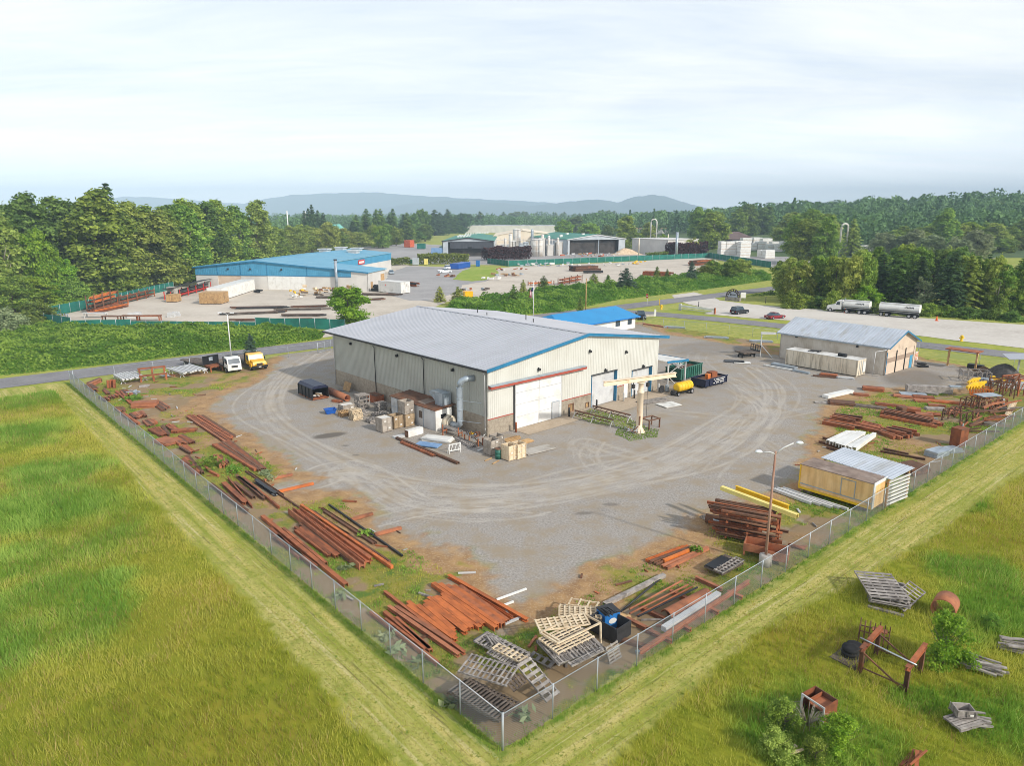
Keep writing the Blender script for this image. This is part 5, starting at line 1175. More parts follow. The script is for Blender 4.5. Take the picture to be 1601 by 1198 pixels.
def beam(p0,p1,w,h,kind,mat,label,group=None,name='steel_beam',z=0.03,cat='beam'):
 p0=Vector(p0);p1=Vector(p1);c=Vector((p0.x,p0.y,0));L_=(p1-p0).xy.length;rz=ang(p0,p1);mb=MB();q0=(0,0,z+h/2+p0.z);q1=(L_,0,z+h/2+p1.z)
 if kind=='I':mb.ibeam(q0,q1,w,h,max(0.025,h*0.09))
 elif kind=='H':
  mb.ibeam(q0,q1,h,w,max(0.025,h*0.1),up=(0,1,0))
 elif kind=='C':mb.channel(q0,q1,w,h,max(0.025,h*0.12))
 elif kind=='U':mb.channel(q0,q1,w,h,max(0.025,h*0.12),up=(0,0,-1))
 elif kind=='T':mb.tube([q0,q1],h/2,8)
 else:mb.bar(q0,q1,w,h)
 o=mb.build(name,mat,None,tuple(c),rz);return tag(o,label,cat,group)
def raft(k,s0,e0,s1,e1,n,w,h,kind,mat,label,group,z=0.03,jit=0.35,layers=1,name='steel_beam',cat='beam'):
 a0,b0,a1,b1=[g(k,*q)for q in(s0,e0,s1,e1)]
 for ly in range(layers):
  m_=n-ly if layers>1 else n
  for i in range(m_):
   u=(i+0.5*ly)/(n-1)if n>1 else 0;p=a0.lerp(a1,u);q=b0.lerp(b1,u);d=(q-p).normalized()
   p=p+d*rnd(-jit,jit);q=q+d*rnd(-jit,jit);sd_=Vector((-d.y,d.x,0))*rnd(-0.05,0.05)
   kk=random.choice(kind);mm=random.choice(mat)if isinstance(mat,(list,tuple))else mat;hh=h*rnd(0.85,1.1)
   beam(p+sd_,q-sd_,w*rnd(0.9,1.05),hh,kk,mm,label,group,name,z+ly*(h+0.02)+0.001*i,cat)
RB=['rust_bright','rust_bright','rust'];RR=['rust','rust_dark','rust','rust_pale']
G1='bright rusty beams laid side by side near the pallets';l1='bright orange rusty beam in the tight raft behind the near pallets'
raft(K6,(415,255),(655,440),(545,215),(800,400),9,0.30,0.24,'UI','rust_bright',l1,G1)
raft(K6,(475,155),(865,430),(630,165),(925,380),5,0.32,0.28,'IU',RB,l1,G1,jit=0.2)
raft(K6,(295,268),(600,500),(420,290),(620,455),5,0.30,0.22,'UI','rust_bright',l1,G1)
beam(g(K6,565,95),g(K6,1055,375),0.26,0.22,'I','rust_bright','long bright rusty beam lying apart on the yard side of the orange raft')
beam(g(K6,670,180),g(K6,960,355),0.16,0.16,'C','rust_bright','thin bright rusty channel between the orange raft and the lone long beam')
beam(g(K6,165,195),g(K6,665,580),0.2,0.2,'I','rust','long rusty beam sticking out behind the fence side of the orange raft')
G2='rusty beams between the orange raft and the fence';l2='rusty beam in the loose row between the orange raft and the left fence'
for s,e in(((190,290),(630,595)),((235,292),(585,520)),((165,325),(455,570)),((235,362),(448,560)),((80,325),(500,650)),((165,372),(415,565))):beam(g(K6,*s),g(K6,*e),0.24,0.22,random.choice('UI'),random.choice(['rust','rust_pale']),l2,G2)
G3='rusty beams on the fence side of the second stack';l3='rusty beam along the left fence beside the deep girders'
for s,e,w in(((372,512),(975,1010),0.3),((455,655),(760,882),0.3),((430,602),(650,800),0.22),((480,650),(640,815),0.2),((520,600),(830,855),0.22)):beam(g(K5,*s),g(K5,*e),w,0.26,random.choice('UI'),'rust',l3,G3)
raft(K5,(600,605),(860,800),(645,585),(905,785),4,0.24,0.22,'U','rust','rusty beam in the short set of four in front of the deep girders','set of four short rusty beams')
beam(g(K5,575,478),g(K5,1090,882),0.42,0.5,'H','rust_pale','deep rusty girder with wide flange, nearer the fence of the two deep girders')
beam(g(K5,625,470),g(K5,1130,850),0.40,0.42,'H','rust','deep rusty girder touching the wide flanged one on its yard side')
beam(g(K5,690,500),g(K5,1155,825),0.28,0.3,'I','rust','dark rusty beam between the deep girders and the orange tube')
beam(g(K5,640,565),g(K5,1000,832),0.2,0.22,'I','rust_dark','dark rusty beam under the fence side of the deep girders')
beam(g(K5,650,430),g(K5,1305,878),0.22,0.24,'B','rust_bright','long bright orange square tube lying beside the deep girders')
G4='dark thin bars beside the orange tube';l4='dark thin bar in the loose bundle on the yard side of the orange tube'
for s,e in(((720,462),(1290,835)),((800,447),(1190,700)),((740,470),(1150,760)),((815,470),(1170,702)),((690,480),(1000,640))):beam(g(K5,*s),g(K5,*e),0.16,0.16,random.choice('CB'),'rust_dark',l4,G4)
beam(g(K5,850,420),g(K5,1378,790),0.12,0.14,'B','black_paint','long thin black bar with pale tip at the yard edge of the bundle')
beam(g(K5,250,178),g(K5,635,440),0.12,0.14,'B','rust_dark','long thin dark bar reaching towards the orange tube');beam(g(K5,262,180),g(K5,520,352),0.14,0.16,'C','rust_dark','dark channel beside the grey steel beam')
beam(g(K5,322,252),g(K5,468,352),0.34,0.3,'I','steel_dark','short dark grey steel beam among the rusty ones')
G5='loose rusty beams in the third field';l5='rusty beam in the loose fan of beams by the fence beyond the deep girders'
for s,e,w in(((0,278),(265,480),0.3),((92,270),(250,415),0.42),((170,265),(310,375),0.3),((185,215),(385,385),0.24),((228,240),(380,370),0.2),((122,232),(297,442),0.12),((236,232),(490,445),0.14),((200,230),(330,330),0.2)):beam(g(K5,*s),g(K5,*e),w,0.26,random.choice('IU'),random.choice(RR),l5,G5)
for s,e,lb in(((385,245),(585,203),'rusty timber like bar lying across at the edge of the first dirt tongue'),((490,327),(738,268),'rusty bar lying across at the edge of the second dirt tongue'),((1010,530),(1165,487),'rusty bar half hidden in grass across the third dirt tongue'),((1180,640),(1370,590),'brown bar in the grass at the end of the third dirt tongue')):beam(g(K5,*s),g(K5,*e),0.26,0.2,'B','rust_bright' if '2' in lb or 'second' in lb else 'rust_pale',lb)
def rows4(k,tab,label,group,w=0.26,h=0.24,mats=RR):
 for(s0,e0,s1,e1,n)in tab:raft(k,s0,e0,s1,e1,n,w,h,'IUB',mats,label,group,jit=0.3)
rows4(K4,[((975,448),(1285,652),(1095,445),(1345,603),5)],'long rusty beam in the separate set of five nearest the gravel','five long beams by the gravel',0.3)
rows4(K4,[((1180,665),(1500,862),(1310,642),(1572,850),8)],'long dark rusty beam in the wide set right of the tall grass tuft','wide set of long dark beams',0.26,0.24,['rust','rust_dark'])
rows4(K4,[((1190,758),(1245,842),(1235,750),(1300,805),5)],'short rusty bar just right of the tall grass tuft','short bars right of the tuft',0.2)
rows4(K4,[((935,792),(1052,892),(990,758),(1102,880),7)],'short rusty beam in the tight set between the fence and the tall grass tuft','tight set left of the tuft')
rows4(K4,[((870,625),(925,668),(945,600),(1042,648),8)],'very short rusty beam in the ribbed set in the middle of the left field','ribbed set in the left field',0.24)
rows4(K4,[((690,550),(775,600),(800,525),(855,590),7),((815,522),(900,575),(868,515),(925,560),4)],'short dark beam in the double row in the left field','double row of short dark beams',0.2,0.24,['rust_dark','rust'])
rows4(K4,[((545,435),(590,470),(645,420),(668,452),7),((655,490),(700,530),(715,480),(748,500),6)],'stubby rusty offcut in the two rows near the middle of the fence','stubby offcuts near the fence',0.3,0.3)
rows4(K4,[((712,342),(800,402),(770,335),(842,380),5)],'rusty beam in the set of five beyond the green weeds','set of five beyond the weeds',0.3)
rows4(K4,[((440,392),(485,422),(480,385),(515,405),5),((325,310),(365,335),(440,290),(465,305),5)],'small rusty offcut near the far end of the left fence','small offcuts at the far end',0.3,0.3)
rows4(K4,[((490,430),(602,512),(500,425),(615,505),2)],'rusty beam lying close along the left fence','pair along the fence',0.28)
rows4(K4,[((930,690),(1000,730),(970,670),(1035,720),5),((1110,830),(1160,870),(1150,870),(1215,900),3)],'scattered rusty bar around the tall grass tuft','bars around the tuft',0.2)
rows4(KN,[((560,355),(610,420),(650,350),(690,400),5)],'rusty block in the short pile beside the grey scrap heap','short pile by the grey scrap',0.35,0.4)
rows4(KN,[((490,352),(690,512),(500,340),(700,500),2)],'long dark rail in the far part of the left field','pair of long dark rails',0.22)
rows4(KN,[((120,272),(285,208),(150,292),(300,225),4)],'rusty girder in the pile in the far corner of the left fence','girders in the far fence corner',0.4,0.45)
rows4(KN,[((150,290),(235,350),(180,285),(250,340),3)],'rusty tilted plate girder in front of the far corner pile','tilted girders in the far corner',0.5,0.5)
rows4(KN,[((330,330),(400,390),(345,320),(420,385),2)],'rusty beam in the middle of the far scrap','middle of the far scrap',0.3)
rows4(KN,[((960,470),(1110,580),(930,480),(1080,590),2)],'rusty beam lying beside the set of five beyond the weeds','pair by the set of five')
for px,py in((395,300),(437,290),(470,295)):
 p=g(KN,px,py);beam_=MB().ibeam((0,0,0.02),(0.1,0,1.15),0.42,0.35,0.04).build('steel_post','rust',None,tuple(p),0.6);tag(beam_,'short rusty girder standing upright in the far scrap','steel post','three upright girders')
def plates(k,c,w,d,h,rz,mat,label,n=3,name='plate_stack',cat='steel plates'):
 t=thing(name,label,cat,tuple(g(k,*c)),rz)
 for i in range(n):MB().cbox((rnd(-0.1,0.1),rnd(-0.1,0.1),h*(i+0.5)/n),(w*rnd(0.85,1),d*rnd(0.85,1),h/n-0.006),rnd(-0.06,0.06)).build('plate',mat,t)
 return t
plates(K4,(663,372),2.9,1.3,0.7,0.15,'rust_pale','stack of rusty corrugated plates beside the set of five beams')
plates(K4,(825,645),2.6,1.6,0.3,-0.6,'rust_pale','wide flat rusty plates by the middle of the left fence')
plates(K4,(960,560),2.6,0.9,0.35,0.25,'rust','flat rusty plates at the end of the double row of dark beams')
plates(K4,(660,218),1.3,0.8,0.2,0.4,'wood_grey','small grey board stack in front of the white pipe racks',2)
sc=thing('scrap_heap','small heap of grey scrap metal in the far part of the left field','scrap',tuple(g(KN,705,375)))
for i in range(9):
 MB().bar((rnd(-.9,.9),rnd(-.7,.7),rnd(0.05,0.5)),(rnd(-.9,.9),rnd(-.7,.7),rnd(0.1,0.7)),rnd(.1,.3),rnd(.08,.2)).build('scrap_piece',random.choice(['steel_galv','wood_grey','steel_dark']),sc)
def piperack(c0,c1,label,n,L_,mat='white_dull'):
 a,b_=G(*c0),G(*c1);t=thing('pipe_rack',label,'rack',tuple(a),ang(a,b_));W_=(b_-a).length
 for i in range(n):MB().bar((W_*i/n,-L_/2+rnd(-.3,.3),0.75),(W_*i/n+0.1,L_/2+rnd(-.3,.3),0.75),W_/n*0.72,0.22).build('pale_beam',mat,t)
 for y in(-L_*0.33,L_*0.33):
  mb=MB();mb.bar((-0.2,y,0.56),(W_+0.2,y,0.56),0.12,0.14)
  for x in(0.1,W_-0.1):mb.bar((x-0.3,y,0),(x,y,0.55),0.09,0.09);mb.bar((x+0.3,y,0),(x,y,0.55),0.09,0.09)
  mb.build('trestle','white_dull',t)
 return t
piperack((186,598),(222,592.5),'left trestle rack of pale beams beside the rusty frame',7,4.5)
piperack((275,588),(314,581),'larger trestle rack of pale beams beside the black trailer',8,5.0)
fr=thing('welded_stand','rusty welded steel frame between the two racks of pale beams','frame',tuple(G(240,594)),0.55)
for y in(-0.9,0.9):
 for x in(-1.6,0.0,1.6):MB().box(x-0.12,x+0.12,y-0.12,y+0.12,0,1.5 if y>0 else 0.8).build('leg','rust',fr)
 MB().box(-1.8,1.8,y-0.14,y+0.14,1.5 if y>0 else 0.8,1.72 if y>0 else 1.02).build('beam','rust',fr)
sc=thing('scrap_heap','grey and white bent scrap between the rusty frame and the larger pale rack','scrap',tuple(G(261,590)))
for i in range(10):MB().bar((rnd(-1.6,1.6),rnd(-.8,.8),rnd(0.05,0.5)),(rnd(-1.6,1.6),rnd(-.8,.8),rnd(0.1,0.8)),rnd(.08,.2),rnd(.08,.15)).build('scrap_piece',random.choice(['steel_galv','white_dull','rust']),sc)
rows4(KR,[((45,520),(262,562),(75,470),(345,502),6),((255,540),(470,590),(335,512),(490,552),6),((455,585),(600,640),(545,560),(770,612),7)],'rusty beam in the long stack nearest the white beams','long rusty stack by the white beams',0.34,0.34)
raft(KR,(100,490),(300,530),(130,475),(330,500),3,0.34,0.3,'I',RR,'rusty beam in the long stack nearest the white beams','long rusty stack by the white beams',0.36)
raft(KR,(500,590),(680,630),(560,570),(740,605),3,0.34,0.3,'I',RR,'rusty beam in the long stack nearest the white beams','long rusty stack by the white beams',0.36)
rows4(KR,[((490,462),(905,545),(500,425),(960,520),6)],'long rusty beam in the second stack further from the white beams','second long rusty stack',0.34,0.32)
raft(KR,(505,452),(850,525),(520,430),(880,510),3,0.3,0.3,'I',RR,'long rusty beam in the second stack further from the white beams','second long rusty stack',0.36)
raft(KR,(70,692),(228,612),(190,730),(345,622),6,0.36,0.4,'U','white_paint','white painted steel beam in the six beam row behind the yellow van body','row of six white beams',z=0.3,jit=0.15)
raft(KR,(222,738),(388,645),(268,752),(432,634),3,0.34,0.4,'U','white_paint','white painted steel beam in the narrow row of three','row of three white beams',z=0.3,jit=0.15)
for s,e in(((30,630),(150,665)),((0,660),(140,700)),((60,705),(330,780)),((480,735),(830,800)),((500,715),(700,760))):beam(g(KR,*s),g(KR,*e),0.2,0.2,'I','rust_dark','dark sleeper bar on the mossy ground around the white beams','dark sleeper bars')
beam(g(KR,50,312),g(KR,250,268),0.9,0.35,'B','white_paint','long white steel box lying at the edge of the gravel',name='steel_box')
gd=thing('box_girder','long grey concrete coloured box girder lying in the right field','girder',tuple(g(KR,690,268)),ang(g(KR,690,268),g(KR,1045,285)))
gl_=(g(KR,690,268)-g(KR,1045,285)).length
MB().box(0,gl_,0,1.0,0.05,0.95).build('girder_body','wood_grey',gd);MB().box(gl_-0.3,gl_+1.1,0.1,0.9,0.951,1.05).build('end_plate','steel_galv',gd);MB().box(-0.03,gl_,-0.05,1.05,0.952,1.0).build('flange','steel_galv',gd)if False else None
plates(KR,(735,292),3.4,1.8,0.25,-0.35,'steel_galv','pale corrugated roofing sheets beside the long grey girder');plates(KR,(850,280),2.4,1.2,0.3,-0.6,'wood_grey','grey boards at the end of the pale roofing sheets')
plates(KR,(1020,350),5.6,1.1,0.18,-0.42,'rust_bright','bright orange rusty plates near the yellow stands',2);plates(KR,(425,252),2.8,1.6,0.45,-0.5,'rust','rusty plate pile nearest the grey roofed shed')
plates(KR,(330,292),1.9,0.9,0.3,-0.5,'rust_pale','small rusty plate pile at the left of the right field');plates(KR,(175,360),3.0,1.8,0.35,-0.4,'rust_dark','dark rusty plates at the gravel edge of the right field');plates(KR,(30,352),1.9,0.8,0.15,-0.3,'wood_grey','thin grey scrap at the gravel edge of the right field',2)
plates(KR,(400,385),4.2,1.3,0.2,-0.45,'wood_dark','long flat dark plates in the middle of the right field');plates(KR,(560,375),3.6,0.8,0.25,-0.45,'rust','long flat rusty plates in the middle of the right field');plates(KR,(690,305),3.8,1.2,0.2,-0.4,'rust_pale','flat rusty plates below the pale roofing sheets')
plates(KR,(820,315),2.6,1.4,0.3,-0.4,'rust','rusty plates at the right of the pale roofing sheets');plates(KR,(800,340),1.8,0.9,0.25,-0.2,'rust_pale','small rusty plates below those by the roofing sheets')
plates(KR,(715,430),2.2,1.5,0.7,-0.5,'rust','folded rusty plates leaning in the middle of the second stack',2);plates(KR,(825,465),1.9,1.3,0.5,-0.4,'rust_pale','rusty plates right of the folded ones');plates(KR,(893,445),1.5,0.9,0.25,-0.4,'rust','small square rusty plate stack');plates(KR,(640,430),0.9,1.1,0.8,0.3,'rust_dark','upright dark rusty plates at the head of the second stack',2)
plates(KR,(905,405),2.4,1.0,0.3,-0.2,'wood_grey','flat grey stone coloured slabs between rusty plates');plates(KR,(915,375),2.2,0.8,0.25,-0.35,'rust_pale','narrow rusty plates above the grey slabs')
rows4(KR,[((985,440),(1055,385),(1060,455),(1110,415),4)],'short rusty beam fanned beside the tangled racks','fanned short beams',0.3)
ys=thing('steel_crib','orange steel crib carrying yellow stands in the right field','frame',tuple(g(KR,1178,300)),ang(g(KR,1178,300),g(KR,1350,318)))
yl=(g(KR,1178,300)-g(KR,1350,318)).length
for y in(0,1.5):
 MB().box(0,yl,y-0.1,y+0.1,0.05,0.3).build('bottom_rail','orange_paint',ys);MB().box(0,yl,y-0.06,y+0.06,1.1,1.22).build('top_rail','orange_paint',ys)
 for i in range(8):MB().box(i*yl/7-0.05,i*yl/7+0.05,y-0.05,y+0.05,0.3,1.1).build('upright','orange_paint',ys)
for i in range(5):
 p=g(KR,1180+i*22,245-i*2,1.2);t=thing('yellow_stand','yellow painted stand with slanted top bar on the orange crib','stand',(p.x,p.y,1.22),0.6,'yellow stands on the crib')
 MB().bar((-0.9,0,0.35),(0.9,0,0.75),0.3,0.26).build('top_bar','yellow_paint',t)
 for x in(-0.6,0.6):MB().box(x-0.06,x+0.06,-0.06,0.06,0,0.4+(x+0.9)*0.2).build('leg','yellow_paint',t)
for i in range(3):
 p=g(KR,1182+i*22,222-i*3);t=thing('yellow_stand','yellow stand on the ground behind the orange crib','stand',tuple(p),0.6,'yellow stands on the ground')
 MB().bar((-0.8,0,0.7),(0.8,0,1.0),0.26,0.24).build('top_bar','yellow_paint',t)
 for x in(-0.5,0.5):MB().box(x-0.06,x+0.06,-0.06,0.06,0,0.7+(x+0.8)*0.18).build('leg','yellow_paint',t)
def lattice(k,c,L_,W_,H,rz,mat,label,n=4,name='steel_rack',cat='rack',load=None,nl=6):
 t=thing(name,label,cat,tuple(g(k,*c)),rz)
 for y in(0,W_):
  for i in range(n):MB().box(i*L_/(n-1)-0.06,i*L_/(n-1)+0.06,y-0.06,y+0.06,0,H).build('upright',mat,t)
  mb=MB();mb.box(0,L_,y-0.05,y+0.05,H*0.98,H*1.05)
  for i in range(n-1):mb.bar((i*L_/(n-1),y,0.1),((i+1)*L_/(n-1),y,H),0.07,0.07)
  mb.build('side_truss',mat,t)
 for i in range(n):MB().box(i*L_/(n-1)-0.05,i*L_/(n-1)+0.05,0.06,W_-0.06,H*0.94,H*1.0).build('cross_bar',mat,t)
 return t
lattice(KR,(1120,185),3.4,2.2,1.5,-0.35,'wood_grey','grey lattice frame rack left of the gravel heap');lattice(KR,(1330,300),2.6,2.4,2.0,-0.5,'rust_dark','dark steel rack frame right of the orange crib',3);lattice(KR,(1430,310),3.0,2.6,1.5,0.4,'rust_dark','dark steel rack frame with grey sheets right of the other dark rack',3)
lattice(KR,(1100,520),3.6,2.0,1.3,0.5,'rust_dark','tangled rusty rack nearest the fence beside the standing rust box');lattice(KR,(1240,440),4.4,2.2,1.5,0.45,'rust_dark','tangled rusty rack under the pale sheet by the fence',5);lattice(KR,(1340,420),3.4,2.0,1.2,0.5,'rust','rusty rack beside the white legged trestle at the fence')
lattice(KR,(1550,300),3.0,2.4,2.2,0.3,'rust','rusty rack of shelves at the right edge of the picture')
plates(KR,(1300,385),2.8,1.5,0.12,0.2,'steel_galv','pale grey sheet lying on top of the tangled rusty rack',1).location.z=1.55
l9='rusty bar heaped in the tangle along the right fence'
for i in range(34):
 u=rnd(0,1);x=1105+u*340+rnd(-30,30);y=560-u*140+rnd(-45,45);p=g(KR,x,y);a=rnd(-0.3,1.3);l_=rnd(1.2,4.0);zz=rnd(0.0,1.1)
 beam(p+Vector((0,0,zz)),p+Vector((math.cos(a)*l_,math.sin(a)*l_,zz+rnd(-0.05,0.3))),rnd(0.1,0.22),rnd(0.1,0.22),random.choice('IBU'),random.choice(['rust_dark','rust','rust_dark','rust_pale','wood_grey']),l9,'tangled bars along the fence')
p=g(KR,1085,680);t=thing('rust_box','tall rusty steel box standing against the tangled racks by the fence','steel box',tuple(p),0.5);MB().box(-0.7,0.7,-0.5,0.5,0.02,1.9).build('box_body','rust',t);MB().box(-0.72,0.72,-0.52,-0.5,1.8,1.92).build('rim','rust_dark',t);MB().box(0.55,0.7,0.1,0.16,1.9,2.2).build('handle','steel_galv',t)
for i,(x,y)in enumerate(((1475,445),(1495,438),(1515,430))):beam(g(KR,x-25,y+20),g(KR,x+20,y-40)+Vector((0,0,0.8)),0.22,0.16,'B','wood_fresh','pale board leaning in the trestle row by the right fence','pale leaning boards')
for x,y,w,lb in((1390,228,3.0,'pale steel plank at the near side of the white plank stack'),(1400,212,3.2,'pale steel plank in the middle of the white plank stack'),(1425,202,3.2,'pale steel plank at the far side of the white plank stack'),(1500,190,2.8,'pale wide plank right of the white plank stack'),(1540,205,2.6,'pale plank near the right picture edge')):
 p=g(KR,x,y);beam(p,p+Vector((math.cos(-0.5)*w,math.sin(-0.5)*w,0)),0.5,0.25,'B','white_dull',lb,name='steel_plank',cat='plank')
t=thing('yellow_boom','yellow steel boom with bracket lying near the gravel heap','boom',tuple(g(KR,1340,178)),-0.35);MB().box(0,5.0,-0.12,0.12,0.1,0.36).build('boom_bar','yellow_paint',t);MB().cbox((0.2,0,0.4),(0.5,0.6,0.7)).build('bracket','yellow_paint',t);MB().cbox((1.6,-0.3,0.3),(1.0,0.5,0.5)).build('foot','yellow_paint',t)
for x,y in((1275,200),(1300,205),(1325,212),(1345,222)):p=g(KR,x,y);t=thing('steel_stand','small galvanised stand in the cluster behind the yellow stands','stand',tuple(p),rnd(0,1),'galvanised stands');MB().box(-0.5,0.5,-0.2,0.2,0.6,0.85).build('top','steel_galv',t);MB().box(-0.4,-0.28,-0.15,0.15,0,0.6).build('leg','steel_galv',t);MB().box(0.28,0.4,-0.15,0.15,0,0.6).build('leg','steel_galv',t)
def heap(name,p,r,h,mat,label,cat,seed=1,el=1.0):
 n=28;v=[];f=[]
 for i in range(9):
  t_=i/8
  for k in range(n):
   a=2*PI*k/n;q=1+0.22*math.sin(a*3+seed)+0.1*math.sin(a*7+seed*2);rr=r*t_*q;v.append((rr*math.cos(a)*el,rr*math.sin(a),h*(math.cos(t_*PI)*0.5+0.5)**1.15*(1+0.06*math.sin(a*5+i))-0.02))
 for i in range(8):
  for k in range(n):f.append((i*n+k,(i+1)*n+k,(i+1)*n+(k+1)%n,i*n+(k+1)%n))
 mb=MB();mb.add(v,f,True);return tag(mb.build(name,mat,None,tuple(p)),label,cat)
heap('gravel_heap',G(1568,592),3.4,2.1,'stone_pile','dark grey gravel heap near the right edge of the yard','gravel heap')
heap('soil_heap',G(1537,582),1.6,0.9,'soil','small brown soil heap left of the dark gravel heap','soil heap',3)
p=G(1590,597);tag(MB().box(-1.2,1.2,-0.4,0.4,0,0.9).build('concrete_block','concrete',None,tuple(p),-0.2),'pale concrete block in front of the gravel heap by the canopy post','concrete block')
t=thing('carport','pale metal carport roof cut by the right edge of the picture','carport',tuple(G(1597,595)),-0.4);mb=MB();mb.extr([(-2.2,3.1),(3,3.6),(3,3.7),(-2.2,3.2)],'y',-1.5,3);mb.build('roof','roof_metal',t)
for x,y in((0,-1.2),(0,2.6)):MB().box(x-0.1,x+0.1,y-0.1,y+0.1,0,3.25).build('post','white_dull',t)
a=g(KS,1145,388);b_=g(KS,1310,412);t=thing('timber_shelter','open rusty roofed timber frame standing on the grass behind the yard','shelter',tuple(a),ang(a,b_));l_=(b_-a).length
for x in(0,l_):MB().box(x-0.12,x+0.12,-0.12,0.12,0,2.7).build('post','wood_tan',t)
MB().box(-0.4,l_+0.4,-0.9,1.3,2.701,2.82).build('roof','rust',t);MB().box(2.6,4.6,0.3,1.3,0,0.7).build('trough','black_paint',t)
mb=MB();mb.pipe((0,0,0.3),(0.4,0.2,0.3),0.42,0.24);
for i in range(5):
 o=MB().lathe([(0.28,0),(0.5,0.02),(0.52,0.11),(0.5,0.2),(0.28,0.22)],16).build('tyre','rubber',None,tuple(g(KS,985+(i%3)*14,395-(i//3)*6)+Vector((0,0,0.23*(i//3)))));tag(o,'old black tyre in the pile at the corner of the grey roofed shed','tyre','tyres at the shed corner')
t=thing('warning_board','orange and white striped board leaning at the shed corner','sign',tuple(g(KS,955,358)),0.7);MB().cbox((0,0,0.75),(1.5,0.08,1.4)).build('board','white_paint',t)
for i in range(3):MB().cbox((-0.45+i*0.45,-0.05,0.75),(0.2,0.02,1.3),0,0,0.3).build('stripe','orange_paint',t)
for(s,e,w,h,m_,lb)in(((52,388),(320,435),0.3,0.2,'white_paint','long white bar lying in front of the stained container'),((105,382),(245,410),0.8,0.35,'steel_galv','galvanised plank bundle in front of the stained container'),((230,420),(325,438),0.5,0.25,'steel_galv','short galvanised plank at the end of the white bar'),((345,450),(480,462),0.5,0.15,'rust_dark','flat dark rusty plate in front of the container doors')):beam(g(KS,*s),g(KS,*e),w,h,'B',m_,lb,name='metal_plank',cat='plank')
plates(KS,(440,448),2.6,1.2,0.3,-0.5,'rust','rusty plates lying in front of the stained container');plates(KS,(540,465),2.4,0.8,0.25,-0.4,'white_dull','pale sheet metal scraps in front of the container corner')
for q,lb in(((1120,529),'galvanised plate stack nearest the side road fence'),((1055,513),'galvanised plank stack on the grass edge behind the warehouse'),((1190,535),'grey pipe bundle on the grass edge near the loading boom')):plates(lambda x,y:(x,y),q,4.6,0.9,0.35,-0.25,'steel_galv',lb)
beam(G(1006,507),G(1045,513),0.5,0.2,'B','rust_pale','low rusty strip of steel along the grass behind the warehouse')
for q,w,d,lb in(((1148,566),3.4,1.9,'dark steel plates on the gravel in front of the parked flatbed body'),((1160,567.5),2.6,1.5,'shiny metal sheet on the gravel in front of the parked flatbed body')):plates(lambda x,y:(x,y),q,w,d,0.14,-0.2,'steel_dark' if 'dark' in lb else 'container_top',lb,2)
fb=thing('truck_bed','black truck flatbed body with headboard parked near the grey roofed shed','truck bed',tuple(G(1180,557)),0.35);MB().box(-3.2,0,-1.2,1.2,0.75,0.95).build('deck','wood_dark',fb);MB().box(-3.0,-0.2,-0.4,0.4,0.35,0.749).build('chassis','black_paint',fb)
mb=MB();mb.box(-0.02,0.06,-1.2,1.2,0.95,1.1);mb.box(-0.02,0.06,-1.2,1.2,1.9,2.0)
for y in(-1.15,-0.6,0,0.6,1.15):mb.box(-0.02,0.06,y-0.05,y+0.05,1.1,1.9)
mb.build('headboard','black_paint',fb)
for x in(-2.9,-0.5):
 for y in(-0.5,0.5):MB().box(x-0.1,x+0.1,y-0.1,y+0.1,0,0.4).build('leg','black_paint',fb)
def quadframe(k,c0,c1,c2,z0,z1,z2):
 """frame with corner c0, x axis towards c1, y axis towards c2 (pixels of crop k with their heights)"""
 a=g(k,*c0,z0);b_=g(k,*c1,z1);c=g(k,*c2,z2);X=(b_-a);L_=X.length;X=X.normalized();Y=c-a;Y=Y-X*Y.dot(X);W_=Y.length;Y=Y.normalized();Z=X.cross(Y)
 if Z.z<0:a=a+Y*W_;Y=-Y;Z=-Z
 m_=Matrix((X,Y,Z)).transposed().to_4x4();m_.translation=a;return m_,L_,W_
def palletparts(t,L_,W_,mat,nb=None,nst=3,along='x',th=0.03,h=0.13,bw=0.10,low=True):
 """boards across 'along'; stringers along it"""
 nb=nb or max(4,int((L_ if along=='x' else W_)/0.24));A=L_ if along=='x' else W_;Bw=W_ if along=='x' else L_
 def bx(mb,u0,u1,v0,v1,z0,z1):
  mb.box(u0,u1,v0,v1,z0,z1)if along=='x' else mb.box(v0,v1,u0,u1,z0,z1)
 for i in range(nst):
  mb=MB();v=(Bw-0.07)*i/(nst-1);bx(mb,0,A,v,v+0.07,th,h-th);mb.build('stringer',mat,t)
 for zz,n_,nm in((h-th+0.001,nb,'deck_board'),(0,max(3,nb//2),'bottom_board'))[:2 if low else 1]:
  for i in range(n_):
   mb=MB();u=(A-bw)*i/(n_-1)+rnd(-0.015,0.015);bx(mb,u,u+bw,rnd(-0.03,0.01),Bw+rnd(-0.01,0.03),zz,zz+th-0.002);mb.build(nm,mat,t)
def pallet(k,c0,c1,c2,z,mat,label,group=None,along='x',nb=None,jit=0.0,name='pallet',nst=3,bw=0.10):
 zs=z if isinstance(z,tuple)else(z,z,z);m_,L_,W_=quadframe(k,c0,c1,c2,*zs)
 t=thing(name,label,'pallet',(0,0,0),0,group);palletparts(t,L_,W_,mat,nb,nst,along,bw=bw,low=bool(group))
 if jit:m_=m_@Matrix.Translation((rnd(-jit,jit),rnd(-jit,jit),0))@Matrix.Rotation(rnd(-jit,jit)*0.4,4,'Z')
 t.matrix_world=m_;return t
HP='weathered pallets heaped in the near fence corner'
for i in range(6):pallet(KP,(240,620),(690,860),(100,760),0.02+0.15*i,'wood_dark','dark brown pallet in the low stack right in the near fence corner','dark pallets in the fence corner','x',15,0.14,bw=0.09)
pallet(KP,(280,385),(725,512),(130,545),(1.15,1.25,1.0),'wood_grey','large silver grey pallet with parallel slats lying on top of the dark stack',None,'x',11,nst=4,bw=0.09)
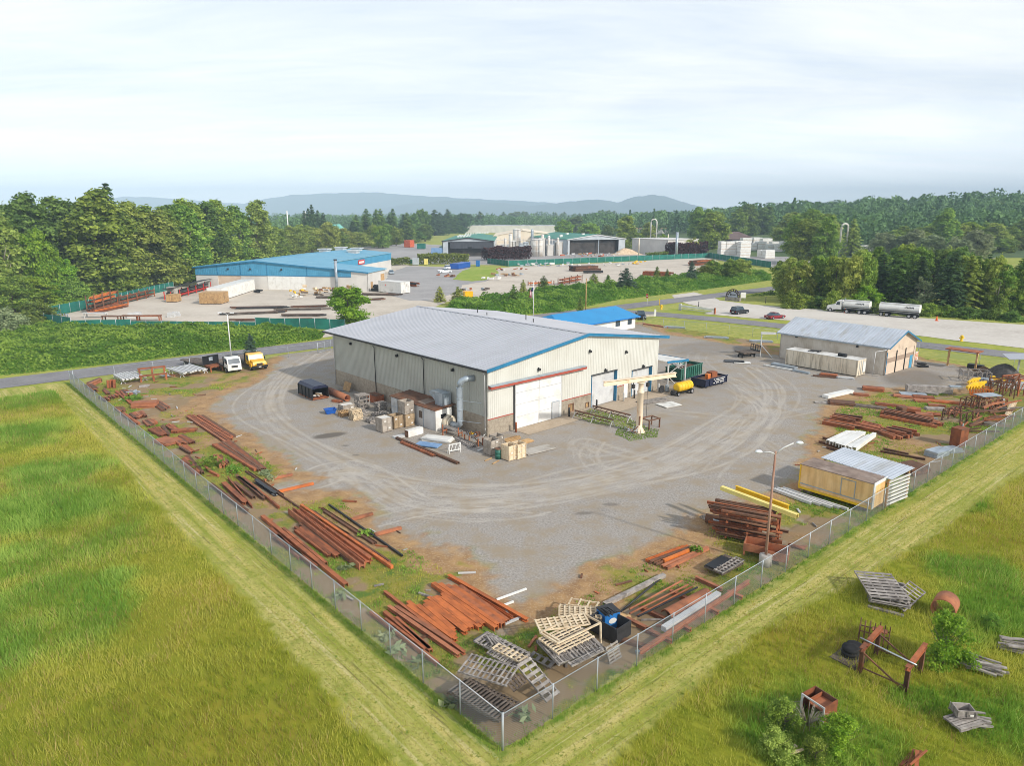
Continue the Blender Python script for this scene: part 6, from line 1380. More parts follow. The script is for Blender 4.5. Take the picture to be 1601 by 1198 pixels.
pallet(KP,(812,412),(1092,745),(735,548),(1.15,0.08,1.1),'wood_grey','long grey pallet leaning like a ladder down to the near fence',None,'x',7,nst=3,bw=0.17)
for i in range(3):pallet(KP,(430,190),(815,400),(290,258),0.15+0.16*i,'wood_grey','grey pallet in the flat stack behind the large silver one','flat stack behind the silver pallet','x',10,0.1)
pallet(KP,(535,290),(800,418),(470,340),(1.0,1.05,1.0),'wood_fresh','short pale pallet like a ladder on top of the flat stack',None,'x',7,bw=0.12)
pallet(KP,(480,330),(740,470),(420,380),(0.75,0.8,0.7),'wood_grey','narrow grey pallet under the short pale one',None,'x',12)
pallet(KP,(600,650),(720,560),(690,720),(0.75,0.95,0.6),'wood_dark','broken brown pallet propped under the end of the large silver one',None,'x',5)
for i in range(4):
 p=g(KP,420+i*22,215+i*8,0.6);beam(p,p+Vector((0.35+0.1*i,-0.9,0.05)),0.09,0.06,'B','wood_grey','loose grey slat lying on the flat pallet stack','loose grey slats','timber',0.06+0.02*i,'timber')
for i in range(7):pallet(KP,(1085,480),(1505,340),(790,300),0.02+0.145*i,'wood_grey','grey pallet in the tall second stack next to the blue tote','second tall pallet stack','x',13,0.09,nst=5)
pallet(KP,(1210,505),(1510,355),(1180,470),(1.03,1.05,1.05),'wood_grey','narrow weathered slat bundle on the front edge of the second stack',None,'x',6)
pallet(KP,(1085,390),(1420,230),(800,290),(1.08,1.08,1.08),'wood_fresh','pale pink pallet of slats on top of the second stack',None,'y',8,nst=7)
fr=thing('open_crate','whitish open wooden frame lying over the second pallet stack','crate',(0,0,0));m_,L_,W_=quadframe(KP,(1080,275),(1475,85),(905,180),1.4,1.35,1.3)
for a,b_ in(((0,0),(L_,0)),((0,0),(0,W_)),((0,W_),(L_,W_)),((L_,0),(L_,W_)),((0.2,0),(0.2,W_))):MB().bar((a[0],a[1],0),(b_[0],b_[1],0),0.09,0.09).build('rail','wood_fresh',fr)
MB().bar((L_,0,0),(L_,0,-1.2),0.09,0.09).build('leg','wood_fresh',fr);fr.matrix_world=m_
for i in range(3):pallet(K7,(310,440),(600,455),(430,380),0.5+0.17*i,'wood_fresh','new yellow wood pallet at the back of the second stack','new yellow pallets','x',9,0.12,nst=5)
pallet(K7,(180,545),(520,500),(310,450),(1.2,1.1,1.25),'wood_fresh','new slatted pallet sloping over the middle of the second stack',None,'x',9,nst=5)
pallet(K7,(370,370),(560,400),(490,342),(0.7,0.75,0.7),'wood_fresh','new pale open frame pallet sticking out at the far end of the second stack',None,'x',4,nst=2)
pallet(K7,(610,640),(640,750),(690,600),(1.0,0.02,1.1),'wood_grey','grey slatted crate side leaning at the right end of the second stack',None,'x',6)
pallet(K7,(110,715),(255,790),(160,685),(0.05,0.05,0.15),'wood_grey','low grey frame on the ground between the two pallet heaps',None,'x',4,nst=2,bw=0.2)
t=thing('steel_bin','open dark steel bin standing behind the second pallet stack','bin',tuple(g(K7,690,640)),ang(g(K7,690,640),g(K7,560,570)));bl=1.9
for x0,x1,y0,y1 in((0,bl,0,0.05),(0,bl,1.25,1.3),(0,0.05,0.05,1.25),(bl-0.05,bl,0.05,1.25)):MB().box(x0,x1,-y1,-y0,0.15,1.05).build('side','steel_dark',t)
MB().box(0.05,bl-0.05,-1.25,-0.05,0.15,0.2).build('floor','rust_dark',t)
t=thing('blue_tote','blue plastic tote with white oval mark standing behind the pallets','tote',tuple(g(K7,633,515)),0.45);MB().box(-0.5,0.5,-0.45,0.45,0.1,1.15).build('body','blue_tote',t)
mb=MB();mb.extr([(0.26*math.cos(a),0.72+0.17*math.sin(a))for a in np.linspace(0,2*PI,20)[:-1]],'y',-0.47,-0.452);mb.build('oval_mark','white_paint',t);MB().box(-0.52,0.52,-0.47,0.47,1.151,1.22).build('lid','steel_dark',t);MB().box(-0.5,0.5,-0.45,0.45,0,0.09).build('foot','wood_grey',t)
for i in range(7):p=g(K7,575+i*9,395-i*2,1.2);beam(p,p+Vector((rnd(0.2,0.6),rnd(-0.9,-0.4),rnd(0,0.2))),0.05,0.05,'B','steel_dark','dark scrap bar lying on the blue tote','scrap on the tote','scrap_bar',0.05,'scrap')
tag(MB().poly([(0,0,0.12),(1.3,-0.3,0.05),(1.5,0.7,0.1),(0.3,0.9,0.3)],0.03).build('cardboard','wood_tan',None,tuple(g(K7,665,495))),'sheet of brown board lying beside the blue tote','board')
for s,e,w,m_,lb in(((895,88),(1290,0),0.0,0,''),):
 pass
raft(K7,(885,85),(1130,-10),(935,105),(1215,-5),4,0.22,0.2,'CIU',['rust_dark','rust_bright'],'rusty beam in the left half of the pile near the black topped pallet','pile near the black board, left',0.05,0.1)
raft(K7,(990,122),(1285,0),(1020,132),(1300,5),2,0.2,0.2,'UB','rust_pale','rusty beam in the right half of the pile near the black topped pallet','pile near the black board, right',0.05,0.1)
beam(g(K7,1000,90),g(K7,1205,5),0.2,0.26,'B','orange_paint','orange painted bar in the beam pile near the black topped pallet')
beam(g(K7,610,375),g(K7,1005,180),0.3,0.22,'U','wood_grey','long grey brown beam lying on the grass right of the blue tote');beam(g(K7,720,415),g(K7,990,190),0.12,0.12,'T','steel_dark','thin dark pipe crossing the long grey brown beam')
lp='thin rusty pipe in the loose set beside the half round trough'
for s,e in(((775,455),(1160,262)),((830,475),(1220,280)),((775,425),(1120,235)),((825,468),(1190,275))):beam(g(K7,*s),g(K7,*e),0.12,0.12,'T',random.choice(['rust','steel_dark','rust_pale']),lp,'loose thin pipes','steel_pipe',0.28,'pipe')
for s,e in(((755,468),(920,550)),((850,395),(1010,470)),((1040,285),(1190,352)),((1210,195),(1385,275)),((880,540),(1055,620)),((1090,500),(1180,545)),((1300,400),(1360,430)),((1420,290),(1520,330))):beam(g(K7,*s),g(K7,*e),0.24,0.22,'I','rust_pale','rusty sleeper beam lying across under the pipes along the right fence','sleeper beams along the right fence')
a,b_=g(K7,1015,470),g(K7,1285,325);t=thing('half_pipe','rusty half round steel trough beside the white beam at the right fence','trough',tuple(a),ang(a,b_));l_=(b_-a).length
arc=[(0.42*math.cos(q),0.3+0.42*math.sin(q))for q in np.linspace(0.15,PI-0.15,10)];mb=MB();mb.extr(arc+[(x*0.94,0.3+(z-0.3)*0.94)for x,z in arc[::-1]],'x',0,l_);mb.build('trough_shell','rust_pale',t);MB().box(0.4,l_-0.4,-0.25,0.25,0.22,0.3).build('bearer','rust_dark',t)
beam(g(K7,998,565),g(K7,1360,330),0.35,0.3,'B','white_dull','long white steel beam lying along the inside of the right fence',z=0.25);beam(g(K7,845,710),g(K7,1560,240),0.2,0.25,'I','rust_pale','very long rusty beam lying against the inside of the right fence',z=0.2)
beam(g(K7,700,600),g(K7,890,655),0.3,0.2,'U','rust_dark','dark channel lying beside the leaning crate side');beam(g(K7,820,690),g(K7,900,665),0.2,0.15,'B','steel_galv','short grey plank by the fence at the second stack')
for s,e in(((865,238),(1050,170)),((905,275),(970,250))):beam(g(K6,*s),g(K6,*e),0.12,0.1,'B','white_paint','white plank lying on the bare ground beyond the orange raft','two white planks','plank',0.02,'plank')
for i in range(3):pallet(KY,(455,930),(660,1020),(660,790),0.02+0.14*i,'wood_dark','dark weathered pallet in the stack with the black board on top','pallets under the black board','x',9,0.06)
pallet(KY,(650,1010),(900,860),(560,960),(0.42,0.4,0.42),'wood_grey','grey slatted pallet lying on the right half of the black board stack',None,'x',8);m_,L_,W_=quadframe(KY,(455,905),(640,795),(590,935),0.5,0.5,0.5)
o=MB().box(0,L_,0,W_,0,0.04).build('black_board','black_paint');o.matrix_world=m_;tag(o,'black square board lying on the weathered pallet stack','board')
def tray(k,c,w,d,h,rz,mat,label,legs=0.35,inner='rust_pale'):
 t=thing('steel_tray',label,'tray',tuple(g(k,*c)),rz)
 for x0,x1,y0,y1 in((0,w,0,0.05),(0,w,d-0.05,d),(0,0.05,0.05,d-0.05),(w-0.05,w,0.05,d-0.05)):MB().box(x0,x1,y0,y1,legs,legs+h).build('side',mat,t)
 MB().box(0.05,w-0.05,0.05,d-0.05,legs,legs+0.04).build('floor',inner,t)
 for x in(0.02,w-0.12):
  for y in(0.02,d-0.12):MB().box(x,x+0.1,y,y+0.1,0,legs).build('leg',mat,t)
tray(KY,(880,790),1.5,1.3,0.55,-0.45,'rust_pale','open rusty red steel tray left of the rusty lamp post');tray(KY,(1120,885),1.5,1.4,0.6,-0.45,'rust_pale','open rusty red steel tray behind the fence right of the rusty lamp post')
ra_,rb_=g(KY,560,560),g(KY,1275,690);rz=ang(g(KY,600,560),g(KY,1270,690));t=thing('steel_rack','rusty cantilever rack loaded with dark steel beside the lamp post','rack',tuple(g(KY,600,575)),rz);rl=(g(KY,600,575)-g(KY,1275,690)).length
for x in(0.6,rl*0.5,rl-0.1):
 MB().ibeam((x,0.7,0),(x,0.7,2.3),0.25,0.25,0.04).build('upright','rust',t)
 for z in(0.25,0.85,1.45,2.05):MB().bar((x,-0.5,z),(x,1.9,z),0.12,0.14).build('arm','rust',t)
RM=Matrix.Translation(g(KY,600,575))@Matrix.Rotation(rz,4,'Z');cnt=0
for z,n_ in((0.36,6),(0.96,7),(1.56,7),(2.16,6)):
 for i in range(n_):
  y=-0.35+i*0.33;l_=rl*rnd(0.8,1.25);x0=rnd(-1.2,0.2);p=RM@Vector((x0,y,z-0.03));q=RM@Vector((x0+l_,y+rnd(-0.08,0.08),z-0.03))
  beam(p,q,rnd(0.12,0.26),rnd(0.12,0.24),random.choice('BTUI'),random.choice(['rust_dark','rust_dark','rust']),'dark steel bar lying on the cantilever rack beside the lamp post','dark bars on the rack')
a,b_=g(KY,640,45,2.4),g(KY,1500,370,2.4);beam(a,b_,0.34,0.3,'U','yellow_pale','long pale yellow steel channel lying on top of the rack',z=0.02);a,b_=g(KY,800,45,2.4),g(KY,1400,270,2.4);beam(a,b_,0.22,0.34,'I','yellow_paint','deep yellow steel beam lying on top of the rack behind the pale one',z=0.02)
a,b_=g(KY,460,370),g(KY,1000,490,0.3);t=thing('steel_pipe','fat dark rusty pipe with open end at the left foot of the rack','pipe',tuple(g(KY,470,390)),rz);MB().pipe((0,-0.4,0.36),(1.4,-0.4,0.36),0.34,0.3).build('pipe_shell','rust_dark',t)
beam(g(KY,545,395,0.9),g(KY,1000,500,0.9)+Vector((0,0,0)),0.14,0.14,'T','steel_galv','shiny grey pipe lying along the front of the rack',z=0.0,name='steel_pipe',cat='pipe');pallet(KY,(390,365),(490,410),(440,340),0.02,'wood_grey','small grey pallet under the fat rusty pipe',None,'x',5)
beam(g(KY,1400,690),g(KY,1590,740),0.24,0.24,'T','rust','rusty pipe lying near the fence right of the rack',name='steel_pipe',cat='pipe')
raft(K2 if False else crop(1040,640,4.0025),(680,515),(910,600),(730,502),(1150,640),5,0.22,0.2,'UB','white_dull','white steel channel in the set in front of the yellow van body','white channels by the van body',0.05,0.2)
KV=crop(1040,640,4.0025);a=g(KV,830,515);b_=g(KV,1285,655);t=thing('van_body','faded yellow van box body with brown roof standing by the right fence','van body',tuple(a),ang(a,b_));l_=(b_-a).length
MB().box(0,l_,0,2.3,0.35,2.45).build('box','yellow_van',t);MB().box(-0.02,l_+0.02,-0.03,2.33,2.451,2.52).build('roof','van_roof',t);MB().box(l_+0.0,l_+0.06,-0.04,2.34,2.3,2.56).build('roof_cap','white_paint',t)
mb=MB();mb.box(0,l_,-0.06,-0.002,0.35,0.55);mb.box(0,0.1,-0.05,-0.002,0.55,2.45);mb.build('side_rail','yellow_paint',t)
mb=MB();mb.box(0.0,l_,-0.035,-0.001,0.78,0.86)
for x in(0.05*l_,0.585*l_,0.77*l_):mb.box(x-0.03,x+0.03,-0.045,-0.001,0.8,2.3 if x>2 else 0.8+0.1)
mb.box(0.585*l_,0.77*l_,-0.045,-0.001,2.22,2.28);mb.build('door_frame','steel_galv',t);MB().box(l_-0.02,l_+0.05,-0.05,0.3,0.36,2.3).build('corner_post','white_dull',t)
for x in(0.4,l_-1.2):MB().box(x,x+0.8,0.1,2.2,0,0.349).build('bearer','wood_dark',t)
a=g(KV,985,420);ra2=g(KV,985,320,2.3);rb2=g(KV,1400,450,2.3);t=thing('tin_roof_shelter','open shelter with blue grey tin roof and slatted end behind the yellow van body','shelter',tuple(Vector((ra2.x,ra2.y,0))),ang(ra2,rb2));l_=(rb2-ra2).length
mb=MB();mb.extr([(0.0,2.45),(3.4,2.75),(3.4,2.8),(0.0,2.5)],'x',-0.2,l_+0.2)
x=0
while x<l_:mb.extr([(0.0,2.5),(3.4,2.8),(3.4,2.84),(0.0,2.54)],'x',x,x+0.06);x+=0.3
mb.build('roof','roof_old',t)
for x in(0.1,l_-0.1):
 for y in(0.2,3.2):MB().box(x-0.07,x+0.07,y-0.07,y+0.07,0,2.45).build('post','wood_tan',t)
for i in range(7):MB().box(l_-0.05,l_+0.02,0.1,3.3,0.15+i*0.32,0.33+i*0.32).build('slat','white_dull',t)
plates(lambda x,y:(x,y),(1425,738),2.6,2.0,0.7,0.4,'rust_dark','dark rusty flat table of steel behind the tin roofed shelter');plates(lambda x,y:(x,y),(1465,712),2.4,1.4,0.6,0.5,'steel_galv','crumpled grey sheet metal by the fence right of the tin roofed shelter')
plates(lambda x,y:(x,y),(1490,706),1.6,1.2,0.4,0.3,'steel_galv','small pale metal tray by the fence beside the crumpled sheet',2)
lp=thing('lamp_post','rusty yard lamp post with two pale lamp heads near the right fence','lamp post',tuple(G(1196,884)),0.0)
MB().tube([(0,0,0),(0,0,8.1)],[0.1,0.065],10).build('pole','pole_rust',lp);MB().lathe([(0.42,0),(0.42,0.75),(0.3,0.8)],14).build('footing','concrete',lp)
for sx,dz in((1.3,0.55),(-0.95,-0.05)):
 mb=MB();mb.tube([(0,0,7.9),(sx*0.35,0,8.05+dz*0.5),(sx*0.85,0,8.1+dz)],0.045,7);mb.build('arm','white_dull',lp)
 mb=MB();mb.add([(sx*1.15+0.26*math.cos(q)*c,0.14*math.sin(q)*c,8.12+dz+h)for h,c in((-0.07,0.8),(0.0,1),(0.1,0.6))for q in np.linspace(0,2*PI,13)[:-1]],[(r_*12+i,r_*12+(i+1)%12,r_*12+12+(i+1)%12,r_*12+12+i)for r_ in range(2)for i in range(12)]+[tuple(range(11,-1,-1)),tuple(range(24,36))],True);mb.build('lamp_head','lamp_glass',lp)
lp=thing('lamp_post','white street lamp post behind the white flatbed truck','lamp post',tuple(G(361.5,557)),0.0);MB().tube([(0,0,0),(0,0,7.0)],[0.11,0.07],10).build('pole','white_paint',lp);mb=MB();mb.tube([(0,0,6.9),(-0.3,0,7.2),(-0.9,0,7.3)],0.04,6);mb.tube([(0,0,6.9),(0.5,0.1,7.25)],0.04,6);mb.build('arm','white_dull',lp)
for c in((-1.2,0,7.28),(0.75,0.12,7.25)):MB().cbox(c,(0.6,0.26,0.14)).build('lamp_head','lamp_glass',lp)
tag(MB().tube([(0,0,0),(0,0,8.5)],[0.14,0.1],8).build('utility_pole','wood_tan',None,tuple(G(915.5,492))),'bare tan wooden pole beside the road behind the blue roofed office','pole')
fp=thing('flag_pole','white flag pole standing behind the ridge of the warehouse roof','flag pole',tuple(G(834,498)),0.0);MB().tube([(0,0,0),(0,0,8.3)],[0.12,0.08],8).build('pole','white_paint',fp);MB().lathe([(0.01,8.3),(0.16,8.4),(0.01,8.55)],10).build('finial','white_paint',fp)
fl=thing('flag','furled red and white striped flag with blue corner on the white pole','flag',tuple(G(834,498)+Vector((0,0,4.7))),0.0)
for i in range(6):mb=MB();mb.tube([(-0.2-0.12*i,0.06*math.sin(i*2),2.2-0.12*i),(-0.3-0.1*i,0.12*math.sin(i),1.2-0.1*i),(-0.34-0.13*i,0.05,-0.1+0.04*i)],0.085,6);mb.build('stripe','flag_red' if i%2 else 'flag_white',fl)
mb=MB();mb.tube([(-0.22,-0.1,2.3),(-0.4,-0.12,1.5)],0.2,7);mb.build('canton','flag_blue',fl)
for q,lb in(((998,412),'pale slim pole between the two dark trees in the factory yard'),((1043.5,400),'white slim pole at the left end of the white mill building')):tag(MB().tube([(0,0,0),(0,0,11)],0.3,7).build('pole','container_cream',None,tuple(G(q[0],q[1]-6))),lb,'pole')
for q,top,lb in(((452,378),325,'distant pale mast rising above the woods behind the blue roof'),((480,372),320,'distant white mast above the dark firs')):p=G(*q);tag(MB().tube([(0,0,0),(0,0,26)],0.5,6).build('radio_mast','white_paint',None,tuple(p)),lb,'mast')
for(x,y,m_,lb)in((3.3,-0.9,'rust','rusty bollard left of the white sliding door'),(11.9,-0.8,'steel_dark','grey bollard right of the white sliding door'),(16.9,-0.7,'steel_dark','grey bollard left of the first rollup door'),(22.0,-0.8,'white_dull','pale bollard right of the first rollup door'),(24.2,-0.8,'steel_dark','grey bollard left of the second rollup door'),(29.3,-0.9,'white_dull','pale bollard at the right corner of the front wall')):tag(MB().lathe([(0.11,0),(0.11,1.05),(0.08,1.12),(0.01,1.15)],10).build('bollard',m_,None,tuple(B(x,y))),lb,'bollard')
def crate(loc,w,d,h,rz,mat,label,group=None,tiers=2,filled=False):
 t=thing('crate',label,'crate',tuple(loc),rz,group);ht=h/tiers
 for s in(0,1):
  mb=MB();
  y=0 if s==0 else d-0.05;mb.box(0,w,y,y+0.05,0.08,h);mb.build('side',mat,t);x=0 if s==0 else w-0.05;MB().box(x,x+0.05,0.05,d-0.05,0.08,h).build('side',mat,t)
 mb=MB()
 for i in range(tiers):mb.box(-0.03,w+0.03,-0.03,-0.001,0.06+i*ht,0.12+i*ht);mb.box(-0.03,-0.001,-0.001,d+0.03,0.06+i*ht,0.12+i*ht)
 for f_ in(0,0.48,0.95):mb.box(f_*w,f_*w+0.07,-0.045,-0.031,0.08,h);mb.box(-0.045,-0.031,f_*d,f_*d+0.07,0.08,h)
 mb.build('batten',mat,t);MB().box(0.02,w-0.02,0.06,d-0.06,0.0,0.079).build('base','wood_dark',t)
 if filled:MB().box(0.05,w-0.05,0.05,d-0.05,h-0.2,h-0.05).build('contents','paper_white',t)
 for i in range(tiers):
  x=rnd(0.1,0.3)*w if i%2 else rnd(0.55,0.7)*w;z=(i+0.45)*ht;MB().box(x,x+0.2*w,-0.06,-0.046,z,z+0.22*ht).build('paper_label','paper_white',t)
 return t
cz=WA
crate(B(-7.55,8.6),1.25,1.25,1.6,cz,'crate_grey','tall grey crate with paper tags, nearest the gravel',None,2,True);crate(B(-5.85,8.9),1.2,1.2,1.45,cz,'crate_tan','brown open crate in the middle of the three crate stacks',None,2);crate(B(-4.55,8.6),1.2,1.3,1.45,cz,'crate_tan','brown lower crate under the taller open one beside the white shed',None,2);crate(B(-4.6,8.6,1.46),1.22,1.3,1.45,cz,'crate_grey','grey open crate stacked on the brown one beside the white shed',None,2)
crate(G(*KD(985,490)),1.1,1.1,1.5,cz,'crate_grey','grey open crate at the warehouse corner, left of the green drum',None,3);crate(G(*KD(1040,440)),1.05,1.05,1.5,cz,'crate_grey','second grey open crate behind the green drum',None,3);crate(G(*KD(1172,548)),1.15,1.1,1.5,cz,'wood_fresh','pale open crate at the warehouse corner right of the green drum',None,3);crate(G(*KD(1262,530)),1.1,1.1,1.5,cz,'wood_fresh','pale open crate furthest right at the warehouse corner',None,3)
t=thing('drum','dented green steel drum between the crates at the warehouse corner','drum',tuple(G(*KD(1060,515))));MB().lathe([(0.3,0),(0.3,0.3),(0.32,0.33),(0.3,0.36),(0.3,0.62),(0.32,0.65),(0.3,0.68),(0.3,0.98),(0.02,0.99)],16).build('shell','green_paint',t);MB().lathe([(0.31,0.97),(0.33,1.0),(0.31,1.03)],16).build('rim','rust_dark',t)
def stackpal(c,n,mat,label,group,w=1.2,d=1.0,rz=WA,z0=0.0,jit=0.08):
 for i in range(n):
  t=thing('pallet',label,'pallet',(c.x+rnd(-jit,jit),c.y+rnd(-jit,jit),z0+i*0.145),rz+rnd(-0.1,0.1),group);mb=MB()
  palletparts(t,w,d,mat,6,3,'x',0.025,0.135)
stackpal(B(-4.6,18.2),1,'wood_grey','single grey pallet under the tall slatted crate',None)
t=thing('crate','tall slatted grey crate with square openings among the pallets','crate',tuple(B(-4.6,18.2,0.15)),WA)
for s in(0,1.25):
 mb=MB()
 for i in range(4):mb.box(i*0.45,i*0.45+0.1,s,s+0.04,0,1.6)
 for z in(0,0.5,1.0,1.5):mb.box(0,1.45,s-0.03,s-0.001,z,z+0.14)
 mb.build('slatted_side','wood_grey',t)
for s in(0,1.41):
 mb=MB()
 for i in range(4):mb.box(s,s+0.04,0.05+i*0.38,0.15+i*0.38,0,1.6)
 for z in(0,0.5,1.0,1.5):mb.box(s-0.03,s-0.001,0.05,1.2,z,z+0.14)
 mb.build('slatted_side','wood_grey',t)
mb=MB()
for i in range(6):mb.box(0,1.45,i*0.23,i*0.23+0.12,1.601,1.63)
mb.build('slatted_top','wood_grey',t)
stackpal(B(-3.6,15.6),8,'wood_grey','grey pallet in the neat stack right of the tall slatted crate','neat grey pallet stack');stackpal(B(-7.7,17.0),4,'wood_tan','tan pallet in the low pile beside the blue tub','low tan pallet pile');stackpal(B(-7.5,14.6),9,'wood_fresh','pale pallet in the untidy tall pile in front','untidy pale pallet pile',jit=0.16);stackpal(B(-6.2,15.9),4,'wood_grey','grey pallet in the middle pile','middle pallet pile',jit=0.15);stackpal(B(-5.0,13.6),4,'wood_grey','grey pallet in the wide low pile left of the brown crates','wide low pallet pile',1.6,1.2,jit=0.2);stackpal(B(-3.0,12.6),3,'wood_grey','grey pallet by the wall left of the grey open crate','pallets by the wall',jit=0.15);stackpal(B(-2.2,14.2),3,'wood_dark','dark pallet lying against the warehouse wall','dark pallets at the wall',jit=0.1);stackpal(B(-6.6,12.6),3,'wood_grey','weathered pallet behind the tall grey crate','pallets behind the grey crate',jit=0.2)
crate(B(-6.6,18.6),1.6,1.1,0.85,WA,'crate_grey','low pale crate with white sacks beside the blue tub',None,1,True)
t=thing('blue_tub','bright blue plastic tub standing on the gravel by the pallets','tub',tuple(G(*KC(243,443))),0.5)
mb=MB();mb.add([(sx*w,sy*d,z)for z,w,d in((0.02,0.5,0.36),(0.55,0.62,0.44))for sx,sy in((-1,-1),(1,-1),(1,1),(-1,1))],[(3,2,1,0),(0,1,5,4),(1,2,6,5),(2,3,7,6),(3,0,4,7)]);mb.build('tub_body','blue_plastic',t);mb=MB()
for x0,x1,y0,y1 in((-0.68,0.68,-0.5,-0.43),(-0.68,0.68,0.43,0.5),(-0.68,-0.6,-0.43,0.43),(0.6,0.68,-0.43,0.43)):mb.box(x0,x1,y0,y1,0.5,0.58)
mb.build('tub_rim','blue_plastic',t)
a,b_=G(*KC(60,315)),G(*KC(230,285));t=thing('roofed_skip','black roofed steel skip with white debris inside, left of the warehouse','skip',tuple(a),ang(a,b_));w_=(b_-a).length;dp=4.3
MB().box(0,w_,0,dp,0.1,0.2).build('floor','rust',t)
for x in(0,w_-0.06):MB().box(x,x+0.06,0,dp,0.2,1.5).build('side','black_paint',t)
MB().box(0.06,w_-0.06,dp-0.06,dp,0.2,1.5).build('back','black_paint',t);mb=MB();mb.extr([(0,1.5),(w_,1.5),(w_,1.55),(w_-0.35,1.85),(0.35,1.85),(0,1.55)],'y',-0.02,dp+0.02);mb.build('roof','navy_paint',t)
mb=MB();
for y in(0.0,1.0,2.0,3.1,dp-0.12):mb.box(-0.07,-0.002,y,y+0.12,0.1,1.5)
mb.build('rib','black_paint',t)
for i in range(4):p=(a+(b_-a)*rnd(0.2,0.8));MB().cbox((w_*rnd(0.3,0.8),rnd(0.3,1.4),0.35+0.1*i),(rnd(0.6,1.2),rnd(0.2,0.4),0.1),rnd(0,2),0.2).build('debris','paper_white' if i<3 else 'wood_tan',t)
a,b_=G(*KC(235,235)),G(*KC(425,320));tag(MB().pipe((0,0,0.42),((b_-a).length,0,0.42),0.42,0.38,18).build('steel_pipe','rust_pale',None,tuple(a),ang(a,b_)),'long fat rusty pipe lying behind the black roofed skip','pipe')
beam(G(*KC(270,320)),G(*KC(360,335)),0.5,0.25,'U','rust','short rusty channel in front of the fat rusty pipe')
o=MB().cbox((0,0,0.62),(1.7,0.05,1.25),0,-0.35).build('plywood','wood_tan',None,tuple(B(-0.9,27.6)),WA-PI/2);tag(o,'tan plywood sheet leaning at the back of the shaded wall','board');plates(KC,(355,205),1.8,1.2,0.1,0.5,'wood_grey','flat grey boards lying beside the leaning plywood',2)
t=thing('rust_box','rusty open steel box against the shaded wall behind the pallets','steel box',tuple(B(-1.6,19.5)),WA);MB().box(0,1.3,0,2.2,0.02,0.9).build('box_body','rust',t);MB().box(0.1,1.2,0.1,2.1,0.901,0.93).build('load','rust_dark',t)
t=thing('white_cabinet','white sheet metal cabinet lying on the ground before the shed','cabinet',tuple(G(*KD(125,300))),WA+0.05);MB().box(0,2.0,0,0.6,0.03,0.75).build('case','white_paint',t);MB().box(-0.03,-0.002,0.0,0.6,0.03,0.75).build('end_panel','rust_dark',t)
for i,(c,w,d,m_,lb)in enumerate((((430,330),3.4,1.3,'container_top','stack of white corrugated sheets lying before the shed'),((330,380),2.6,1.3,'blue_tarp','pale blue sheet lying beside the white corrugated sheets'),((25,295),1.3,0.7,'white_dull','small white box lid on the dark bars'))):plates(KD,c,w,d,0.45 if i==0 else 0.2,-0.35 if i<2 else 0.7,m_,lb,4 if i==0 else 2)
for s,e,m_,lb in(((0,310),(645,578),'rust_dark','long dark double bar reaching from the cabinet across the gravel'),((50,355),(395,500),'rust','shorter rusty bar beside the long dark double bar')):beam(G(*KD(*s)),G(*KD(*e)),0.3,0.2,'U',m_,lb)
raft(KD,(610,320),(770,410),(640,300),(830,390),5,0.12,0.1,'B','wood_grey','grey timber in the loose pile under the duct','timbers under the duct',0.03,0.2,2,'timber','timber')
raft(KD,(480,235),(620,290),(520,225),(680,285),5,0.12,0.12,'B','wood_grey','grey timber lying on the rusty trestle below the fan','timbers on the trestle',0.55,0.2,1,'timber','timber')
t=thing('trestle','rusty trestle carrying timbers below the fan','trestle',tuple(G(*KD(500,265))),WA-PI/2+0.3)
for x in(0,2.0):MB().box(x,x+0.08,-0.4,0.4,0.45,0.55).build('bar','rust',t);MB().box(x,x+0.08,-0.4,-0.3,0,1.2).build('post','rust',t);MB().box(x,x+0.08,0.3,0.4,0,0.45).build('post','rust',t)
t=thing('barricade','white folding barricade frame standing on the gravel before the warehouse','barricade',tuple(G(*KD(555,470))),WA-0.2)
for y in(0,0.5):
 for x in(0,1.2):MB().bar((x,y,0),(x+0.1,0.25+(y-0.25)*0.2,0.95),0.06,0.06).build('leg','white_paint',t)
for z in(0.25,0.85):MB().box(0,1.3,0.02+z*0.2,0.08+z*0.2,z,z+0.08).build('rail','white_paint',t)
for i in range(3):MB().bar((0.2+i*0.4,0.1,0.3),(0.45+i*0.4,0.2,0.85),0.05,0.04).build('cross_bar','white_paint',t)
t=thing('scrap_bench','cluttered metal bench with bent pipes at the front corner of the warehouse','bench',tuple(G(*KD(720,330))),WA-PI/2)
MB().box(0,2.4,-0.3,0.5,0.85,0.92).build('bench_top','wood_grey',t)
for x in(0.05,2.25):MB().box(x,x+0.1,-0.25,-0.15,0,0.85).build('leg','rust',t);MB().box(x,x+0.1,0.35,0.45,0,0.85).build('leg','rust',t)
for i in range(9):MB().tube([(rnd(0,2.2),rnd(-0.5,0.6),0.94),(rnd(0,2.2),rnd(-0.5,0.6),rnd(1.0,1.25)),(rnd(1.2,3.0),rnd(-0.8,0.4),rnd(0.2,1.1))],0.045,6).build('bent_pipe',random.choice(['wood_grey','rust','rust_dark','steel_galv']),t)
MB().cbox((0.9,0.1,1.0),(0.5,0.3,0.14)).build('yellow_tool','yellow_paint',t)
raft(KD,(1100,330),(1270,280),(1150,360),(1290,310),4,0.14,0.1,'B','wood_tan','timber lying between the crates and the white sliding door','timbers by the sliding door',0.03,0.2,1,'timber','timber');plates(KD,(1350,345),1.6,0.9,0.2,0.7,'wood_tan','broken tan boards by the white sliding door');plates(KD,(1470,430),3.6,1.5,0.16,WA-0.15,'concrete','wide grey metal sheet on the gravel right of the pale crates',2)
for s,e in(((920,545),(990,515)),((1000,575),(1068,540))):beam(G(*KD(*s)),G(*KD(*e)),0.12,0.06,'B','wood_tan','short tan plank on the gravel before the grey crates','two tan planks','plank',0.02,'plank')
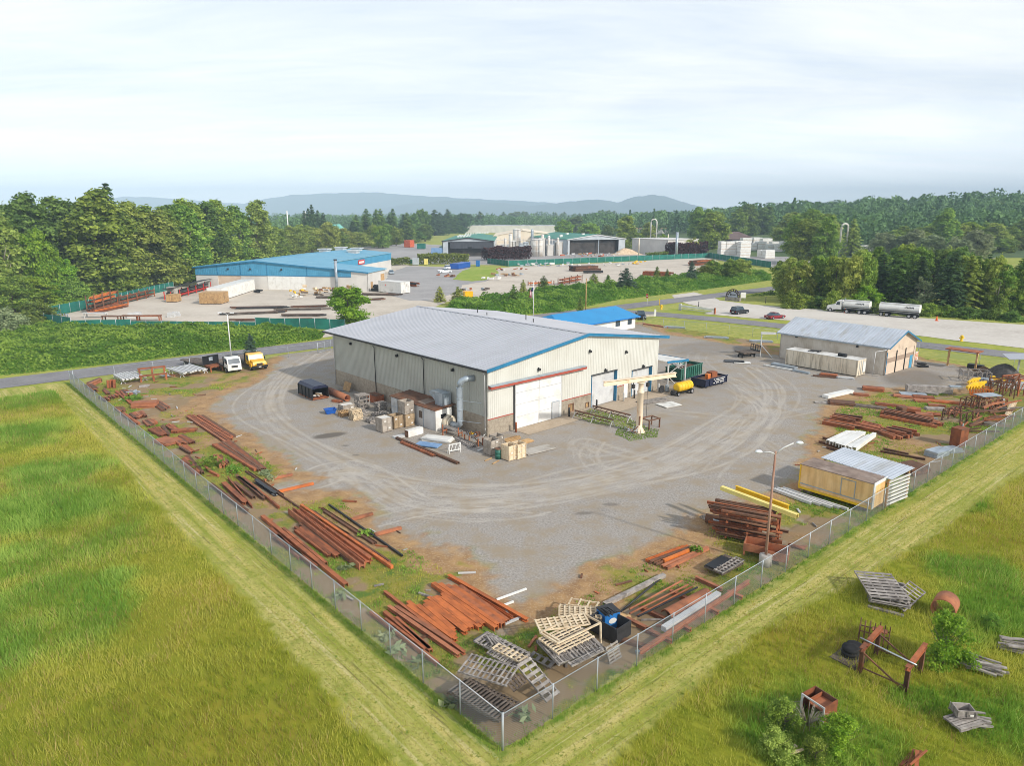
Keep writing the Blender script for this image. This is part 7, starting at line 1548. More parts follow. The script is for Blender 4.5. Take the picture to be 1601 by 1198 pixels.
beam(G(*KD(850,440)),G(*KD(915,420)),0.25,0.1,'B','white_dull','short white plank left of the grey crates',name='plank',cat='plank')
for(a,b_,lb)in((KF(250,480),KF(560,560),'low rusty pipe trestle in the grass, nearer the white sliding door'),(KF(395,440),KF(700,520),'rusty truss trestle in the grass, nearer the rollup doors')):
 p,q=G(*a),G(*b_);t=thing('trestle',lb,'trestle',tuple(p),ang(p,q));l_=(q-p).length;MB().box(0,l_,-0.08,0.08,0.8,0.92).build('top_bar','rust_dark',t);MB().box(0.2,l_-0.2,-0.05,0.05,0.45,0.52).build('lower_bar','rust_dark',t)
 for x in(0.1,l_*0.5,l_-0.1):MB().bar((x,-0.5,0),(x,0.05,0.8),0.07,0.07).build('leg','white_dull',t);MB().bar((x,0.5,0),(x,-0.05,0.8),0.07,0.07).build('leg','white_dull',t)
 for i in range(6):MB().bar((0.2+i*(l_-0.4)/6,0,0.5),(0.2+(i+0.5)*(l_-0.4)/6,0,0.8),0.05,0.05).build('strut','rust_dark',t)
t=thing('steel_table','small rusty steel table frame right of the crane column','table',tuple(G(*KF(850,580))),0.6)
for x in(0,1.6):
 for y in(0,1.2):MB().box(x-0.06,x+0.06,y-0.06,y+0.06,0,1.0).build('leg','rust_dark',t)
mb=MB();mb.box(-0.1,1.7,-0.08,0.08,1.001,1.1);mb.box(-0.1,1.7,1.12,1.28,1.001,1.1);mb.box(-0.08,0.08,0.08,1.12,1.001,1.09);mb.box(1.52,1.68,0.08,1.12,1.001,1.09);mb.build('top_frame','rust_dark',t)
sc=thing('scrap_heap','tangle of thin pale pipes at the left foot of the crane column','scrap',tuple(G(*KF(705,605))))
for i in range(12):MB().tube([(rnd(-.8,.8),rnd(-.5,.5),rnd(0.03,0.2)),(rnd(-.8,.8),rnd(-.5,.5),rnd(0.3,0.9))],0.04,6).build('scrap_pipe',random.choice(['white_dull','steel_galv','rust']),sc)
for c,w,d,m_,lb in((KF(870,350),4.2,1.5,'wood_grey','weathered grey boards before the second rollup door'),(KF(1010,380),2.6,2.0,'container_top','clean pale steel plates on the gravel right of the crane')):plates(lambda x,y:(x,y),c,w,d,0.14,WA-0.25,m_,lb,2)
t=thing('cable_reel','small reel and pump standing by the front corner near the canopy','reel',tuple(B(29.0,-1.6)),WA);MB().tube([(0,-0.1,0.55),(0,0.1,0.55)],0.5,16).build('wheel','steel_dark',t);MB().box(1.0,1.4,-0.2,0.2,0,0.9).build('pump','steel_galv',t);MB().box(0.9,1.5,-0.3,0.3,0.0,0.08).build('pump_base','steel_dark',t)
for i in range(4):t=thing('steel_shelf','rusty shelf of parts under the canopy by the warehouse wall','shelf',tuple(B(31.0+1.15*i,3.2+0.6*(i%2))),WA,'shelves under the canopy');MB().box(0,1.0,0,1.2,0.3,0.4).build('shelf_board','wood_grey',t);MB().box(0,1.0,0,1.2,1.3,1.4).build('shelf_board','wood_grey',t);MB().box(0.1,0.9,0.1,1.0,0.4,0.95).build('load','rust_dark',t);MB().box(0,0.1,0,0.1,0,1.9).build('post','rust',t);MB().box(0.9,1.0,0,0.1,0,1.9).build('post','rust',t)
_wm={}
def wheel(t,x,y,r,w=0.28,side=1):
 k=(round(r,2),round(w,2),side)
 if k not in _wm:
  a=MB();a.tube([(0,-w/2,0),(0,-w*0.4,0),(0,w*0.4,0),(0,w/2,0)],[r*0.9,r,r,r*0.9],18);b_=MB();y1=-side*(w/2+0.012);b_.tube([(0,y1,0),(0,y1*0.6,0)],[r*0.58,r*0.5],14)
  _wm[k]=(a.mesh('tyre','rubber'),b_.mesh('rim','rim'))
 o=link('wheel',_wm[k][0],t,(x,y,r));link('rim',_wm[k][1],o)
def veh(name,label,cat,front,rear,group=None):
 p,q=G(*front),G(*rear);t=thing(name,label,cat,tuple(p),ang(q,p),group);return t,(p-q).length
def bx(name,t,mat,*b_):return MB().box(*b_).build(name,mat,t)
def flatbed(front,rear,col,label,W_=2.3,hood=False,L_=None):
 t,l0=veh('flatbed_truck',label,'truck',front,rear);L_=L_ or l0;h2=W_/2;c0=1.5 if hood else 0.05;c1=c0+1.7
 bx('chassis',t,'black_paint',-L_+0.3,-0.4,-0.45,0.45,0.55,0.85)
 mb=MB();prof=[(-c1,0.75),(-c0,0.75),(-c0+(0.0 if hood else 0.03),1.35),(-c0-0.3,2.25),(-c1+0.05,2.3),(-c1,2.2)];mb.extr(prof,'y',-h2+0.12,h2-0.12);c=mb.build('cab',col,t)
 if hood:mb=MB();mb.extr([(-c0,0.7),(-0.15,0.7),(-0.05,1.05),(-0.2,1.35),(-c0,1.55)],'y',-h2+0.3,h2-0.3);mb.build('hood',col,t);MB().extr([(-1.35,0.55),(-0.3,0.55),(-0.3,1.05),(-1.2,1.12)],'y',-h2+0.05,-h2+0.3).build('fender',col,t);MB().extr([(-1.35,0.55),(-0.3,0.55),(-0.3,1.05),(-1.2,1.12)],'y',h2-0.3,h2-0.05).build('fender',col,t)
 mb=MB();a,b_=(-c0+0.012,1.42),(-c0-0.255,2.13);mb.add([(a[0],-h2+0.25,a[1]),(a[0],h2-0.25,a[1]),(b_[0]+0.02,h2-0.3,b_[1]),(b_[0]+0.02,-h2+0.3,b_[1]),(a[0]-0.08,-h2+0.25,a[1]),(a[0]-0.08,h2-0.25,a[1]),(b_[0]-0.08,h2-0.3,b_[1]),(b_[0]-0.08,-h2+0.3,b_[1])],[(0,1,2,3),(0,4,5,1),(1,5,6,2),(2,6,7,3),(3,7,4,0)]);mb.build('windscreen','glass_light' if hood else 'glass',c)
 for s in(-1,1):
  y0=s*(h2-0.12);MB().extr([(-c1+0.3,1.4),(-c0-0.12,1.4),(-c0-0.36,2.1),(-c1+0.3,2.1)],'y',y0-0.015,y0+0.015).build('side_window','glass',c);bx('mirror',c,'black_paint',-c0-0.1,-c0,y0+s*0.15-0.06,y0+s*0.15+0.06,1.45,1.85)
  fx=-0.1 if hood else-c0+0.03;bx('headlight',t,'lamp_glass',fx-0.05,fx+0.02,s*h2*0.68-0.14,s*h2*0.68+0.14,0.9 if hood else 0.85,1.08);wheel(t,-0.85 if hood else-1.0,s*(h2-0.2),0.44,0.28,-s)
  wheel(t,-L_+1.6,s*(h2-0.25),0.44,0.5,-s)
 bx('bumper',t,'black_paint' if hood else col,-0.1,0.06,-h2+0.08,h2-0.08,0.45,0.78);bx('grille',t,'steel_dark',-0.06 if hood else-c0+0.032,-0.02 if hood else-c0+0.05,-0.45,0.45,0.85,1.15);bx('number_plate',t,'white_paint',0.061,0.075,-0.2,0.2,0.55,0.68)
 bx('bed',t,'wood_dark',-L_,-c1-0.2,-h2-0.05,h2+0.05,0.92,1.05);bx('bed_rail',t,'black_paint',-L_,-c1-0.2,-h2-0.1,-h2-0.051,0.85,1.06);bx('headboard',t,'black_paint',-c1-0.19,-c1-0.1,-h2,h2,1.0,2.35)
 return t
flatbed((368,583.5),(341,569),'white_paint','white cab over flatbed truck parked beside the yellow flatbed truck',2.2,False,7.0)
flatbed((407,579.5),(371,560),'truck_yellow','yellow bonneted flatbed truck parked beside the white one near the lamp post',2.5,True,9.0)
t=thing('trailer','black flat trailer with high black headboard and rust red bogie','trailer',tuple(G(331,579)),R(-38));bx('deck',t,'wood_dark',-7,0,-1.25,1.25,0.85,1.0);bx('headboard',t,'black_paint',-0.1,0.05,-1.25,1.25,1.0,2.3);bx('panel',t,'steel_galv',0.051,0.06,-0.3,0.3,1.5,2.05);bx('bogie',t,'rust',0.06,1.6,-1.1,1.1,0.7,0.95)
for x in(0.4,1.4):bx('bogie_leg',t,'rust',x,x+0.15,-1.0,-0.85,0,0.7);bx('bogie_leg',t,'rust',x,x+0.15,0.85,1.0,0,0.7)
for s in(-1,1):wheel(t,-5.6,s*1.05,0.42,0.4,-s)
def car(front,rear,col,label,L_=4.7,H=1.5,kind='sedan',W_=1.85):
 t,l0=veh('parked_car' if kind!='pickup' else 'pickup_truck',label,'car' if kind!='pickup' else 'pickup',front,rear);h2=W_/2;g_=0.25;b_=H*0.58
 if kind=='suv':top=[(-L_+0.15,b_),(-L_+0.35,H-0.03),(-L_*0.45,H),(-L_*0.36,b_+0.02)]
 elif kind=='pickup':top=[(-L_*0.62,b_),(-L_*0.6,H),(-L_*0.4,H),(-L_*0.28,b_+0.02)]
 else:top=[(-L_+0.55,b_+0.05),(-L_*0.68,H-0.04),(-L_*0.47,H),(-L_*0.3,b_)]
 mb=MB();mb.extr([(-L_+0.03,g_+0.1),(-L_,0.6),(-L_+0.06,b_+0.04),(-L_*0.3,b_+0.02),(-0.25,b_-0.12),(-0.02,0.62),(-0.05,g_+0.08),(-0.4,g_),(-L_+0.4,g_)],'y',-h2,h2);body=mb.build('body',col,t)
 n=len(top);v=[(x,s*(h2-(0.05 if z<b_+0.1 else 0.2)),z)for s in(-1,1)for x,z in top];mb=MB();mb.add(v,[tuple(range(n)),tuple(range(n,2*n))[::-1]]+[(i,i+n,(i+1)%n+n,(i+1)%n)for i in range(n)]);mb.build('cabin','glass',t)
 x1,x2=top[1][0],top[2][0];bx('roof',t,col,x1-0.02,x2+0.05,-h2+0.19,h2-0.19,H-0.02,H+0.035)
 for s in(-1,1):
  for x in(-0.85,-L_+0.9):wheel(t,x,s*(h2-0.08),0.34,0.22,-s)
  bx('headlight',t,'lamp_glass',-0.12,0.0,s*h2*0.75-0.18,s*h2*0.75+0.18,0.6,0.74);bx('tail_light',t,'light_red',-L_-0.01,-L_+0.08,s*h2*0.78-0.16,s*h2*0.78+0.16,0.66,0.84)
  if kind=='pickup':bx('bed_side',t,col,-L_+0.05,-L_*0.63,s*(h2-0.05)-0.04,s*(h2-0.05)+0.04,b_,b_+0.18)
 bx('number_plate',t,'white_paint',-L_-0.02,-L_-0.005,-0.25,0.25,0.55,0.68)
car((1166,489.5),(1146,492),'car_black','black sport utility car parked on the pale lot left of the red car',4.9,1.8,'suv');car((1223,497),(1203,499),'car_red','dark red sedan parked on the pale lot beside the black car',4.9,1.42)
car((705,426),(695,426.5),'car_white','white pickup at the grass island, nearer one of the two',5.6,1.8,'pickup');car((711,420.5),(702,421),'car_white','white sport utility car beside the white pickup at the grass island',5.0,1.8,'suv');car((613,429),(607,425),'steel_galv','silver car parked behind the right wall of the blue building',4.7,1.5);car((1004,501),(1000,497),'car_black','dark pickup parked at the right end of the blue roofed office',5.4,1.8,'pickup')
p=B(31.5,24);t_=car((1003,523),(990,520),'car_white','white van roof showing over the right edge of the warehouse roof',5.2,2.1,'suv')if False else None
def tanker():
 p,q=G(1294,486.5),G(1437,498.5);t=thing('tank_truck','white tank truck with grey striped tank on the pale lot, cab facing left','tank truck',tuple(p),ang(q,p));h2=1.25
 bx('chassis',t,'steel_dark',-9.6,-0.5,-0.45,0.45,0.75,1.0);mb=MB();mb.extr([(-1.9,0.7),(-0.1,0.7),(0,1.1),(-0.1,1.55),(-1.7,1.95),(-1.9,1.95)],'y',-0.95,0.95);mb.build('hood','white_paint',t)
 mb=MB();mb.extr([(-3.3,0.8),(-1.85,0.8),(-1.8,1.9),(-2.2,2.75),(-2.5,2.95),(-3.3,2.95)],'y',-1.1,1.1);c=mb.build('cab','white_paint',t)
 for s in(-1,1):MB().extr([(-2.95,1.85),(-2.05,1.85),(-2.3,2.6),(-2.95,2.6)],'y',s*1.1-0.02,s*1.1+0.02).build('side_window','glass',c);MB().extr([(-1.5,0.5),(-0.3,0.5),(-0.35,1.0),(-0.7,1.25),(-1.2,1.25),(-1.5,0.95)],'y',s*1.0-0.15,s*1.0+0.15).build('fender','white_paint',t)
 mb=MB();mb.add([(-1.79,-0.95,1.95),(-1.79,0.95,1.95),(-2.14,0.9,2.7),(-2.14,-0.9,2.7),(-1.9,-0.95,1.95),(-1.9,0.95,1.95),(-2.3,0.9,2.7),(-2.3,-0.9,2.7)],[(0,1,2,3),(4,7,6,5),(0,4,5,1),(3,2,6,7),(0,3,7,4),(1,5,6,2)]);mb.build('windscreen','glass',c);bx('bumper',t,'chrome',-0.1,0.1,-1.2,1.2,0.45,0.75)
 for s in(-1,1):bx('headlight',t,'lamp_glass',-0.1,0.05,s*0.8-0.15,s*0.8+0.15,0.95,1.15);MB().tube([(-3.45,s*0.9,1.0),(-3.45,s*0.9,3.4)],0.09,8).build('exhaust_stack','chrome',t)
 def tank_(par,x0,x1):
  ov=[(1.22*math.cos(a),2.2+0.92*math.sin(a))for a in np.linspace(0,2*PI,25)[:-1]];m_=MB();m_.extr(ov,'x',x0,x1);m_.build('tank','white_paint',par)
  ov2=[(y*1.008,z)for y,z in ov if 1.55<z<2.1]
  for s in(-1,1):
   o_=sorted([(y,z)for y,z in ov2 if y*s>0],key=lambda q_:q_[1]);
   if len(o_)>1:m_=MB();m_.extr([(y+s*0.012,z)for y,z in o_]+[(y-s*0.05,z)for y,z in o_[::-1]],'x',x0+0.02,x1-0.02);m_.build('tank_stripe','grey_wall',par)
   m_=MB();xx=x0+1.2
   for i in range(9):m_.cbox((xx,s*1.2,2.42+0.06*math.sin(i*2.1)),(0.16,0.05,0.2 if i%3 else 0.34),0,0,0.3);xx+=0.21
   m_.build('lettering','ink',par)
  m_=MB();m_.box(x0-0.05,x1+0.05,-0.9,-0.75,3.02,3.1);m_.box(x0-0.05,x1+0.05,0.75,0.9,3.02,3.1);m_.build('top_rail','chrome',par);bx('fender_rail',par,'chrome',x0,x1,-1.22,1.22,1.22,1.3)
 tank_(t,-9.4,-3.7)
 for x in(-0.9,-4.6,-7.4,-8.6):
  for s in(-1,1):wheel(t,x,s*1.05,0.5,0.32,-s)
 off=11.5;u=thing('tanker_trailer','white tanker trailer with grey stripe coupled behind the tank truck','tanker trailer',tuple(p+(q-p).normalized()*off),ang(q,p));L_=(q-p).length-off
 tank_(u,-L_,0.0);bx('chassis',u,'steel_dark',-L_+0.2,-0.2,-0.45,0.45,0.8,1.05);mb=MB();mb.bar((0,0,0.8),(2.2,0,0.8),0.2,0.15);mb.bar((0,-0.5,0.8),(1.2,0,0.8),0.12,0.12);mb.bar((0,0.5,0.8),(1.2,0,0.8),0.12,0.12);mb.build('drawbar','steel_dark',u);bx('hose_tray',u,'white_dull',-L_*0.7,-L_*0.35,-1.15,-0.8,0.6,1.0)
 for x in(-0.6,-1.8,-L_+1.9,-L_+0.7):
  for s in(-1,1):wheel(u,x,s*1.05,0.5,0.32,-s)
tanker()
for q,c,lb in(((1321,489.5),'cone_orange','orange traffic cone in front of the tank truck'),((1381.5,494),'yellow_pale','pale yellow marker cone in front of the tanker trailer'),((1464,502),'cone_orange','small orange cone on the pale lot right of the tanker trailer'),((1472,495.5),'yellow_pale','small yellow marker at the far edge of the pale lot')):
 t=thing('traffic_cone',lb,'cone',tuple(G(*q)));bx('base',t,c,-0.35,0.35,-0.35,0.35,0,0.06);MB().lathe([(0.26,0.061),(0.06,1.1),(0.03,1.12)],12).build('cone_body',c,t)
for q,lb in(((1034,484),'yellow fire hydrant on the grass island by the road junction'),((1503,534),'yellow fire hydrant on the verge of the side road')):
 t=thing('fire_hydrant',lb,'hydrant',tuple(G(*q)));MB().lathe([(0.3,0),(0.3,0.1),(0.22,0.12),(0.22,0.8),(0.3,0.85),(0.28,1.05),(0.1,1.2)],12).build('barrel','yellow_paint',t);MB().tube([(-0.42,0,0.65),(0.42,0,0.65)],0.13,10).build('nozzle','yellow_paint',t)
for q,lb in(((1031,477.5),'yellow capped marker post beside the hydrant on the grass island'),((1092,482),'dark thin marker post on the grass by the white gate'),((1197,474),'dark marker post on the grass slope by the lot')):tag(MB().tube([(0,0,0),(0,0,1.7)],0.09,6).build('marker_post','yellow_paint' if 'yellow' in lb else 'steel_dark',None,tuple(G(*q))),lb,'post')
t=thing('stop_sign','red sign with white centre on a pole at the road junction','sign',tuple(G(1011.5,479.5)),R(-70));MB().tube([(0,0,0),(0,0,2.9)],0.06,6).build('pole','white_dull',t);MB().extr([(0.62*math.cos(a),2.75+0.62*math.sin(a))for a in np.arange(8)*PI/4+PI/8],'y',-0.1,-0.065).build('plate','sign_red',t);bx('inscription',t,'white_paint',-0.42,0.42,-0.12,-0.101,2.66,2.84)
a,b_=G(1063,485),G(1117,491.5);t=thing('road_gate','long white horizontal gate barrier lying along the grass by the side road','gate',tuple(a),ang(a,b_));l_=(b_-a).length;bx('boom',t,'white_paint',0,l_,-0.12,0.12,0.75,1.3);bx('post',t,'white_dull',-0.3,0.3,-0.2,0.2,0,1.6);bx('post',t,'rust',l_-0.1,l_+0.2,-0.2,0.2,0,1.5);bx('lower_rail',t,'white_dull',0.3,l_-0.2,-0.08,0.08,0.3,0.45)
t=thing('concrete_kerb','white end post and low concrete kerb right of the blue roofed office','kerb',tuple(G(1024,494.5)));bx('end_post',t,'white_paint',-0.2,0.2,-0.2,0.2,0,1.6);MB().bar((-0.3,-0.2,0.25),(-4.6,-2.2,0.25),0.35,0.5).build('kerb_stone','concrete',t)
a,b_=G(1134,469.5),G(1156.5,471.5);t=thing('entrance_sign','half round stone and lattice entrance sign with dark script beside the pale lot','sign',tuple(a),ang(a,b_));w=(b_-a).length;c=w/2;r_=w/2
MB().box(0,w,-0.25,0.5,0,1.0).build('stone_base','sign_grey' if False else 'wood_grey',t);ar=np.linspace(0,PI,15);MB().extr([(c+r_*0.66*math.cos(q),1.0+r_*0.72*math.sin(q))for q in ar],'y',0.0,0.15).build('panel','sign_grey',t)
for ra,rb2 in((0.66,0.74),(0.92,1.0)):MB().extr([(c+r_*rb2*math.cos(q),1.0+r_*rb2*1.08*math.sin(q))for q in ar]+[(c+r_*ra*math.cos(q),1.0+r_*ra*1.08*math.sin(q))for q in ar[::-1]],'y',-0.06,0.25).build('arch_ring','sign_brown',t)
for i in range(9):q=PI*i/8;MB().bar((c+r_*0.72*math.cos(q),0.1,1.0+r_*0.78*math.sin(q)),(c+r_*0.94*math.cos(q),0.1,1.0+r_*1.02*math.sin(q)),0.2,0.2).build('lattice_block','sign_brown',t)
mb=MB();mb.tube([(c+r_*(-0.4+0.8*i/26),-0.05,1.0+r_*(0.33+(0.1 if i>4 else 0.2)*math.sin(i*1.35)*(0.5 if i>6 else 1)))for i in range(27)],0.06,5);mb.build('script_mark','ink',t)
t=thing('white_notice','small white notice board beside the arched entrance sign','sign',tuple(G(1161.5,470.5)));bx('board',t,'white_paint',-0.7,0.7,-0.05,0.05,0.8,2.3);bx('post',t,'white_dull',-0.6,-0.5,0.051,0.12,0,2.2);bx('post',t,'white_dull',0.5,0.6,0.051,0.12,0,2.2)
def skip(c0,c1,dp,h,mat,label,ribs=9,legs=0.25):
 a,b_=G(*c0),G(*c1);t=thing('skip',label,'skip',tuple(a),ang(a,b_));w_=(b_-a).length;fl_=0.25
 for y0,y1 in((0,1),(1,0)):
  s=0.0 if y0==0 else dp-0.07;MB().box(0,w_,s,s+0.07,legs,h).build('side',mat,t)
 for x in(0.0,w_-0.07):MB().box(x,x+0.07,0.071,dp-0.071,legs,h).build('end',mat,t)
 bx('floor',t,'rust_dark',0.071,w_-0.071,0.071,dp-0.071,legs,legs+0.06)
 for i in range(ribs):bx('rib',t,mat,i*(w_-0.1)/(ribs-1),i*(w_-0.1)/(ribs-1)+0.1,-0.09,-0.001,legs,h-0.1)
 mb=MB();mb.box(-0.1,w_+0.1,-0.12,-0.002,h-0.1,h+0.03);mb.box(-0.1,-0.002,0,dp,h-0.1,h+0.03);mb.build('rim',mat,t)
 for x in(0.5,w_-0.8):
  for y in(0.2,dp-0.35):bx('skid',t,'black_paint',x,x+0.3,y,y+0.15,0,legs)
 return t,w_
t,w_=skip(KF(1300,250),KF(1475,206),2.3,1.25,'navy_paint','low navy blue scrap skip with white lettering right of the yellow sprayer tank',6);mb=MB()
for r_,(x0,n_)in enumerate(((w_*0.36,14),(w_*0.42,11),(w_*0.36,13))):
 x=x0
 for i in range(n_):
  if i not in(2,7):mb.box(x,x+0.13,-0.112,-0.101,0.98-0.25*r_,1.12-0.25*r_)
  x+=0.19
mb.build('lettering','white_paint',t);bx('scrap_load',t,'rust_dark',0.2,w_-0.2,0.2,2.1,0.5,1.0);MB().cbox((w_*0.66,1.3,1.3),(1.3,0.9,0.9)).build('scrap_box','rust',t);MB().cbox((w_*0.36,0.9,1.35),(0.6,0.5,0.7)).build('scrap_frame','orange_paint',t)
t,w_=skip(KF(1100,196),KF(1272,140),2.4,1.9,'green_paint','tall green scrap skip behind the canopy posts',11);bx('scrap_load',t,'rust_dark',0.2,w_-0.2,0.2,2.2,1.0,1.5)
for i in range(6):MB().tube([(rnd(0.5,3),rnd(0.4,2),1.6),(rnd(0.5,3),rnd(0.4,2),2.3),(rnd(0.5,3.5),rnd(0.4,2),1.7)],0.05,6).build('bent_pipe','white_dull',t)
t=thing('sprayer','yellow ribbed sprayer tank on a small wheeled trailer beside the canopy','sprayer',tuple(G(*KF(1125,285))),R(40));mb=MB();mb.tube([(-1.5,0,1.0),(-1.35,0,1.0),(1.35,0,1.0),(1.5,0,1.0)],[0.4,0.62,0.62,0.4],16);mb.build('tank','yellow_paint',t);mb=MB()
for x in(-0.9,-0.3,0.3,0.9):mb.tube([(x-0.05,0,1.0),(x+0.05,0,1.0)],0.65,16)
mb.build('tank_band','yellow_paint',t);bx('frame',t,'black_paint',-1.9,1.6,-0.5,0.5,0.32,0.42);bx('pump',t,'steel_dark',-2.2,-1.7,-0.3,0.3,0.2,0.7)
for s in(-1,1):wheel(t,0.9,s*0.7,0.35,0.22,-s);wheel(t,-1.7,s*0.5,0.25,0.2,-s)
def bars(c0,c1,n,w,h,mat,label,sp=0.6,cat='steel bars',name='steel_stack',lay=2):
 a,b_=G(*c0),G(*c1);t=thing(name,label,cat,tuple(a),ang(a,b_));l_=(b_-a).length
 for j in range(lay):
  for i in range(n):x=rnd(0,0.15)*l_;MB().ibeam((x,i*sp,0.2+h/2+j*(h+0.12)),(l_*rnd(0.8,1.05),i*sp,0.2+h/2+j*(h+0.12)),w,h,0.06).build('steel_bar',random.choice(mat),t)
 for x in(0.2,0.8):bx('bearer',t,'wood_dark',x*l_,x*l_+0.2,-0.3,n*sp,0,0.199)
ST=['rust_dark','steel_dark','wood_dark']
for c in(((340,494),(455,489.5),3,'long dark steel bars in the second row from the near lot edge'),((453,482),(515,480.5),3,'dark bars at the far side, right, of the bar rows in the lot'),((355,484),(452,482.5),4,'dark bars at the far side, left, of the bar rows in the lot'),((420,487),(520,484.5),2,'thin dark bars in the middle of the bar rows in the lot'),((435,495.5),(508,495),3,'dark bars close to the green screen fence left of the bushy tree'),((345,503),(505,501),2,'rusty long bars in the row nearest the lot edge'),((562,471),(602,469),3,'rusty bars right of the bushy tree by the bar rows'),((492,467),(545,466.5),4,'rusty bars in front of the timber heap'),((560,462),(628,463),5,'dark steel bars in front of the side door of the blue building')):bars(*c[:3],0.35,0.3,ST,c[3],lay=1)
bars((580,456),(632,456.5),3,0.7,0.8,['black_paint','steel_dark'],'black steel frames with red stands beside the cream container',1.4);bars((620,445),(650,449),2,0.5,0.5,['black_paint','rust'],'black beam stack behind the red stands',1.4)
for q in((606,452),(609,458)):tag(MB().box(-0.8,0.8,-0.3,0.3,0,2.2).cbox((0,0,2.4),(2.4,0.4,0.4)).build('red_stand','sign_red',None,tuple(G(*q))),'red steel stand between black beams, %s'%('further one' if q[1]<455 else 'nearer one'),'stand')
def cbox3(c0,c1,dp,h,mat,label,name='container',cat='container',extra=None):
 a,b_=G(*c0),G(*c1);t=thing(name,label,cat,tuple(a),ang(a,b_));l_=(b_-a).length;bx('body',t,mat,0,l_,0,dp,0.2,h);bx('base',t,'wood_dark',0.2,l_-0.2,0.2,dp-0.2,0,0.199)
 mb=MB();x=0.3
 while x<l_-0.2:mb.box(x,x+0.12,-0.05,-0.001,0.3,h-0.1);x+=0.9
 mb.build('rib',mat,t);bx('lid',t,mat,-0.05,l_+0.05,-0.06,dp+0.05,h+0.001,h+0.08);return t
cbox3((627,460),(641.5,458),9,3.4,'container_top','cream container at the right end of the black beam stacks');cbox3((312,476),(346.5,476),5,2.9,'wood_tan','tan open skip in front of the long white trailer','skip','skip');cbox3((348,470.5),(399,454),4,3.4,'white_paint','long white box trailer lying slanted before the roller door','trailer','trailer');cbox3((260,473),(276,473),3,2.0,'wood_tan','small tan crate left of the tan skip','crate','crate');cbox3((262,467.5),(274,467.5),2,3.2,'concrete','pale concrete panel behind the small tan crate','concrete_slab','slab')
for q,lb in(((206,497),'white concrete block in the lot, left one of the left pair'),((216,495.5),'white concrete block in the lot, right one of the left pair'),((268,496),'white concrete block in the lot, left one of the right pair'),((276,494.5),'white concrete block in the lot, right one of the right pair')):p=G(*q);tag(MB().box(-0.8,0.8,-0.5,0.5,0,0.55).box(-0.7,0.7,-0.4,0.4,0.551,1.1).build('concrete_block','white_dull',None,tuple(p),rnd(-.2,.2)),lb,'concrete block')
for q,l_,lb in(((175,502),4,'small dark table frame by the near lot fence, left'),((204,501.5),4,'small dark table frame by the near lot fence, middle'),((234,501.5),5,'rusty table frame by the near lot fence'),((97,499),2.5,'grey table frame beside the green fence corner'),((150,497),5.0,'pale pipe trestles near the left end of the lot')):
 t=thing('table_frame',lb,'table',tuple(G(*q)),rnd(-.1,.1));m_='rust' if 'rusty' in lb else 'steel_galv' if 'grey' in lb else 'white_dull' if 'pale' in lb else 'rust_dark';bx('top',t,m_,-l_/2,l_/2,-0.7,0.7,1.0,1.2)
 for x in(-l_/2+0.1,l_/2-0.3):bx('leg',t,m_,x,x+0.2,-0.6,-0.4,0,1.0);bx('leg',t,m_,x,x+0.2,0.4,0.6,0,1.0)
def shelfrack(c0,c1,lev,label,mats,roof=False):
 a,b_=G(*c0),G(*c1);t=thing('storage_rack',label,'rack',tuple(a),ang(a,b_));l_=(b_-a).length;n=max(3,int(l_/5))
 for i in range(n+1):x=l_*i/n;bx('upright',t,mats[-1],x-0.12,x+0.12,-0.1,0.1,0,lev*0.95+0.4);bx('upright',t,mats[-1],x-0.12,x+0.12,1.7,1.9,0,lev*0.95+0.4)
 for k in range(lev):
  for i in range(3):MB().ibeam((rnd(0,2)-0.5,0.3+i*0.55,0.75+k*0.95),(l_-rnd(0,2)+0.5,0.3+i*0.55,0.75+k*0.95),0.4,0.4,0.06).build('stored_beam',random.choice(mats),t)
 if roof:MB().extr([(-0.6,lev*0.95+1.3),(2.6,lev*0.95+0.9),(2.6,lev*0.95+1.0),(-0.6,lev*0.95+1.4)],'x',-0.5,l_+0.5).build('roof','steel_dark',t)
shelfrack((150,490),(187,478),4,'tall rack of rusty and orange beams by the green fence',['rust','orange_paint','rust_dark']);shelfrack((185,478),(242,463.5),2,'low rack of dark rusty beams along the green fence',['rust_dark','rust']);shelfrack((268,469),(330,452),2,'red storage rack with dark sloping roof left of the blue building',['steel_dark','sign_red'],True)
bars((145,492),(200,480),4,0.4,0.3,['rust','orange_paint','rust_dark'],'loose rusty bars on the ground before the tall rack',0.8)
def junk(c,n,sx,sy,mats,label,h=1.0,name='scrap_heap',cat='scrap'):
 t=thing(name,label,cat,tuple(G(*c)),rnd(-.3,.3))
 for i in range(n):MB().cbox((rnd(-sx,sx),rnd(-sy,sy),rnd(0.2,h)),(rnd(0.5,2.2),rnd(0.3,1.0),rnd(0.25,0.8)),rnd(0,3),0,rnd(-.2,.2)).build('scrap_piece',random.choice(mats),t)
junk((492,461),12,4,3,['wood_tan','wood_fresh','wood_dark'],'heap of tan timber and boxes before the white sliding door',2.4);junk((524,461),12,5,3,['rust_dark','wood_tan','wood_dark'],'dark machinery and timber beside the flue of the blue building',2.2);junk((463,468),5,2.5,1.2,['container_top'],'pale cream boat shaped scrap before the timber heap',1.4);junk((467,462),6,2.5,1,['yellow_paint'],'yellow crane parts before the white sliding door',2.0);junk((405,458),4,3,0.8,['sign_red','black_paint'],'red and dark steel pieces beside the long white trailer')
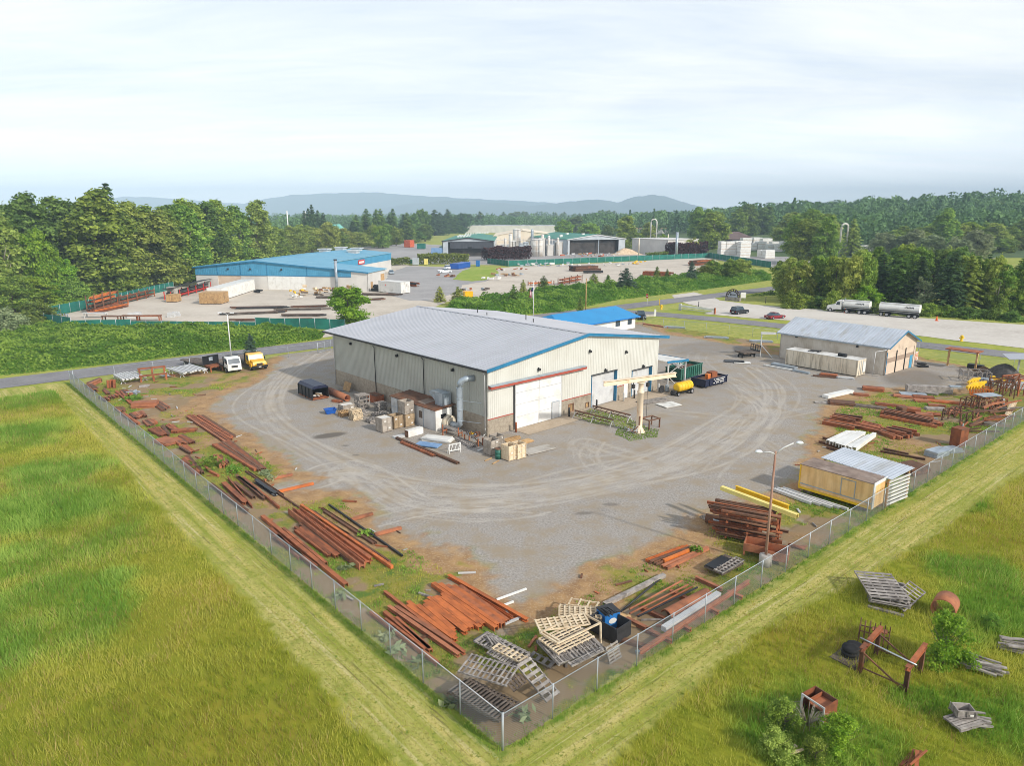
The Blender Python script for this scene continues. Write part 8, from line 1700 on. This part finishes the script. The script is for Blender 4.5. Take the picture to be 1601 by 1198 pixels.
junk((700,433),9,4,1.5,['rust','wood_tan','rust_dark'],'brown scrap at the near edge of the grass island');junk((790,431),14,7,3,['rust_dark','steel_galv','wood_tan'],'scrap wood and parts at the right end of the grass island');junk((772,438),6,4,1.5,['white_paint'],'white boat like scrap at the near tip of the grass island',1.2);junk((800,423),10,7,2,['white_dull','rust'],'pale and rusty steel along the green fence end');junk((738,454),8,5,2,['rust','wood_dark','steel_galv'],'rusty scrap on the ground beyond the yellow bin',0.8)
for x0,n_ in((820,9),(850,12),(900,12),(945,10)):junk((x0+10,416.5),n_,9,1.8,['white_dull','steel_galv','container_top'],'galvanised ductwork stacked along the long green fence, section at %s'%{820:'the left end',850:'the left half',900:'the middle',945:'the right half'}[x0],1.6)
junk((998,413),7,5,1.2,['yellow_paint'],'yellow machine parts at the right end of the ductwork row',1.6);bars((893,425),(940,423.5),5,0.9,0.9,['steel_dark','rust_dark'],'stack of big dark steel sections on the sandy lot',1.2);bars((912,427.5),(945,427),2,0.8,0.9,['steel_dark'],'dark steel sections in front of the bigger stack',1.2,lay=1);bars((1002,431),(1050,433),3,0.7,0.7,['rust_dark','rust'],'dark rusty sections on the sandy lot behind the firs',1.0);bars((1085,416),(1112,413),4,0.7,0.6,['rust_dark','rust'],'dark rusty sections near the corner of the green fence',1.0,lay=3)
shelfrack((880,446),(910,440),2,'rusty cantilever rack at the edge of the sandy lot above the bank',['rust','rust_dark']);shelfrack((830,447),(866,445),1,'orange and rusty beam rack near the firs on the bank',['orange_paint','rust'])
t=cbox3((727,469),(739.5,468.5),2.2,2.2,'truck_yellow','yellow bin behind the wide dark fir on the bank','bin','bin');cbox3((717,421.5),(735.5,418),4,2.3,'blue_plastic','bright blue skip beside the white pickup at the grass island','skip','skip');cbox3((744,417),(750,417),3,2.6,'blue_tote','small blue tank at the far end of the grass island','tank_box','tank');cbox3((674,401),(692,401),5,4.5,'blue_tarp','pale blue container before the left factory shed');cbox3((641,387),(648,386.5),5,5.0,'hot_orange','orange container left of the factory shed');cbox3((652,389.5),(664,389.5),6,3.6,'fence_green','dark green container beside the factory shed wall');cbox3((645,415),(654.5,415),2,3.2,'grey_wall','pale grey cabinet at the left end of the factory hedge','cabinet','cabinet');cbox3((663,414.5),(668.5,414.5),2,2.8,'yellow_pale','pale yellow cabinet in the factory hedge','cabinet','cabinet')
junk((725,397),5,1.5,1,['yellow_paint','white_dull'],'yellow forklift before the left factory shed',4.0,'forklift','forklift');junk((948,394),9,6,3,['wood_fresh','yellow_pale'],'tan crushing machine before the right factory shed',4.5,'crusher','machine');heap('sand_heap',G(977,398),6.5,3.6,'sand_pile','pale sand heap at the right end of the right factory shed','sand heap',2,1.6);heap('soil_heap',G(916,385),12,8,'stone_pile','dark earth heap inside the right factory shed','soil heap',5)
for i in range(7):junk((888+i*12,401.5),6,7,1.6,['white_dull','concrete','hot_orange','wood_tan'],'rubble along the factory front, part %s from the left'%['first','second','third','fourth','fifth','sixth','seventh'][i],2.0)
bx_=MB().box(0,38,0,3,0,2.0).build('retaining_wall','steel_dark',None,tuple(G(1000,403)),0.05)if False else None
pallet(KG,(325,300),(655,330),(352,95),(0.75,0.7,0.8),'wood_grey','big grey wood deck with close boards lying topmost in the field','','y',9,nst=5,bw=0.2);
for i in range(4):pallet(KG,(320,330),(650,385),(345,150),0.02+0.16*i,'wood_grey','grey pallet under the big wood deck in the field','pallets under the wood deck','y',8,0.12,bw=0.13)
pallet(KG,(600,420),(780,260),(480,300),(0.1,0.5,0.5),'wood_grey','slatted grey pallet sticking out on the right of the wood deck',None,'x',9,bw=0.1);beam(g(KG,300,370),g(KG,600,455),0.25,0.1,'B','wood_grey','long grey plank lying at the foot of the wood deck',name='plank',cat='plank')
tag(MB().pipe((-0.65,0,0.58),(0.65,0,0.58),0.64,0.6,26).build('pipe_ring','rust_pale',None,tuple(g(KG,935,430)),R(48)),'short wide rusty steel pipe ring lying in the tall grass','pipe')
a,b_=g(KG,235,920),g(KG,610,1085);t=thing('steel_gantry','rusty steel frame with silver pipe across standing in the tall grass','frame',tuple(a),ang(a,b_));l_=(b_-a).length
for x in(0,l_):
 for y in(0,2.3):MB().ibeam((x,y,0),(x,y,1.35),0.2,0.2,0.025,up=(1,0,0)).build('leg','rust_dark',t)
 MB().ibeam((x,-0.25,1.46),(x,2.6,1.46),0.22,0.22,0.03).build('top_beam','rust',t)
for y in(0,2.3):MB().bar((0.05,y,1.2),(l_-0.05,y,0.1),0.07,0.07).build('brace','rust_dark',t);MB().bar((0.05,y,0.35),(l_-0.05,y,0.35),0.06,0.06).build('tie','rust_dark',t)
MB().tube([(-0.35,0.55,1.63),(l_+0.3,0.15,1.63)],0.05,8).build('silver_pipe','chrome',t)
t=thing('spike_rack','rusty rack of upright bars standing behind the steel frame in the field','rack',tuple(g(KG,215,690)),ang(g(KG,215,690),g(KG,460,760)));l_=(g(KG,215,690)-g(KG,460,760)).length
for i in range(7):MB().tube([(l_*i/6,0.0,0),(l_*i/6,0.0,1.45+rnd(-.1,.1))],0.03,6).build('upright_bar','rust_dark',t);MB().tube([(l_*i/6,0.6,0),(l_*i/6,0.6,1.35+rnd(-.1,.1))],0.03,6).build('upright_bar','rust_dark',t)
for y in(0.0,0.6):MB().bar((0,y+0.06,0.9),(l_,y+0.06,0.9),0.05,0.05).build('cross_bar','rust_dark',t)
MB().box(0.6,l_-0.1,0.1,0.5,1.05,1.12).build('plate','rust_pale',t)
for i in range(5):tag(MB().lathe([(0.24,0),(0.42,0.02),(0.44,0.11),(0.42,0.2),(0.24,0.22)],16).build('tyre','rubber',None,tuple(g(KG,150+(i%2)*38,790-(i%2)*50)+Vector((0,0,0.22*(i//2))))),'old black tyre in the pile left of the steel frame in the field','tyre','tyres in the field')
plates(KG,(140,800),1.7,1.5,0.12,0.7,'wood_dark','dark boards under the old tyres in the field',2)
def woodpile(k,c,l_,w_,n,rz,mat,label):
 t=thing('wood_pile',label,'wood pile',tuple(g(k,*c)),rz)
 for i in range(n):MB().cbox((rnd(-.12,.12)*l_,rnd(-.5,.5)*w_,0.06+0.42*i/n+rnd(-.02,.05)),(l_*rnd(.6,1.0),rnd(.07,.16),rnd(.05,.09)),rnd(-.25,.25),0,rnd(-.06,.06)).build('timber',mat,t)
woodpile(KG,(1255,895),1.9,0.8,22,-0.55,'wood_grey','grey timber pile right of the round bush in the field');woodpile(KG,(1545,725),1.7,0.9,20,-0.35,'wood_grey','grey timber pile cut by the right edge of the picture')
K9=crop(1180,860,3.544)
for i in range(3):pallet(K9,(1050,935),(1150,1010),(1150,880),0.02+0.14*i,'wood_grey','weathered pallet in the stack under the grey crate in the field','pallets under the field crate','x',7,0.1)
woodpile(K9,(1200,975),1.6,1.0,12,-0.3,'wood_grey','broken boards beside the grey crate in the field');crate(g(K9,1120,935,0.45)+Vector((0,0,0)),0.8,0.6,0.4,-0.1,'wood_grey','small grey crate sitting on the pallet stack in the field',None,1)
t=thing('rust_box','open rusty steel box with white framed side behind the bottom shrubs','steel box',tuple(g(K9,375,985)),0.55)
for y in(0,1.15):bx('side',t,'rust',0,1.0,y,y+0.05,0.05,1.05)
bx('end',t,'rust_dark',0.95,1.0,0.051,1.149,0.05,1.05);bx('shelf',t,'rust_pale',0.0,0.94,0.051,0.75,0.75,0.8);bx('divider',t,'rust',0.0,0.94,0.76,0.81,0.4,1.0);mb=MB();mb.box(-0.05,-0.001,-0.03,0.05,0,1.05);mb.box(-0.05,-0.001,1.1,1.2,0,1.05);mb.box(-0.05,-0.001,0.05,1.1,0.97,1.05);mb.build('white_frame','white_dull',t)
woodpile(K9,(860,1190),1.6,0.6,6,0.8,'rust','rusty rails and dark scrap at the bottom edge of the field');woodpile(K9,(215,1150),0.8,0.5,5,0.3,'wood_fresh','pale broken boards among the bottom left shrubs of the field')
tree('nearshrub',g(K9,1040,640),2.9,0.85,'bright','round yellow green bush beside the rusty steel frame in the field',name='bush');tree('nearshrub',g(K9,470,1115),1.7,1.15,'bright','bright leafy shrub in front of the open rusty box',name='shrub');tree('nearshrub',g(K9,160,1010),1.6,1.0,'mid','dark leafy shrub left of the open rusty box',name='shrub');tree('nearshrub',g(K9,110,1150),1.3,1.2,'olive','low shrub at the bottom edge left of the bright shrub',name='shrub');tree('nearshrub',g(K9,330,1190),1.2,1.0,'mid','dark shrub at the bottom edge below the bright shrub',name='shrub');tree('nearshrub',g(K9,1310,430),0.8,1.5,'bramble','low green bush right of the rusty pipe ring',name='bush')
rng=np.random.default_rng(3);mb=MB()
for i in range(40):a=rng.uniform(0,6.28);l_=rng.uniform(0.5,1.2);mb.tube([(0,0,0.1),(math.cos(a)*l_*0.6,math.sin(a)*l_*0.6,rng.uniform(0.5,1.1)),(math.cos(a)*l_*1.2,math.sin(a)*l_*1.2,rng.uniform(0.3,0.9))],[0.015,0.01,0.004],4)
tag(mb.build('dead_brush','bark_pale',None,tuple(g(K9,290,985))),'tangle of bare grey twigs between the two shrubs by the rusty box','brush')
def weed(p,r,h,tone,label,n=60,group=None,leaf=0.16):
 rng=np.random.default_rng(random.randrange(9999));P=np.stack([rng.normal(size=n)*r*0.45,rng.normal(size=n)*r*0.45,rng.uniform(0.03,h,n)],1);nn=rng.normal(size=(n,3))*0.6+np.array([0,0,0.8]);nn/=np.linalg.norm(nn,axis=1)[:,None];v,f=leaf_quads(P,nn,leaf,rng,2.4)
 o=link('weed_plant',npmesh('weed_plant',v,f,'leaf_'+tone,{'tone':('FACE',rng.uniform(0,1,n))}),None,tuple(p));tag(o,label,'plant',group)
for i,(k,x,y)in enumerate(((K5,965,880),(K5,400,195),(K5,430,235),(K6,365,640),(K6,190,470),(K6,255,560),(K6,560,890),(K4,1570,885),(K5,920,1085),(K6,1030,970))):weed(g(k,x,y),0.5,0.35,'grey','pale woolly rosette weed growing among the rusty beams',26,'pale rosette weeds',0.22)
for k,x,y,r,h,lb in((K4,1145,830,1.5,0.9,'tall bright green grass clump between the short bars'),(KN,710,440,1.2,0.5,'bright weeds below the grey scrap heap'),(K4,1350,865,1.0,0.4,'weeds below the wide set of dark beams'),(K5,1120,630,0.6,0.3,'small weed clump on the dark bars'),(KY,350,770,0.4,0.5,'weed growing through the pile near the black board')):weed(g(k,x,y),r,h,'bramble',lb,260 if r>1 else 90)
def bank(name,poly,hmax,tone,label,dens,leaf,seed,hole=0.0):
 rng=np.random.default_rng(seed);Q=np.array([(p[0],p[1])for p in poly]);lo,hi=Q.min(0),Q.max(0);n=int((hi-lo).prod()*dens);x=rng.uniform(lo[0],hi[0],n);y=rng.uniform(lo[1],hi[1],n);d=-sdist(x,y,poly);k=d>0;x,y,d=x[k],y[k],d[k]
 H=lambda x,y,d:hmax*sm(0,4.0,d)*(0.3+0.85*fbm(x*0.16,y*0.16,3)+0.75*(fbm(x*0.55,y*0.55,2)-0.5));h=H(x,y,d);z=h-np.abs(rng.normal(size=len(x)))*0.28
 z=np.maximum(z,0.03);nn=rng.normal(size=(len(x),3))*0.55+np.array([0.1,-0.25,0.9]);nn/=np.linalg.norm(nn,axis=1)[:,None];v,f=leaf_quads(np.stack([x,y,z],1),nn,leaf,rng,1.4);t=np.clip(0.45+2.2*(fbm(x*0.22,y*0.22,4)-0.5)+rng.normal(size=len(x))*0.24,0,1)
 gx_=np.arange(lo[0],hi[0],1.0);gy_=np.arange(lo[1],hi[1],1.0);A,Bm=np.meshgrid(gx_,gy_);dd=-sdist(A.ravel(),Bm.ravel(),poly);zz=np.where(dd>0.3,H(A.ravel(),Bm.ravel(),np.maximum(dd,0))-0.4,-0.3);ii=np.arange(len(gx_)*len(gy_)).reshape(len(gy_),len(gx_));ff=np.stack([ii[:-1,:-1].ravel(),ii[:-1,1:].ravel(),ii[1:,1:].ravel(),ii[1:,:-1].ravel()],1)
 kk=(zz[ff]>-0.25).any(1);ff=ff[kk];v2=np.concatenate([v,np.stack([A.ravel(),Bm.ravel(),zz],1)]);f2=np.concatenate([f,ff+len(v)]);me=npmesh(name,v2,f2,'leaf_'+tone,{'tone':('FACE',np.concatenate([t,np.full(len(ff),0.05)]))});tag(link(name,me),label,'bramble',kind='stuff')
bank('bramble_bank',pw([(-60,597),(0,588),(60,582),(180,569),(300,555),(420,542),(500,531),(512,518),(400,516),(210,514),(110,516),(40,520),(-60,545)]),2.7,'bramble','thick bramble bank between the left road and the lot fence',24,0.3,1)
bank('bramble_bank',pw([(682,492),(760,497),(880,488),(960,470),(1060,458),(1140,447.5),(1207,438),(1205,428),(1150,431),(1085,431),(1020,440),(960,450),(850,457),(770,470),(700,478)]),3.0,'bramble','lush green bank between the road and the sandy lot',14,0.36,2)
bank('tall_weeds',pw([(1160,464),(1215,455),(1230,474),(1300,480),(1440,494),(1601,505),(1601,497),(1440,486),(1300,474),(1215,462)]),1.8,'mid','strip of tall weeds along the foot of the tree row',8,0.4,3)
bank('left_scrub',pw([(-40,548),(60,524),(90,512),(44,500),(-40,505)]),2.6,'hedge','yellowish scrub at the corner of the green fence',10,0.4,4)
bank('left_scrub',pw([(44,499),(140,480),(272,450),(262,446),(130,468),(30,488)]),1.6,'bramble','low scrub between the green fence and the wood',5,0.5,6)
def hedge(name,c0,c1,dp,h,tone,label,seed,leaf=0.5):
 rng=np.random.default_rng(seed);a,b_=G(*c0),G(*c1);l_=(b_-a).length;n=int(l_*dp*h*5);x=rng.uniform(0,l_,n);y=rng.uniform(0,dp,n);top=h*(0.72+0.4*fbm(x*0.22+seed*9,y*0.2,3));z=top*rng.uniform(0.02,1,n)**0.6;nn=rng.normal(size=(n,3))*0.7+np.array([0,-0.5,0.5]);nn/=np.linalg.norm(nn,axis=1)[:,None];v,f=leaf_quads(np.stack([x,y,z],1),nn,leaf,rng,1.3)
 tag(link(name,npmesh(name,v,f,'leaf_'+tone,{'tone':('FACE',np.clip(0.4+rng.normal(size=n)*0.25,0,1))}),None,tuple(a),ang(a,b_)),label,'hedge')
hedge('hedge',(655,414),(734,412.5),5,5.0,'hedge','yellow green clipped hedge in front of the left factory shed',1,0.6);hedge('hedge',(608,416),(644,414.5),5,3.6,'hedge','low green hedge left of the grey cabinet',2,0.6);hedge('hedge',(764,408.5),(832,405.5),7,7.0,'purple','dark purple hedge in front of the tanks',3,0.7);hedge('hedge',(1054,402),(1107,400),8,8.0,'purple','dark purple hedge at the right end of the green fence',4,0.8);hedge('hedge',(590,381),(625,377),3,2.5,'yellow','yellow flowering broom behind the gravel yard left of the factory',5,0.6);hedge('hedge',(1018,405),(1046,403.5),5,3.5,'hedge','low round hedge under the pale pole',6,0.6)
bank('crane_grass',pw([(895,650),(925,640),(985,655),(1010,668),(1030,672),(1028,684),(985,690),(962,680),(965,668),(925,662)]),0.28,'bramble','patch of green grass around the jib crane',70,0.1,7)
def grass(name,label,cond,area,n,h0,h1,w,tone,seed,blades=3,lushf=None,lean=0.35):
 rng=np.random.default_rng(seed);x=rng.uniform(area[0],area[1],n);y=area[2]+(area[3]-area[2])*rng.uniform(0,1,n)**1.3;dl=(x-FC.x)*nL.x+(y-FC.y)*nL.y;al=(x-FC.x)*uL.x+(y-FC.y)*uL.y;dr=(x-FC.x)*nR.x+(y-FC.y)*nR.y;ar=(x-FC.x)*uR.x+(y-FC.y)*uR.y;k=cond(x,y,dl,al,dr,ar)&(np.abs(x)<0.78*y+15);x,y=x[k],y[k];m_=len(x)
 nz=fbm(x*0.5,y*0.5,3);lu=np.zeros(m_)
 if lushf is not None:lu=lushf(x,y)
 V=[];T=[]
 for b_ in range(blades):
  a=rng.uniform(0,6.28,m_);hh=rng.uniform(h0,h1,m_)*(0.55+0.9*nz)*(1+0.5*lu);ln=hh*rng.uniform(0.1,lean*2,m_);ox=rng.normal(size=m_)*0.07;oy=rng.normal(size=m_)*0.07;q=rng.uniform(0,6.28,m_);ww=w*rng.uniform(0.6,1.4,m_)*(1+0.6*lu)*(0.7+y/70);dx=np.cos(q)*ww;dy=np.sin(q)*ww;Z=np.full(m_,0.0)
  V.append(np.stack([np.stack([x+ox-dx,y+oy-dy,Z],1),np.stack([x+ox+dx,y+oy+dy,Z],1),np.stack([x+ox+np.cos(a)*ln,y+oy+np.sin(a)*ln,hh],1)],1));T.append(np.clip(0.5+1.5*(nz-0.5)+1.4*(fbm(x*0.07+4,y*0.07,3)-0.5)+rng.normal(size=m_)*0.28-0.5*lu,0,1))
 V=np.concatenate(V).reshape(-1,3);f=np.arange(len(V)).reshape(-1,3);me=npmesh(name,V,f,tone,{'tone':('FACE',np.concatenate(T)),'lush':('FACE',np.tile(lu,blades))});tag(link(name,me),label,'grass',kind='stuff')
LP=[(G(px,py),rr)for(px,py,rr)in((60,800,7),(20,680,7),(90,740,5),(30,880,5),(140,860,4.5),(60,930,5),(175,905,2),(20,1000,4),(120,960,3.5),(20,620,9),(1560,960,4),(1530,900,3),(1420,1090,2),(1280,1150,4),(1560,1130,3),(1500,790,3))]
def lushf(x,y):
 v=np.zeros(len(x))
 for c,rr in LP:v=np.maximum(v,1-sm(rr*0.35,rr*1.3,np.hypot(x-c.x,y-c.y)+(fbm(x*0.35,y*0.35,4)-0.5)*5))
 return v*(0.6+0.8*fbm(x*0.25,y*0.25,3))
leafmat('leaf_stalk',(150,128,66),(214,190,126),0.3,0.0);leafmat('blade',(144,162,44),(204,204,92),0.5,0.0);mt=M['blade'];N=NT(mt.node_tree);hs_=[n for n in mt.node_tree.nodes if n.type=='HUE_SAT'][0];mixn=hs_.inputs['Color'].links[0].from_socket;atl=N.n('ShaderNodeAttribute',attribute_name='lush');att=[n for n in mt.node_tree.nodes if n.type=='ATTRIBUTE' and n.attribute_name=='tone'][0]
lc=N.mix(att.outputs['Fac'],lin((118,166,56)),lin((186,218,108)));N.l(N.mix(atl.outputs['Fac'],mixn,lc),hs_.inputs['Color'])
wLf=lambda al:2.5+1.6*(1-np.clip(al/90,0,1));wRf=lambda ar:np.interp(ar,[0,5,17,34,58,120],[3.9,3.3,2.5,4.3,4.9,5.5])
grass('meadow_grass','tall yellow green meadow grass on both sides outside the fence',lambda x,y,dl,al,dr,ar:((dl>wLf(al))&(dl>=dr)&(al<88)|(dr>wRf(ar))&(dr>dl)),(-74,70,13,95),360000,0.2,0.42,0.014,'blade',1,3,lushf)
grass('seed_stalks','thin tan seed stalks standing above the meadow grass',lambda x,y,dl,al,dr,ar:((dl>wLf(al)+0.4)&(dl>=dr)&(al<86)|(dr>wRf(ar)+0.4)&(dr>dl))&(fbm(x*0.2+3,y*0.2,3)>0.5),(-66,62,22,95),60000,0.4,0.62,0.008,'leaf_stalk',6,2)
grass('mown_grass','short mown grass strip outside the fence',lambda x,y,dl,al,dr,ar:((dl>0.3)&(dl<wLf(al))&(dl>=dr)|(dr>0.3)&(dr<wRf(ar))&(dr>dl)),(-62,60,22,95),200000,0.04,0.12,0.013,'blade',2,2)
grass('hay_clippings','pale dry clippings scattered over the mown strip',lambda x,y,dl,al,dr,ar:((dl>0.5)&(dl<wLf(al))&(dl>=dr)|(dr>0.5)&(dr<wRf(ar))&(dr>dl))&(fbm(np.where(dl>dr,dl,dr)*1.6,np.where(dl>dr,al,ar+300)*0.12,3)>0.5),(-62,60,22,95),120000,0.03,0.07,0.016,'leaf_stalk',8,2,None,1.2)
for i in range(140):
 lft=i%5<3;u,d_=rnd(0.04,0.95),rnd(1.0,11.0);p=(FC+uL*(u*90)-nL*d_)if lft else(FC+uR*(u*75)-nR*d_)
 a=rnd(0,3.14);q=p+Vector((math.cos(a),math.sin(a),0))*rnd(0.3,1.3)
 if float(sdist(np.array([p.x]),np.array([p.y]),YARD)[0])>0.5:beam(p,q,rnd(0.06,0.16),rnd(0.04,0.12),random.choice('BUI'),random.choice(RR+['wood_grey','white_dull']),'small loose scrap piece lying in the weeds on the %s side of the yard'%('left' if lft else 'right'),'small scrap on the %s side'%('left' if lft else 'right'),'scrap_piece',0.02,'scrap')
grass('fence_weeds','line of longer green grass along the foot of the fence',lambda x,y,dl,al,dr,ar:((np.abs(dl)<0.38)&(al>0)|(np.abs(dr)<0.38)&(ar>0)),(-62,60,22,95),170000,0.12,0.32,0.012,'leaf_bramble',3,3)
def yardcond(x,y,dl,al,dr,ar):
 d=sdist(x,y,YARD);return(dl<-0.2)&(dr<-0.2)&(d>2.0)&(fbm(x*0.3+9,y*0.3+31,4)+0.25*(fbm(x*1.3,y*1.3,2)-0.5)>0.46)&(np.minimum(-dl,-dr)<17)
grass('yard_weeds','patchy moss and weeds between the rusty steel in the yard',yardcond,(-60,58,25,95),200000,0.04,0.16,0.014,'blade',4,3,lambda x,y:sm(0.5,0.62,fbm(x*0.45,y*0.45,3)))
